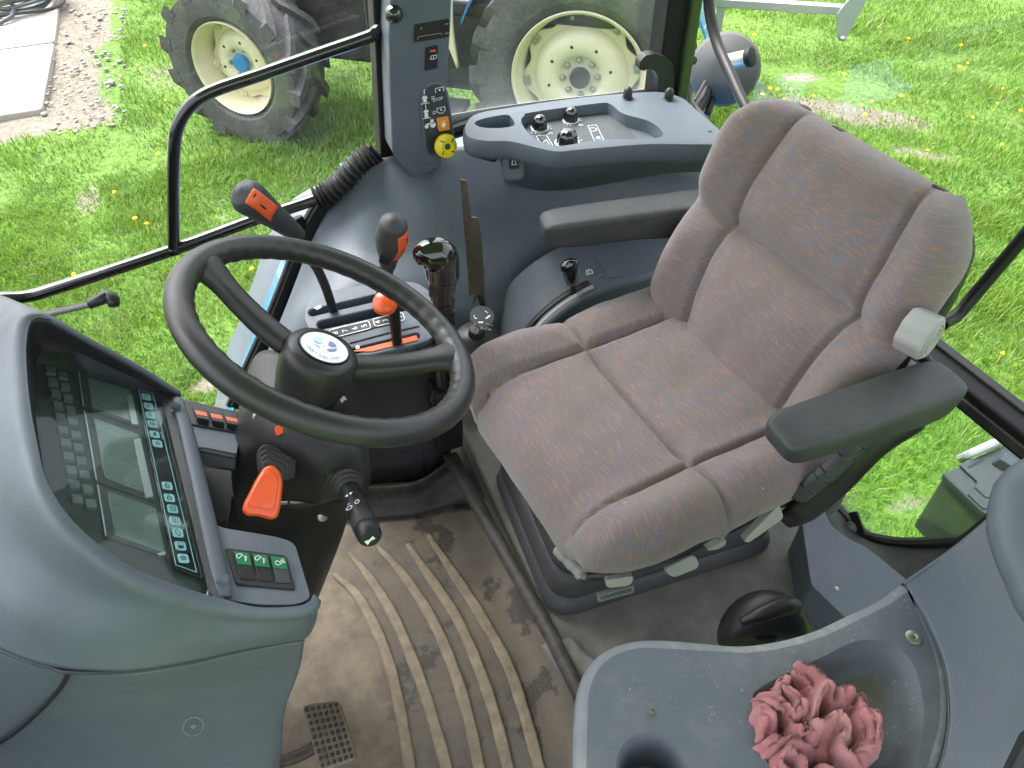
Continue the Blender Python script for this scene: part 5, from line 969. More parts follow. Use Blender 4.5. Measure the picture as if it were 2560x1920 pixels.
# ------------------------------------------------------------ dashboard
da = thing('dashboard', 'grey dashboard with a hooded instrument panel and rocker switches', 'dashboard', (-.25, .65, .0))
FD = FR['dash']
lip = [(-0.1569,0.8925,0.5968),(-0.1922,0.8945,0.657),(-0.2324,0.8908,0.7241),(-0.2555,0.8955,0.7568),(-0.2693,0.9022,0.7668),(-0.2814,0.8934,0.7695),(-0.2851,0.8561,0.7682),(-0.2835,0.8114,0.7662),(-0.2777,0.7478,0.7652),(-0.2695,0.687,0.7621),(-0.2609,0.6351,0.7553),(-0.2433,0.5922,0.7356),(-0.2141,0.5586,0.7009),(-0.1847,0.5455,0.6667),(-0.1564,0.5393,0.6352),(-0.1346,0.5346,0.6137)]
per = [(-0.177,0.9018,0.6065),(-0.2112,0.9216,0.6311),(-0.2538,0.9391,0.6625),(-0.2809,0.94,0.6834),(-0.2958,0.9314,0.6958),(-0.3003,0.9129,0.7011),(-0.3006,0.8872,0.7037),(-0.2985,0.8398,0.7066),(-0.2949,0.7874,0.7088),(-0.2878,0.7319,0.7086),(-0.2799,0.6735,0.708),(-0.2616,0.6287,0.6981),(-0.2338,0.5841,0.6807),(-0.2026,0.5585,0.659),(-0.1682,0.5473,0.6334),(-0.1463,0.5432,0.6168)]
inn = [tuple(Vector(a)*.5+Vector(c_)*.5-FD.n*.004) for a, c_ in zip(lip, per)]
b = MB(); b.patch([lip, inn, per], 90, 12); b.build('hood_lining', M['grey_dark'], da, solid=.003, ang=180)
# rolled lip and outer skin down the near side
r1 = [tuple(Vector(p)+Vector(d)) for p, d in zip(lip, [(-.002, .010, .000)]*2+[(-.006, .012, .002)]*2+[(-.010, .010, .004), (-.014, .004, .005), (-.016, 0, .004)]+[(-.016, -.004, .003)]*2+[(-.014, -.008, .001), (-.012, -.010, -.001), (-.009, -.011, -.003), (-.006, -.012, -.004), (-.004, -.012, -.005), (-.003, -.010, -.006), (.0, -.010, -.006)])]
far = [(p[0]-.01, p[1]+.03, p[2]-.03) for p in lip[:4]]
r2 = far+[(-0.3083,0.9733,0.745),(-0.3343,0.9537,0.745),(-0.3537,0.9134,0.742),(-0.3616,0.8642,0.738),(-0.357,0.7933,0.735),(-0.3421,0.7144,0.728),(-0.3209,0.6519,0.71),(-0.2905,0.6004,0.68),(-0.2492,0.5644,0.65),(-0.2018,0.5362,0.635),(-0.1655,0.5301,0.605),(-0.1404,0.5298,0.585)]
r3 = [(p[0]-.02, p[1]+.05, p[2]-.12) for p in lip[:4]]+[(-0.3668,1.0762,0.7),(-0.4216,1.044,0.7),(-0.4456,0.9653,0.7),(-0.4482,0.8841,0.695),(-0.436,0.7878,0.685),(-0.4104,0.7069,0.67),(-0.381,0.648,0.652),(-0.3371,0.588,0.64),(-0.2887,0.5553,0.61),(-0.2316,0.5357,0.585),(-0.1815,0.5281,0.565),(-0.1473,0.5268,0.55)]
r4 = [(p[0]-.03, p[1]+.06, p[2]-.25) for p in lip[:4]]+[(-0.4882,1.2564,0.6),(-0.5462,1.1812,0.62),(-0.5778,1.0753,0.63),(-0.5715,0.9455,0.62),(-0.5409,0.8239,0.61),(-0.4969,0.724,0.6),(-0.4468,0.6603,0.59),(-0.3876,0.6011,0.575),(-0.3306,0.5599,0.56),(-0.259,0.5338,0.545),(-0.1987,0.5295,0.53),(-0.15,0.5322,0.515)]
b = MB(); lip2 = lip+[(-0.101,0.5227,0.597),(-0.0632,0.5166,0.5851),(-0.0487,0.5202,0.5803),(-0.0438,0.5278,0.5784)]; r1b = r1+[(p[0]+(.004 if k > 1 else 0), p[1]-.006, p[2]-.006) for k, p in enumerate(lip2[-4:])]
r2 = r2+[(-0.106,0.5188,0.577),(-0.0674,0.5147,0.565),(-0.0517,0.5197,0.558),(-0.0442,0.5301,0.555)]; r3 = r3+[(-0.1126,0.5188,0.547),(-0.0754,0.5181,0.534),(-0.06,0.5219,0.528),(-0.0506,0.5329,0.525)]; r4 = r4+[(-0.1187,0.5287,0.513),(-0.0837,0.5283,0.502),(-0.0676,0.5294,0.497),(-0.0582,0.5418,0.492)]
b.patch([lip2, r1b, r2, r3, r4], 120, 40); b.build('cowl', M['grey'], da, solid=.004, ang=180)
# near shelf with the three light switches and its rounded edge
FS = FR['shelf']
sh = [(-0.1229,0.0235),(0.0192,0.0206),(0.0502,0.0202),(0.0597,0.0277),(0.0904,0.086),(0.1039,0.1025),(0.1876,0.0965),(0.1913,0.0781),(0.1795,0.0396),(0.1611,0.0049),(0.0957,-0.0015)]
b = MB(); b.prism(FS, roundpoly(sh, [.004, .004, .015, .015, .02, .02, .02, .01, .01, .005, .005], 4), -.03, 0); ns = b.build('near_shelf', M['grey'], da, bevel=.006, seg=4)
fs_ = [(-0.1879,0.0281),(-0.1421,0.0875),(-0.1332,0.098),(-0.0435,0.0754),(-0.0659,0.0337),(-0.0892,0.03)]
b = MB(); b.prism(FS, roundpoly([(-0.1883,0.0257),(-0.147,0.0887),(-0.1385,0.1019),(-0.0616,0.0751),(-0.0647,0.0687),(-0.0791,0.0436),(-0.0842,0.0318),(-0.082,0.021)], .008), -.03, 0); fsh = b.build('far_shelf', M['grey'], da, bevel=.006)
b = MB(); b.patch([[FS.p(*p, -.002) for p in [(-0.0825,0.0315),(-0.0773,0.0432),(-0.0659,0.063),(-0.0601,0.0736)]], [(-0.1573,0.8506,0.5),(-0.1471,0.842,0.5),(-0.1238,0.8285,0.5),(-0.1115,0.8219,0.5)]], 16, 6); b.build('recess_wall', M['grey_dark'], da, solid=.004)
b = MB(); b.patch([[(-0.1824,0.9794,0.4),(-0.1387,0.9733,0.4),(-0.0816,0.9514,0.4)], [(-0.1875,0.8434,0.35),(-0.1399,0.8252,0.35),(-0.0856,0.8043,0.35)]], 8, 8); b.build('recess_back', M['black'], da, solid=.004)
# ridge between the instrument panel and the shelves
b = MB(); b.tube([(-0.1592,0.8872,0.5991),(-0.1558,0.8565,0.602),(-0.1502,0.7901,0.6039),(-0.144,0.7121,0.6066),(-0.1394,0.6412,0.6097),(-0.1355,0.5837,0.6122),(-0.1329,0.5554,0.6129),(-0.1331,0.5403,0.6094)], [.008, .010, .0105, .0105, .0105, .0105, .010, .008], 14, n=60, flat=(tuple(FD.n), .5, 1)); b.build('panel_ridge', M['grey'], da, ang=180)
for q in [(-0.1649,0.8584,0.6164),(-0.1368,0.555,0.6236)]:
    b = MB(); b.tube([Vector(q)-FD.u*.004+FD.v*.002, Vector(q)+FD.v*.012], .0062, 8); b.build('lip_clip', M['grey'], da)
# cowl lower panels and their seams
lr = [[(-0.5973,0.7756,0.56),(-0.4532,0.6688,0.578),(-0.3936,0.6093,0.562),(-0.3353,0.5668,0.548),(-0.2627,0.5395,0.533),(-0.2016,0.5345,0.518),(-0.1523,0.5376,0.503),(-0.1004,0.5386,0.488),(-0.0701,0.5377,0.478)],
      [(-0.6605,0.7697,0.44),(-0.5191,0.6889,0.44),(-0.4467,0.6355,0.44),(-0.3807,0.5962,0.43),(-0.2985,0.5661,0.42),(-0.2299,0.5571,0.41),(-0.1753,0.554,0.4),(-0.1239,0.5559,0.39),(-0.0913,0.5527,0.385)],
      [(-0.7409,0.7419,0.28),(-0.5918,0.678,0.28),(-0.5142,0.6384,0.28),(-0.4378,0.6058,0.28),(-0.3454,0.5723,0.275),(-0.269,0.5582,0.27),(-0.2086,0.5505,0.265),(-0.1604,0.5526,0.265),(-0.1344,0.558,0.27)],
      [(-0.818,0.6961,0.12),(-0.6617,0.6426,0.12),(-0.58,0.6146,0.12),(-0.498,0.5864,0.12),(-0.3965,0.5541,0.12),(-0.3128,0.5354,0.12),(-0.2445,0.5263,0.13),(-0.194,0.5312,0.14),(-0.1614,0.5499,0.17)],
      [(-0.8731,0.6339,-0.005),(-0.713,0.5851,-0.005),(-0.6293,0.5658,-0.005),(-0.5444,0.5463,-0.005),(-0.4384,0.5188,-0.005),(-0.3509,0.4986,-0.005),(-0.2815,0.4924,-0.005),(-0.2361,0.51,-0.005),(-0.2088,0.5435,-0.005)]]
b = MB(); b.patch(lr, 60, 40); b.build('lower_panel', M['grey'], da, solid=.004, ang=180)
b = MB(); b.tube([(p[0], p[1]-.004, p[2]+.002) for p in [(-0.4532,0.6688,0.578),(-0.3936,0.6093,0.562),(-0.3577,0.5797,0.553),(-0.3357,0.5663,0.547),(-0.3178,0.5556,0.543),(-0.263,0.5402,0.532),(-0.2018,0.5351,0.517),(-0.1525,0.5382,0.502),(-0.1005,0.5392,0.487),(-0.07,0.5383,0.478)]], .0028, 8, n=60); b.build('panel_seam', M['grey_dark'], da)
b = MB(); b.tube([(p[0], p[1]-.003, p[2]+.002) for p in [(-0.3176,0.5554,0.541),(-0.3531,0.5796,0.475),(-0.3971,0.5969,0.415),(-0.4484,0.6147,0.355),(-0.4877,0.6291,0.315),(-0.5441,0.646,0.265)]], .0028, 8, n=40); b.build('side_seam', M['black'], da)
q = (-0.2408,0.5499,0.335); b = MB(); Fk = frame_from((q[0], q[1]-.004, q[2]+.003), (.0, -.75, .65), (1, 0, 0)); b.lathe(Fk, [(.0125, .0), (.0132, .0008), (.0120, .0012)], 26, cap=False); b.lathe(Fk, [(.003, 0), (.0028, .001), (.001, .0012)], 10, cap=False); b.build('moulded_mark', M['grey_light'], da)
b = MB(); b.patch([[(p[0], p[1]-.003, p[2]) for p in [(-0.1296,0.5632,0.27),(-0.142,0.5521,0.25),(-0.1547,0.5496,0.2)]], [(p[0]+.02, p[1]+.01, p[2]) for p in [(-0.1271,0.5623,0.27),(-0.1381,0.5365,0.25),(-0.1524,0.5346,0.2)]], [(-0.0894,0.5546,0.38),(-0.1392,0.5726,0.2),(-0.1716,0.5665,0.1)]], 10, 8)

# instrument panel under its clear cover
ip = section('instrument_panel', da, FD.p(0, 0, -.03), 'instrument panel with display windows and a strip of pale blue symbols')
panel = [(-0.2319,-0.0605),(-0.199,0.0796),(-0.1972,0.0883),(-0.0603,0.0853),(0.1524,0.0754),(0.1535,0.0437),(0.1469,-0.0042),(0.1181,-0.046),(0.0521,-0.083),(-0.0556,-0.089),(-0.1962,-0.0753)]
b = MB(); b.prism(FD, roundpoly(panel, .010), -.030, -.010); b.build('panel_body', M['box'], ip, bevel=.002)
def qd(name, mat, pts, h0, h1, r=.002, bev=.0008, parent=None):
    m = MB(); m.prism(FD, roundpoly(pts, r), h0, h1); return m.build(name, mat, ip, bevel=bev)
w1 = [(-0.2188,-0.0172),(-0.2044,0.0484),(-0.1214,0.0482),(-0.1465,-0.0204)]; w2 = [(-0.1392,-0.0202),(-0.1151,0.0441),(0.0149,0.0421),(-0.0123,-0.023)]; w3 = [(-0.0063,-0.0228),(0.0204,0.0411),(0.1022,0.038),(0.0742,-0.0251)]
for w in (w1, w2, w3):
    f_ = qd('display_frame', M['grey_dark'], w, -.0105, -.0075)
    cx_ = sum(p[0] for p in w)/4; cy_ = sum(p[1] for p in w)/4; qd('display', M['lcd'], [(cx_+(p[0]-cx_)*.86+.002, cy_+(p[1]-cy_)*.80+.004) for p in w], -.0075, -.0065, parent=f_)
    qd('bright_edge', M['silver'], [w[0], (w[0][0]+.002, w[0][1]+.0016), (w[3][0]-.002, w[3][1]+.0016), w[3]], -.0074, -.0060, .0003, .0002, f_)
qd('silver_tab', M['silver'], [(-0.1812,0.0378),(-0.1864,0.0465),(-0.1237,0.0437),(-0.1229,0.0353)], -.0075, -.005, .001); qd('silver_tab', M['silver'], [(-0.0929,0.0332),(-0.0972,0.042),(0.0088,0.0387),(0.0105,0.0297)], -.0075, -.005, .001); qd('silver_tab', M['silver'], [(0.0983,0.0261),(0.0952,0.036),(0.0994,0.0352),(0.1016,0.028)], -.0075, -.005, .001)
# two columns of recessed tiles along the top of the panel
tl = [[(-0.2223,-0.0587),(-0.2187,-0.0449),(-0.0083,-0.0633)], ]
P0, P1 = Vector((-0.2209,-0.0566)), Vector((-0.2153,-0.043)); D_ = (Vector((0.0464,-0.0524))-P0)/11.5; D2 = (Vector((0.0523,-0.039))-P1)/11.5
for c_, (p0_, dd) in enumerate(((P0, D_), (P1, D2))):
    for k in range(11):
        p = p0_+dd*k; L_ = .0175; w_ = .0125; P = [(p.x, p.y), (p.x+L_*.92, p.y+.0), (p.x+L_*.92, p.y+w_), (p.x+.001, p.y+w_)]
        m = MB(); m.prism(FD, roundpoly(P, .001), -.0104, -.0060, .86); m.build('tile', M['grey_light'], ip, bevel=.0006)
# black strip with pale blue symbol windows
st_ = qd('symbol_strip', M['shiny'], [(-0.2023,0.0544),(-0.1955,0.0821),(0.1348,0.0699),(0.119,0.0417)], -.009, -.0055)
b = MB(); b.stroke(FD, [(-0.1992,0.0575),(-0.195,0.0763),(0.1254,0.0651),(0.115,0.0436)], .0010, -.0050, True); b.build('strip_outline', M['led'], ip, smooth=False)
b = MB(); b.tube([FD.p(*p, -.006) for p in [(-0.2058,0.0822),(-0.1095,0.0792),(0.0186,0.075),(0.1335,0.0702)]], .0018, 6, n=20); b.build('wood_edge', M['rust'], ip)
sy = [(-0.1861,0.0652),(-0.1662,0.0647),(-0.1466,0.0636),(-0.1285,0.0627),(-0.108,0.0619),(-0.09,0.0621),(-0.0123,0.0592),(0.0085,0.0578),(0.0272,0.0579),(0.047,0.0566),(0.0662,0.0559),(0.0863,0.0549),(0.1052,0.0541)]
dd = Vector(sy[-1])-Vector(sy[0]); a_ = math.degrees(math.atan2(dd.y, dd.x)); stx = []
for k, p in enumerate(sy):
    F2 = FD.at(p[0], p[1]).rot(a_); m = MB(); m.prism(F2, rrect(.0135, .0125, .003), -.0056, -.0048); wdo = m.build('symbol_window', M['led'], ip, bevel=.0003)
    m = MB(); j = k % 6
    if k in (6, 7): m.stroke(F2, [(-.001, -.003), (-.001, .002), (.004, .002), (.004, -.003)], .0009, -.0042, True); m.stroke(F2, [(.0015, -.003), (.0015, .002)], .0008, -.0042); m.flat(F2, circ(.0011, 8, -.004, -.001), -.0042)
    elif k in (8, 9): m.stroke(F2, rrect(.008, .006, .0005, seg=1), .0009, -.0042, True); m.stroke(F2, [(-.002, 0), (.002, 0)], .0012, -.0042)
    elif k == 10: m.stroke(F2, [(-.005, -.001), (-.002, -.003), (.003, -.002), (.005, .001), (.001, .003), (-.002, .001)], .0009, -.0042, True)
    elif k == 11: m.flat(F2, rrect(.004, .005, .0004, .0015, 0, 1), -.0042); m.stroke(F2, rrect(.008, .006, .0005, seg=1), .0007, -.0042, True)
    elif k in (3, 5, 12): m.stroke(F2, circ(.0028, 10), .0009, -.0042, True); m.flat(F2, circ(.001, 8), -.0042)
    elif k == 4: m.flat(F2, [(-.003, -.002), (.0, -.001), (.003, -.003), (.003, .002), (0, .001), (-.003, .003)], -.0042)
    else: m.stroke(F2, [(-.003, 0), (.003, 0)], .0007, -.0042); m.stroke(F2, [(-.003, -.002), (.003, -.002)], .0006, -.0042)
    m.build('symbol', M['black'], ip, smooth=False)
for k, s in ((0, 'RESET'), (1, 'RESET'), (2, 'SETUP'), (4, 'ON/OFF')): text(FD.at(*sy[k]).rot(a_), s, .0045, M['led'], 'lettering', ip, 0, .0098, 180, -.0050)
b = MB(); b.patch([[(-0.1833,0.9106,0.6003),(-0.1703,0.773,0.6034),(-0.1598,0.6627,0.6058),(-0.1508,0.5654,0.608),(-0.1494,0.5483,0.6086)], [(-0.1732,0.903,0.5983),(-0.1608,0.7695,0.6014),(-0.15,0.6584,0.6036),(-0.1429,0.5542,0.608),(-0.1414,0.5393,0.6083)], [(-0.1586,0.8903,0.5958),(-0.1491,0.7956,0.5975),(-0.1397,0.6529,0.6038),(-0.133,0.5416,0.6092),(-0.1318,0.5318,0.6066)]], 24, 8); b.build('panel_bevel', M['grey_dark'], ip, solid=.006, off=1)
b = MB(); b.prism(FD, roundpoly(panel, .010), -.0030, -.0018); b.build('clear_cover', M['cover_glass'], ip, smooth=False)

# rocker switches
def rockers(quad, mats, sym, name, label, host):
    t = section(name, host, FS.p(*quad[0], -.02), label); Q = [Vector(p) for p in quad]
    m = MB(); m.prism(FS, roundpoly(quad, .004), -.002, .003); m.build('bezel', M['black'], t, bevel=.0015)
    n = len(mats)
    for k in range(n):
        f0, f1 = .06+(.90/n)*k+.035, .06+(.90/n)*(k+1)-.01; g = lambda f, e: tuple((Q[0]*(1-f)+Q[1]*f)*(1-e)+(Q[3]*(1-f)+Q[2]*f)*e)
        P = [g(f0, .16), g(f1, .16), g(f1, .86), g(f0, .86)]; m = MB(); lo = [FS.p(*p, .002) for p in P]; hi = [FS.p(*P[0], .0085), FS.p(*P[1], .0085), FS.p(*P[2], .0045), FS.p(*P[3], .0045)]; hi2 = mats[k][2]
        if hi2: hi = [FS.p(*P[0], .0035), FS.p(*P[1], .0035), FS.p(*P[2], .011), FS.p(*P[3], .011)]
        m.add(lo+hi, [(3, 2, 1, 0), (4, 5, 6, 7), (0, 1, 5, 4), (1, 2, 6, 5), (2, 3, 7, 6), (3, 0, 4, 7)]); ro = m.build('rocker', M[mats[k][0]], t, bevel=.001)
        fa, fb = (.16, .50) if not hi2 else (.46, .70)
        def hh(e): return (.0085+(.0045-.0085)*(e-.16)/.70 if not hi2 else .0035+(.011-.0035)*(e-.16)/.70)+.0006
        p4 = [(f0+.008, fa+.02), (f1-.008, fa+.02), (f1-.008, fb), (f0+.008, fb)]
        m = MB(); m.add([FS.p(*g(f, e), hh(e)) for f, e in p4]+[FS.p(*g(f, e), hh(e)-.002) for f, e in p4], [(0, 1, 2, 3), (7, 6, 5, 4), (0, 4, 5, 1), (1, 5, 6, 2), (2, 6, 7, 3), (3, 7, 4, 0)]); ln = m.build('lens', M[mats[k][1]], t, smooth=False)
        if sym:
            c0 = FS.p(*g((f0+f1)/2, (fa+fb)/2+.01), hh((fa+fb)/2)+.0004); uu = (FS.p(*g(f1, .3))-FS.p(*g(f0, .3))).normalized(); vv = FS.n.cross(uu); F2 = Frame(c0, uu, vv, FS.n); m = MB()
            if k < 2:
                m.stroke(F2, [(-.004+.0034*math.cos(a), .002+.0034*math.sin(a)) for a in np.linspace(.5, 4.6, 9)], .0010, .0004, True)
                for j in range(4): m.stroke(F2, [(.001+.0014*j*.5, .003-.0017*j), (.004, .002-.0022*j)], .0008, .0004)
            else:
                m.stroke(F2, [(-.001+.0034*math.cos(a), -.001+.0034*math.sin(a)) for a in np.linspace(2.2, 6.3, 9)], .0010, .0004, True)
                for j in range(4): m.stroke(F2, [(.001+.0012*j, .002-.0010*j), (.003+.0012*j, .0055-.0016*j)], .0008, .0004)
            m.build('symbol', M['white'], t, smooth=False)
    return t
rockers([(0.0925,0.0231),(0.1225,0.0867),(0.1727,0.0827),(0.1472,0.0224)], [('black', 'green', 0), ('black', 'green', 0), ('grey_dark', 'green', 0)], True, 'light_switches', 'row of three rocker switches with green lamp symbols on the near dash shelf', da)
rockers([(-0.1792,0.0312),(-0.1301,0.1151),(-0.0872,0.1088),(-0.1262,0.0313)], [('black', 'orange_dark', 1), ('black', 'orange_dark', 1), ('black', 'orange_dark', 1), ('black', 'black', 1)], False, 'hazard_switches', 'row of rocker switches with red lenses beyond the steering column', da)
# flat black arm lying above the dash
wa = thing('wiper_arm', 'flat black arm with a hooked tip above the far end of the dashboard', 'wiper arm', (-0.3163,1.0036,0.7))
b = MB(); b.tube([(-0.3182,0.9691,0.72),(-0.2946,0.9634,0.73),(-0.2619,0.9564,0.735),(-0.2208,0.9503,0.74)], .008, 8, n=20, flat=((0, 0, 1), .35, .9)); b.build('arm', M['black'], wa)
b = MB(); b.tube([(-0.2246,0.9471,0.742),(-0.2106,0.9479,0.745),(-0.2009,0.9524,0.745),(-0.1957,0.9462,0.742),(-0.1956,0.9392,0.738)], [.006, .0075, .0085, .009, .007], 12, n=24); b.build('hooked_tip', M['black'], wa, ang=180)
b = MB(); b.lathe(frame_from((-0.3355,0.963,0.72), (.2, -.5, .8)), [(.010, -.01), (.010, .002), (.006, .005), (.001, .0055)], 16, cap=False); b.build('pivot_cap', M['black'], wa)
b = MB(); b.patch([[(-0.3856,1.0199,0.7),(-0.3349,0.9981,0.71),(-0.2991,0.9818,0.72)], [(-0.3807,0.9591,0.7),(-0.3378,0.9499,0.71),(-0.3063,0.9498,0.72)]], 10, 6); b.build('base_plate', M['grey_dark'], wa, solid=.01)

# ------------------------------------------------------------ operator's seat
st = thing('driver_seat', 'worn grey-brown fabric driver seat with black armrests on a bellows base', 'seat', (.55, .79, .095))
def uvmesh(name, P, UVc, nu, nv, mat, parent, thick=0):
    """P: nv x nu x 3 grid with UV per vertex"""
    fs = [(j*nu+i, j*nu+i+1, (j+1)*nu+i+1, (j+1)*nu+i) for j in range(nv-1) for i in range(nu-1)]
    me = bpy.data.meshes.new(name); me.from_pydata(P.reshape(-1, 3).tolist(), [], fs); uvl = me.uv_layers.new(name='UVMap'); vi = np.empty(len(me.loops), np.int32); me.loops.foreach_get('vertex_index', vi); uvl.data.foreach_set('uv', UVc.reshape(-1, 2)[vi].astype(np.float32).ravel())
    o = finish(me, name, mat, parent, ang=180, solid=.002 if thick == 0 else thick, off=0); return o
def segd(x, y, S):
    d = np.full(x.shape, 9.)
    for (ax_, ay_), (bx_, by_) in S:
        vx, vy = bx_-ax_, by_-ay_; t = np.clip(((x-ax_)*vx+(y-ay_)*vy)/(vx*vx+vy*vy+1e-12), 0, 1); d = np.minimum(d, np.hypot(x-ax_-t*vx, y-ay_-t*vy))
    return d
def chain(P): return list(zip(P[:-1], P[1:]))
def edge(e, k, r, Wd, amax):
    """map e in 0..1 to lateral position and drop, rounding over the edge with radius r"""
    th = np.clip((e-k)/(1-k), 0, 1)*RAD(amax); lat = np.where(e < k, (Wd-r)*e/k, Wd-r+r*np.sin(th)); return lat, np.where(e < k, 0, r*(1-np.cos(th)))
sm = lambda x: x*x*(3-2*x)
# --- cushion, frame: u to the near side, v rearwards, n up
FCu = FR['cush']; nu, nv = 130, 120
A, B = np.meshgrid(np.linspace(-1, 1, nu), np.linspace(0, 1, nv))            # B: 0 rear .. 1 front
e = np.abs(A); Lf = .430; kf = .80
thb = np.clip((B-kf)/(1-kf), 0, 1)*RAD(118); rf = .066
depth = np.where(B < kf, (Lf-rf)*B/kf-.02, Lf-rf-.02+rf*np.sin(thb)); dropf = np.where(B < kf, 0, rf*(1-np.cos(thb)))
Wd = .252-.012*np.clip((depth-.1)/.3, 0, 1)+.008*np.exp(-((depth-.30)/.06)**2); rc = .060
Wd = Wd-rc+np.sqrt(np.maximum(rc*rc-np.maximum(0, np.maximum.accumulate(depth, 0)-(Lf-.02-rc))**2*.9, 1e-6))
lat, drops = edge(e, .78, .058, Wd, 118); lat = lat*np.sign(A)
vloc = -depth                                                              # rearward positive
S1 = [(-0.2396,-0.1878),(-0.1927,-0.1866),(-0.1377,-0.1946),(-0.0488,-0.1971),(0.0414,-0.1944),(0.1042,-0.1903),(0.1525,-0.1841),(0.2143,-0.183),(0.2539,-0.1878)]; S2 = [(-0.153,-0.4046),(-0.1686,-0.3441),(-0.163,-0.2748),(-0.1407,-0.1927),(-0.1205,-0.1112),(-0.0883,-0.0244)]; S3 = [(0.1603,-0.4064),(0.1347,-0.3418),(0.1386,-0.2706),(0.151,-0.183),(0.1579,-0.1291),(0.1699,-0.0568)]
lat_seam = .145
mid = -np.mean([p[1] for p in S1[2:7]]); SL = [((-.40, -mid), (.40, -mid))]
SA = chain([(-.155, .05), (-.150, -mid), (-.153, -.30), (-.160, -.50)]); SB = chain([(.155, .05), (.150, -mid), (.153, -.30), (.160, -.50)])
ds = np.minimum(np.minimum(segd(lat, vloc, SL), segd(lat, vloc, SA)), segd(lat, vloc, SB))
groove = -.014*np.exp(-(ds/.0065)**2)+.012*(1-np.exp(-(ds/.045)**2))
bol = np.where(lat < 0, .018, .026)*sm(np.clip((np.abs(lat)-.10)/.11, 0, 1))*(.75+.5*np.clip(depth/.35, 0, 1))
z = groove+bol-.010*np.exp(-((depth-.10)/.10)**2)*(1-np.clip(np.abs(lat)/.16, 0, 1)) - .02*np.clip((depth-.25)/.15, 0, 1)**2*(np.abs(lat) < .15) - (dropf**2+drops**2)**(1/2.)
z += .0012*np.sin(lat*60+depth*37)*np.sin(depth*71-lat*23)
o3, u3, v3, n3 = (np.array(a[:]) for a in (FCu.o, FCu.u, FCu.v, FCu.n))
P = o3+lat[..., None]*u3+vloc[..., None]*v3+z[..., None]*n3
su = np.cumsum(np.concatenate([np.zeros((nv, 1)), np.linalg.norm(np.diff(P, axis=1), axis=2)], 1), 1); sv = np.cumsum(np.concatenate([np.zeros((1, nu)), np.linalg.norm(np.diff(P, axis=0), axis=2)], 0), 0)
uvmesh('seat_cushion', P, np.stack([su, sv], -1), nu, nv, M['fabric'], st)
b = MB(); b.prism(FCu, roundpoly([(-.225, .02), (.225, .02), (.225, -.30), (.17, -.375), (-.17, -.375), (-.225, -.30)], .05), -.115, -.065); b.build('seat_pan', M['black'], st, bevel=.02)
# --- backrest, frame: u near, v up the back, n forward
FB = FR['back']; nu, nv = 120, 150
A, B = np.meshgrid(np.linspace(-1, 1, nu), np.linspace(0, 1, nv))
Ht = .408; kt = .90; rt = .038; B0 = -.035
thb = np.clip((B-kt)/(1-kt), 0, 1)*RAD(130); up_ = np.where(B < kt, B0+(Ht-rt-B0)*B/kt, Ht-rt+rt*np.sin(thb)); dropt = np.where(B < kt, 0, rt*(1-np.cos(thb)))
hv = np.array([-.05, 0, .05, .10, .15, .19, .215, .25, .29, .33, .36, .385, .408]); hw = np.array([.190, .208, .238, .248, .245, .238, .234, .234, .232, .230, .228, .226, .224])
ua = np.maximum.accumulate(up_, 0); Wd = np.minimum(np.interp(ua, hv, hw), .229-.088+np.sqrt(np.maximum(.088**2-np.maximum(0, ua-(Ht-.088))**2, 0))); k5 = np.ones(9)/9; Wd = np.stack([np.convolve(np.pad(Wd[:, i], 4, 'edge'), k5, 'valid') for i in range(nu)], 1)
Wd = Wd*np.where(A < 0, 1+.055*np.clip((up_-.16)/.08, 0, 1), 1); lat, drops = edge(np.abs(A), .80, .045, Wd, 120); lat = lat*np.sign(A); hs = .205
SL = chain([(-.30, hs+.005), (-.15, hs-.002), (0, hs-.006), (.15, hs-.002), (.30, hs+.005)]); SA = chain([(-.118, -.06), (-.140, hs), (-.136, .30), (-.105, .50)]); SB = chain([(.118, -.06), (.140, hs), (.136, .30), (.120, .50)])
ds = np.minimum(np.minimum(segd(lat, up_, SL)*1.0, segd(lat, up_, SA)), segd(lat, up_, SB))
wide = np.where(np.abs(lat) < .14, .013, .008); dh = segd(lat, up_, SL); dvv = np.minimum(segd(lat, up_, SA), segd(lat, up_, SB))
groove = -.011*np.exp(-(dvv/.0060)**2)-.014*np.where(np.abs(lat) < .15, 1, np.maximum(.3, 1-(np.abs(lat)-.15)/.04))*np.exp(-(dh/.014)**2)+.009*(1-np.exp(-(ds/.035)**2))
bol = .026*sm(np.clip((np.abs(lat)-.11)/.11, 0, 1)); lumb = .014*np.exp(-((up_-.10)/.09)**2)-.012*np.exp(-((up_-hs)/.035)**2)
z = groove*np.clip(1-(drops+dropt)/.05, 0, 1)+bol+lumb-(drops**3+dropt**3)**(1/3.)+.0010*np.sin(lat*55+up_*31)*np.sin(up_*63-lat*27)
o3, u3, v3, n3 = (np.array(a[:]) for a in (FB.o, FB.u, FB.v, FB.n))
P = o3+lat[..., None]*u3+up_[..., None]*v3+z[..., None]*n3
su = np.cumsum(np.concatenate([np.zeros((nv, 1)), np.linalg.norm(np.diff(P, axis=1), axis=2)], 1), 1); sv = np.cumsum(np.concatenate([np.zeros((1, nu)), np.linalg.norm(np.diff(P, axis=0), axis=2)], 0), 0)
uvmesh('backrest', P, np.stack([su+3.1, sv+1.7], -1), nu, nv, M['fabric'], st)
sh_ = [(w_+.004 if h_ < .32 else .229-.088+math.sqrt(max(0, .088**2-(h_-.32)**2)), h_) for h_, w_ in zip(hv[1:-1], hw[1:-1])]; poly = sh_+[(.09, .406), (-.09, .406)]+[(-w_, h_) for w_, h_ in sh_[::-1]]
b = MB(); b.prism(FB, [(p[0]*.975, p[1]*.985) for p in poly], -.066, -.030); b.build('back_shell', M['black'], st, bevel=.014)
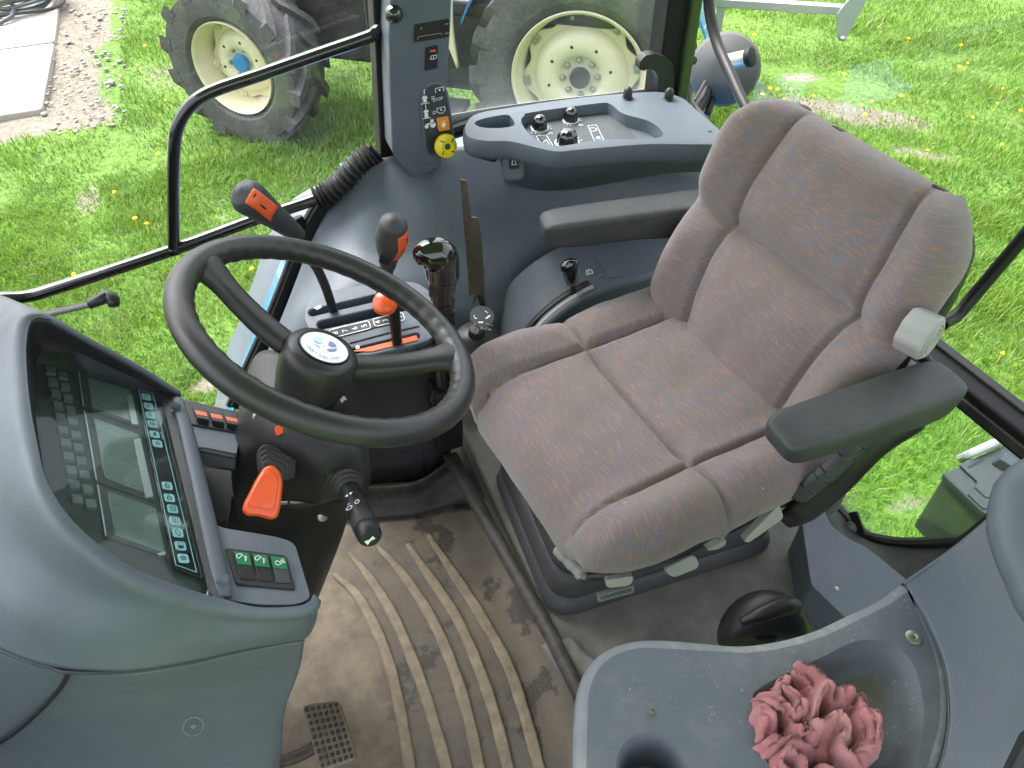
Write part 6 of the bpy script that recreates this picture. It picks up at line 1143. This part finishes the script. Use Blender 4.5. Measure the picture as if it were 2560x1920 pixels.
for s_ in (-.06, .13):
    b = MB(); b.box((s_-.010, .400, -.040), (s_+.010, .410, -.026), FB); b.build('clip', M['rubber'], st, bevel=.002)
# lumbar knob on the near side
kn = Vector((0.8,0.5525,0.6919)); ax = Vector((.35, -.94, .05)).normalized(); Fk = frame_from(kn, ax); b = MB(); R_ = []
for rr_, h_ in ((.030, -.022), (.032, -.018), (.032, .012), (.029, .016)): R_.append([Fk.p(rr_*(1+.03*math.cos(8*a))*math.cos(a), rr_*(1+.03*math.cos(8*a))*math.sin(a), h_) for a in np.linspace(0, 2*math.pi, 48, endpoint=False)])
b.rings(R_)
for q_ in (.024, .018, .012, .006): b.lathe(Fk, [(q_+.0018, .0162), (q_+.0012, .0176), (q_-.0012, .0176), (q_-.0018, .0162)], 28, cap=False)
b.build('lumbar_knob', M['lever_grey'], st)
b = MB(); b.patch([[FB.p(.22, .20, -.03), FB.p(.235, .12, -.03), FB.p(.22, .02, -.03)], [FB.p(.245, .19, -.05), FB.p(.262, .12, -.05), FB.p(.245, .03, -.05)], [FB.p(.24, .19, -.08), FB.p(.25, .12, -.08), FB.p(.24, .03, -.08)]], 10, 8); b.build('side_cover', M['lever_grey'], st, solid=.004)
# armrests
def armrest(px0, px1, w, dep, label):
    a, c_ = Vector(px0), Vector(px1); ax = (c_-a); L = ax.length; ax.normalize(); F = frame_from(a, Vector((0, 0, 1)), ax); R_ = []
    for t, ww, top, bot in ((-.003, .55, .35, .25), (.0, .72, .62, .50), (.010, .90, .88, .80), (.030, .99, 1, .98), (.09, 1, 1.0, 1.05), (L*.50, 1, 1.0, 1.05), (L*.66, 1, 1.0, 1.35), (L*.84, 1, 1.0, 1.5), (L*.94, .97, .98, 1.3), (L-.004, .80, .85, .9), (L, .55, .6, .6)):
        ring = []
        for k in range(28):
            th = 2*math.pi*k/28; cx_ = math.copysign(abs(math.cos(th))**.42, math.cos(th)); sy_ = math.copysign(abs(math.sin(th))**.42, math.sin(th))
            ring.append(F.p(t, cx_*w/2*ww*(1 if sy_ > 0 else .92), sy_*.018*top if sy_ > 0 else sy_*dep*bot))
        R_.append(ring)
    m = MB(); m.rings(R_); o = m.build('armrest', M['arm_vinyl'], st, ang=180, sub=1); o['label'] = label; return o
armrest((0.5593,0.5068,0.625), (0.8501,0.5132,0.632), .074, .034, 'near armrest of charcoal vinyl'); armrest((0.484,1.1084,0.592), (0.8606,1.0583,0.607), .066, .042, 'far armrest partly behind the backrest')
# near armrest support: ribbed curved arm
ap = [(0.8748,0.545,0.5022),(0.8199,0.55,0.4765),(0.7901,0.555,0.4395),(0.7714,0.56,0.3779),(0.7371,0.565,0.313),(0.7117,0.57,0.2863)]; b = MB(); b.tube(ap, [.022, .030, .034, .033, .030, .018], 14, n=40, flat=((0, 1, 0), .7, 1.2)); b.build('arm_bracket', M['black'], st, ang=180)
b = MB(); rp = crom([(0.7393,0.52,0.5416),(0.7297,0.518,0.5245),(0.7191,0.518,0.4977),(0.7052,0.52,0.4715),(0.6896,0.524,0.4449),(0.6729,0.53,0.4132)], 40); b.tube([(p[0], p[1]+.004, p[2]+.006) for p in rp], .026, 10, flat=((0, 1, 0), .5, .8)); b.build('bracket_cover', M['grey_dark'], st, ang=180)
for k in (7, 13, 23, 27, 33):
    b = MB(); b.tube([(p[0], p[1]+.004, p[2]+.006) for p in (rp[k], (rp[k]+rp[k+1])/2)], .0266, 10, flat=((0, 1, 0), .5, .8)); b.build('rib_gap', M['shiny'], st)
b = MB(); b.patch([[(0.6435,1.03,0.4159),(0.6733,1.03,0.4187),(0.6893,1.03,0.4482)], [(0.6498,1.02,0.4044),(0.6825,1.02,0.4086),(0.699,1.02,0.4472)]], 10, 4); b.build('far_bracket', M['rubber'], st, solid=.012)
# bellows base
base = [(.318, .630), (.775, .615), (.775, .965), (.335, .985)]
def blow(z, s):
    cx_, cy_ = .55, .80; P = roundpoly([((x-cx_)*s+cx_, (y-cy_)*s+cy_) for x, y in base], .055, 6); return [(p[0], p[1], z) for p in P]
for k, (z0, z1, s) in enumerate(((.097, .145, 1.02), (.142, .205, .985), (.202, .268, .94), (.265, .345, .885))):
    m = MB(); m.rings([blow(z0, s*.965), blow(z0+.008, s*.995), blow(z0+(z1-z0)*.35, s), blow(z1-.018, s*.985), blow(z1-.006, s*.955), blow(z1, s*.92)]); m.build('bellows_fold', M['grey_dark'], st, ang=180)
# suspension plate, adjusters
b = MB(); b.prism(FCu, roundpoly([(-.20, .04), (.215, .04), (.215, -.26), (.13, -.345), (-.13, -.345), (-.20, -.26)], .04), -.135, -.108); b.build('upper_plate', M['black'], st, bevel=.006)
l0, l1 = Vector((0.3225,0.6368,0.32)), Vector((0.3442,0.5966,0.3)); ax = (l1-l0).normalized(); b = MB(); b.tube([l0-ax*.004, l0, l0+ax*.014, l0+ax*.020, l0+ax*.034, l0+ax*.040, l0+ax*.056, l1, l1+ax*.004], [.006, .0105, .0115, .0100, .0118, .0100, .0118, .0122, .011], 16, n=60); hg = b.build('adjuster_grip', M['lever_grey'], st, ang=180)
b = MB(); b.tube([l1-ax*.01, l1+ax*.012, *[(0.3571,0.5859,0.298),(0.3796,0.5753,0.305),(0.4053,0.5722,0.315)]], .0085, 10, n=24); b.build('adjuster_rod', M['black'], st)
def paddle(pts, name='seat_paddle'):
    c_ = sum((Vector(p) for p in pts), Vector())/len(pts); n = (Vector(pts[1])-Vector(pts[0])).cross(Vector(pts[2])-Vector(pts[0])).normalized(); n = n if n.y < 0 else -n; F = frame_from(c_, n, Vector(pts[1])-Vector(pts[0])); P2 = [((Vector(p)-c_).dot(F.u), (Vector(p)-c_).dot(F.v)) for p in pts]
    m = MB(); m.prism(F, roundpoly(P2, .010, 5), -.008, .004); return m.build(name, M['lever_grey'], st, bevel=.0035)
paddle([(0.4544,0.5372,0.335),(0.5087,0.5388,0.345),(0.5136,0.5239,0.325),(0.4658,0.5267,0.318)]); paddle([(0.3703,0.5655,0.312),(0.4153,0.553,0.318),(0.4085,0.5481,0.3),(0.372,0.5581,0.298)]); paddle([(0.5935,0.537,0.34),(0.6492,0.5449,0.4),(0.6664,0.5411,0.36),(0.6047,0.5334,0.33)]); paddle([(0.5239,0.5384,0.35),(0.5646,0.5419,0.355),(0.5644,0.5426,0.335),(0.5483,0.5396,0.335)])
Ftag = frame_from((0.3992,0.5732,0.245), Vector((-.10, -1, .30)), (1, 0, 0)); Ftag.o = Ftag.o+Ftag.n*.006
b = MB(); b.prism(Ftag, rrect(.062, .016, .002), -.006, .0006); tg = b.build('maker_tag', M['grey_light'], st, bevel=.0005)
b = MB(); b.stroke(Ftag, rrect(.058, .0125, .001, seg=1), .0006, .0010, True); b.build('tag_outline', M['lever_grey'], tg, smooth=False)
text(Ftag, 'GRAMMER', .0098, M['black'], 'lettering', tg, 0, 0, 0, .0011, sx=1.15)
# torn edge of the cushion
b = MB(); c0 = Vector((0.3383,1.0217,0.47)); 
for k in range(22):
    a = random.uniform(0, 6.28); p = c0+Vector((random.uniform(-.018, .012), random.uniform(-.008, .012), random.uniform(-.010, .006))); q = p+Vector((math.cos(a)*.006, math.sin(a)*.006, random.uniform(-.002, .005))); b.tube([p, (p+q)/2+Vector((0, 0, .002)), q], .0007, 4, n=5)
tf = b.build('frayed_threads', M['lever_grey'], st); tf['kind'] = 'stuff'

# ------------------------------------------------------------ floor mat, pedal, left tray
fm = thing('floor_mat', 'muddy brown ribbed rubber floor mat', 'floor mat', (.05, .6, 0)); fm['kind'] = 'structure'
X_, Y_ = np.meshgrid(np.linspace(-.62, .325, 80), np.linspace(.02, 1.20, 100))
Z_ = -.004+.0+.06*np.clip((X_-.265)/.06, 0, 1)**2+.05*np.clip((Y_-1.08)/.12, 0, 1)**2+.002*np.sin(X_*19)*np.sin(Y_*13)
me = bpy.data.meshes.new('mat_sheet'); me.from_pydata(np.stack([X_, Y_, Z_], -1).reshape(-1, 3).tolist(), [], [(j*80+i, j*80+i+1, (j+1)*80+i+1, (j+1)*80+i) for j in range(99) for i in range(79)]); finish(me, 'mat_sheet', M['mat'], fm, solid=.004, ang=180)
for P in ([(-0.0246,0.93,0.002),(0.0093,0.8615,0.002),(0.0291,0.7405,0.002),(0.0272,0.6293,0.002),(0.0151,0.5174,0.002),(0.0062,0.4586,0.002)], [(0.0148,0.967,0.002),(0.0404,0.8937,0.002),(0.0624,0.7986,0.002),(0.0745,0.6657,0.002),(0.075,0.5675,0.002),(0.073,0.4952,0.002),(0.0693,0.4344,0.002)], [(0.0721,0.9629,0.002),(0.1036,0.8808,0.002),(0.1289,0.7731,0.002),(0.1376,0.6698,0.002),(0.1353,0.5702,0.002),(0.1237,0.4757,0.002),(0.1149,0.4169,0.002)], [(0.1315,0.9461,0.002),(0.1512,0.8625,0.002),(0.1746,0.7555,0.002),(0.1813,0.653,0.002),(0.1798,0.5619,0.002),(0.1693,0.4582,0.002),(0.1605,0.3994,0.002)], [(0.1783,0.9525,0.002),(0.1978,0.856,0.002),(0.2203,0.738,0.002),(0.233,0.6331,0.002),(0.2294,0.5428,0.002),(0.2178,0.4396,0.002),(0.2061,0.3819,0.002)]):
    q = crom(P, 50); b = MB(); R_ = []
    for k in range(50):
        t = q[min(k+1, 49)]-q[max(k-1, 0)]; t /= np.linalg.norm(t); n = np.array([-t[1], t[0], 0]); w = (.0100+.0005*math.sin(k*.9)+.0008*random.random())*min(1, .45+k*.05); h = .0018+.0003*math.sin(k*1.7); R_.append([q[k]+n*w*s_+np.array([0, 0, zz]) for s_, zz in ((-1, -.003), (-.86, h*.8), (-.6, h), (.6, h), (.86, h*.8), (1, -.003))])
    b.rings(R_, cap=False, closed=False); b.build('mat_rib', M['ridge'], fm, ang=180)
# brake pedal
pc = [Vector(p) for p in [(-0.1243,0.637,0.105),(-0.0657,0.6244,0.105),(-0.0601,0.5334,0.075),(-0.1207,0.5355,0.075)]]; cc = sum(pc, Vector())/4
pd = thing('brake_pedal', 'dirty studded brake pedal on a curved arm', 'pedal', (cc.x, cc.y, 0))
n = (pc[1]-pc[0]).cross(pc[3]-pc[0]).normalized(); n = n if n.z > 0 else -n; Fp = frame_from(cc, n, pc[1]-pc[0]); P2 = [((p-cc).dot(Fp.u), (p-cc).dot(Fp.v)) for p in pc]
b = MB(); b.prism(Fp, roundpoly(P2, .010), -.020, 0); b.build('pad', M['ridge'], pd, bevel=.003)
Q = [Vector(p) for p in P2]
for i in range(6):
    for j in range(9):
        f, g = (i+.7)/6.4, (j+.7)/9.4; p = (Q[0]*(1-f)+Q[1]*f)*(1-g)+(Q[3]*(1-f)+Q[2]*f)*g; b = MB(); b.prism(Fp, rrect(.0058, .0062, .001, p.x, p.y, 2), -.001, .0045, .85); b.build('stud', M[random.choice(('black_dusty', 'rust', 'black_dusty', 'black_dusty', 'black_dusty'))], pd, bevel=.0008)
b = MB(); b.tube([cc-Vector((.01, 0, .012)), *[(-0.1399,0.5751,0.07),(-0.1803,0.5776,0.07),(-0.2207,0.5855,0.08),(-0.2638,0.6019,0.1)]], .010, 10, n=24); b.build('arm', M['rust'], pd)

# left-hand tray beside the door
tr = thing('door_tray', 'scuffed grey moulded tray with oval recess and cup hole', 'tray', (.42, .2, .2))
FT = FR['tray']
out = [(-0.203,-0.0253),(-0.1773,0.0298),(-0.1574,0.0628),(-0.137,0.0817),(-0.1109,0.0912),(-0.0785,0.0895),(-0.0454,0.078),(-0.01,0.0604),(0.0257,0.0438),(0.0659,0.0341),(0.1104,0.0298),(0.1546,0.0318),(0.2009,0.0348),(0.247,0.0398),(0.2374,-0.0048),(0.2179,-0.0545),(0.1845,-0.0992),(0.1449,-0.1319),(0.0972,-0.1578),(0.0292,-0.1767),(-0.2252,-0.0791)]
o2 = [tuple(p[:2]) for p in crom([(*p, 0) for p in out], 120, closed=True)]; cx_ = sum(p[0] for p in o2)/120; cy_ = sum(p[1] for p in o2)/120
def inset(P, d):
    n = len(P); R_ = []
    for i in range(n):
        a, c_ = Vector(P[i-1]), Vector(P[(i+1) % n]); t = (c_-a).normalized(); R_.append((P[i][0]-t.y*d, P[i][1]+t.x*d))
    return R_
sgn = 1 if area2(o2) > 0 else -1
R_ = [[FT.p(*p, h) for p in inset(o2, sgn*d)] for h, d in ((0, .013), (-.001, .008), (-.004, .0035), (-.010, .001), (-.018, 0), (-.05, .002), (-.16, .02), (-.30, .05))]
b = MB(); b.rings(R_); to = b.build('tray_body', M['grey_worn'], tr, ang=50); to.data.materials.append(M['worn_edge'])
for q in to.data.polygons:
    if len(q.vertices) == 4 and all(to.data.vertices[i].co.z > .5885 for i in q.vertices): q.material_index = 1
rc_ = [(0.0042,-0.0174),(0.0181,-0.0098),(0.0492,-0.007),(0.0905,-0.0056),(0.134,-0.0028),(0.1595,-0.0087),(0.1754,-0.0227),(0.1771,-0.0443),(0.1642,-0.0711),(0.1459,-0.0942),(0.1187,-0.1172),(0.0868,-0.1322),(0.049,-0.1394),(0.0008,-0.1209),(-0.0179,-0.0964),(-0.01,-0.0537)]
rcs = [tuple(p[:2]) for p in crom([(*p, 0) for p in rc_], 70, closed=True)]
c1 = MB(); sg2 = 1 if area2(rcs) > 0 else -1
c1.rings([[FT.p(*p, h) for p in inset(rcs, sg2*d)] for h, d in ((.03, -.006), (.004, -.006), (-.003, -.001), (-.008, .003), (-.024, .010), (-.029, .016), (-.031, .026))])
ch = (-0.1241,-0.0396); c2 = MB(); c2.lathe(FT.at(ch[0], ch[1]), [(.029, -.07), (.031, -.02), (.033, -.004), (.039, .004), (.039, .03)], 36)
cut(to, [c1, c2])
b = MB(); b.prism(FT.off(-.0315), [((p[0]-sum(q[0] for q in rcs)/70)*.80+sum(q[0] for q in rcs)/70, (p[1]-sum(q[1] for q in rcs)/70)*.80+sum(q[1] for q in rcs)/70) for p in rcs], 0, .0012); b.build('recess_floor', M['plinth'], tr, bevel=.0005)
q = (0.2017,-0.0192); b = MB(); b.lathe(FT.at(q[0], q[1]), [(.0085, -.001), (.0085, .0015), (.006, .0028), (.004, .0028), (.003, .001), (.001, .001)], 20, cap=False); b.build('cap_screw', M['steel'], tr)
q = (0.1031,-0.0898); b = MB(); b.lathe(FT.at(q[0], q[1], -.0302), [(.0085, 0), (.0085, .002), (.005, .003), (.001, .0032)], 18, cap=False); b.build('recess_screw', M['zinc'], tr)
# raised wall of the tray towards the rear
rw = [[(0.5885,0.2904,0.6012),(0.5777,0.2435,0.6012),(0.56,0.1968,0.6012),(0.5276,0.1529,0.6012),(0.4882,0.1193,0.6012),(0.4364,0.0896,0.6012)],
      [(0.591,0.2882,0.612),(0.5826,0.2412,0.608),(0.5639,0.1929,0.606),(0.5322,0.149,0.606),(0.4923,0.1141,0.606),(0.4393,0.0827,0.606)],
      [(0.6086,0.2766,0.68),(0.5989,0.2249,0.665),(0.5749,0.1695,0.655),(0.5451,0.1245,0.65),(0.5102,0.0863,0.645),(0.4649,0.0508,0.645)],
      [(0.6454,0.278,0.73),(0.6257,0.2165,0.715),(0.5915,0.1493,0.7),(0.5584,0.1016,0.69),(0.5251,0.0594,0.68),(0.4811,0.023,0.68)],
      [(0.6903,0.2849,0.77),(0.6613,0.2067,0.75),(0.6153,0.1308,0.735),(0.5791,0.0803,0.72),(0.5431,0.034,0.71),(0.4999,-0.0031,0.71)]]
b = MB(); b.patch(rw, 40, 40); b.build('rear_wall', M['grey'], tr, solid=.006, ang=180)
b = MB(); b.patch([rw[0][:1]+rw[1][:1]+rw[2][:1]+rw[3][:1]+rw[4][:1], [(p[0], p[1]+.003, p[2]-.05) for p in (rw[0][0], rw[1][0], rw[2][0], rw[3][0], rw[4][0])], [(p[0], p[1]+.003, p[2]-.30) for p in (rw[0][0], rw[1][0], rw[2][0], rw[3][0], rw[4][0])]], 16, 10); b.build('wall_skirt', M['grey'], tr, solid=.004)
gb = [Vector(p) for p in [(0.6244,0.2453,0.8),(0.6022,0.217,0.79),(0.5847,0.1805,0.785),(0.5732,0.1448,0.78)]]
b = MB(); b.tube([gb[0]+Vector((.03, .02, .01)), *gb, gb[3]+Vector((.04, -.05, 0))], [.02, .040, .046, .046, .040, .03], 18, n=30, flat=((0, 0, 1), .6, 1)); b.build('grab_pad', M['grey'], tr, ang=180)
dk = [Vector(p) for p in [(0.5002,0.0956,0.74),(0.4528,0.0728,0.74),(0.4186,0.057,0.74)]]; b = MB(); b.patch([[tuple(p) for p in dk], [tuple(p+Vector((.08, -.04, -.002))) for p in dk]], 8, 4); b.build('dark_pad', M['black'], tr, solid=.03)
b = MB(); cr = (-0.1321,0.0583)
# crumbs on the tray
for k in range(3):
    px_ = [(-0.1214,0.0606), (0.0692,-0.0346), (-0.1336,0.0229)][k]
b.lathe(frame_from(FT.p(*(-0.1001,0.0101), .002), (.2, .3, 1)), [(.003, -.001), (.0032, .001), (.001, .0025)], 6, cap=False); b.build('crumb', M['ridge'], tr)

# black handle standing beside the tray
hb = Vector((0.5202,0.3775,0.4)); hk = thing('handbrake_grip', 'black moulded grip standing between seat base and tray', 'handle', (hb.x, hb.y, .095))
b = MB(); R_ = []
for (px_, w, h) in (((0.4671,0.4006,0.36), .006, .010), ((0.4774,0.4032,0.375), .022, .022), ((0.5034,0.4048,0.39), .032, .034), ((0.5334,0.3972,0.4), .036, .042), ((0.5587,0.3844,0.4), .034, .042), ((0.5745,0.3723,0.395), .028, .036), ((0.5819,0.3603,0.385), .012, .020)):
    c_ = Vector(px_); R_.append([c_+Vector((0.15*math.cos(t)*w, math.cos(t)*w, math.sin(t)*h-.02)) for t in np.linspace(0, 2*math.pi, 18, endpoint=False)])
b.rings(R_); b.build('grip', M['black'], hk, ang=180, sub=1)
b = MB(); b.tube([(0.4727,0.3814,0.425),(0.5013,0.376,0.44),(0.5367,0.3748,0.44),(0.5541,0.3682,0.435)], [.006, .011, .013, .008], 10, n=20); b.build('ridge', M['black'], hk, ang=180)
b = MB(); b.tube([hb-Vector((0, 0, .02)), (hb.x, hb.y, .09)], .02, 12); b.build('stem', M['black'], hk)

# pink rag: a crumpled cloth in the recess
from mathutils import noise as mn
rg0 = FT.p(*(0.0378,-0.0631), -.0295)
def rag_mesh():
    nr, na = 90, 220; vs = []
    for j in range(nr):
        r = (j+.02)/(nr-1)
        for i in range(na):
            a = 2*math.pi*i/na; q = Vector((r*math.cos(a), r*math.sin(a), 0)); w = Vector((mn.noise(q*1.5+Vector((3, 1, 7))), mn.noise(q*1.5+Vector((9, 4, 2))), 0))*.75; p = q+w
            f1 = 1-2.4*abs(mn.noise(p*2.1+Vector((2.3, 2.1, .4)))); f2 = 1-2.4*abs(mn.noise(Vector((p.x*6.4, p.y*4.2, 1.7)))); f3 = 1-2*abs(mn.noise(p*10+Vector((1, 6, 3))))
            edge_ = 1-max(0, (r-.72)/.28)**2
            z = (.040*max(0, 1-r*r)**.6+.030*(f1-.25)*edge_+.013*(f2-.3)*edge_+.0042*f3*(.4+.6*edge_)+.010*mn.noise(q*1.2+Vector((6, 2, 2)))*edge_)
            R = .069*(1+.28*mn.noise(Vector((math.cos(a)*1.2, math.sin(a)*1.2, 4.2)))+.13*mn.noise(Vector((math.cos(a)*3.4, math.sin(a)*3.4, 1.2)))); fold = Vector((mn.noise(p*2.2+Vector((5, 5, 1))), mn.noise(p*2.2+Vector((1, 8, 6))), 0))*.013*edge_*min(1, r*3)
            rr = r if r < .9 else .9+(r-.9)*.15
            vs.append((rg0.x+R*rr*math.cos(a)+fold.x, rg0.y+R*rr*math.sin(a)*.95+fold.y, rg0.z+max(z, .0015+.001*(1-r))))
    fs = [(j*na+i, j*na+(i+1) % na, (j+1)*na+(i+1) % na, (j+1)*na+i) for j in range(nr-1) for i in range(na)]
    return vs, fs
vs, fs = rag_mesh(); me = bpy.data.meshes.new('rag'); me.from_pydata(vs, [], fs); rag = finish(me, 'rag', M['pink'], None, ang=180, solid=.0012); tag(rag, 'crumpled pink cloth rag lying in the tray recess', 'rag')
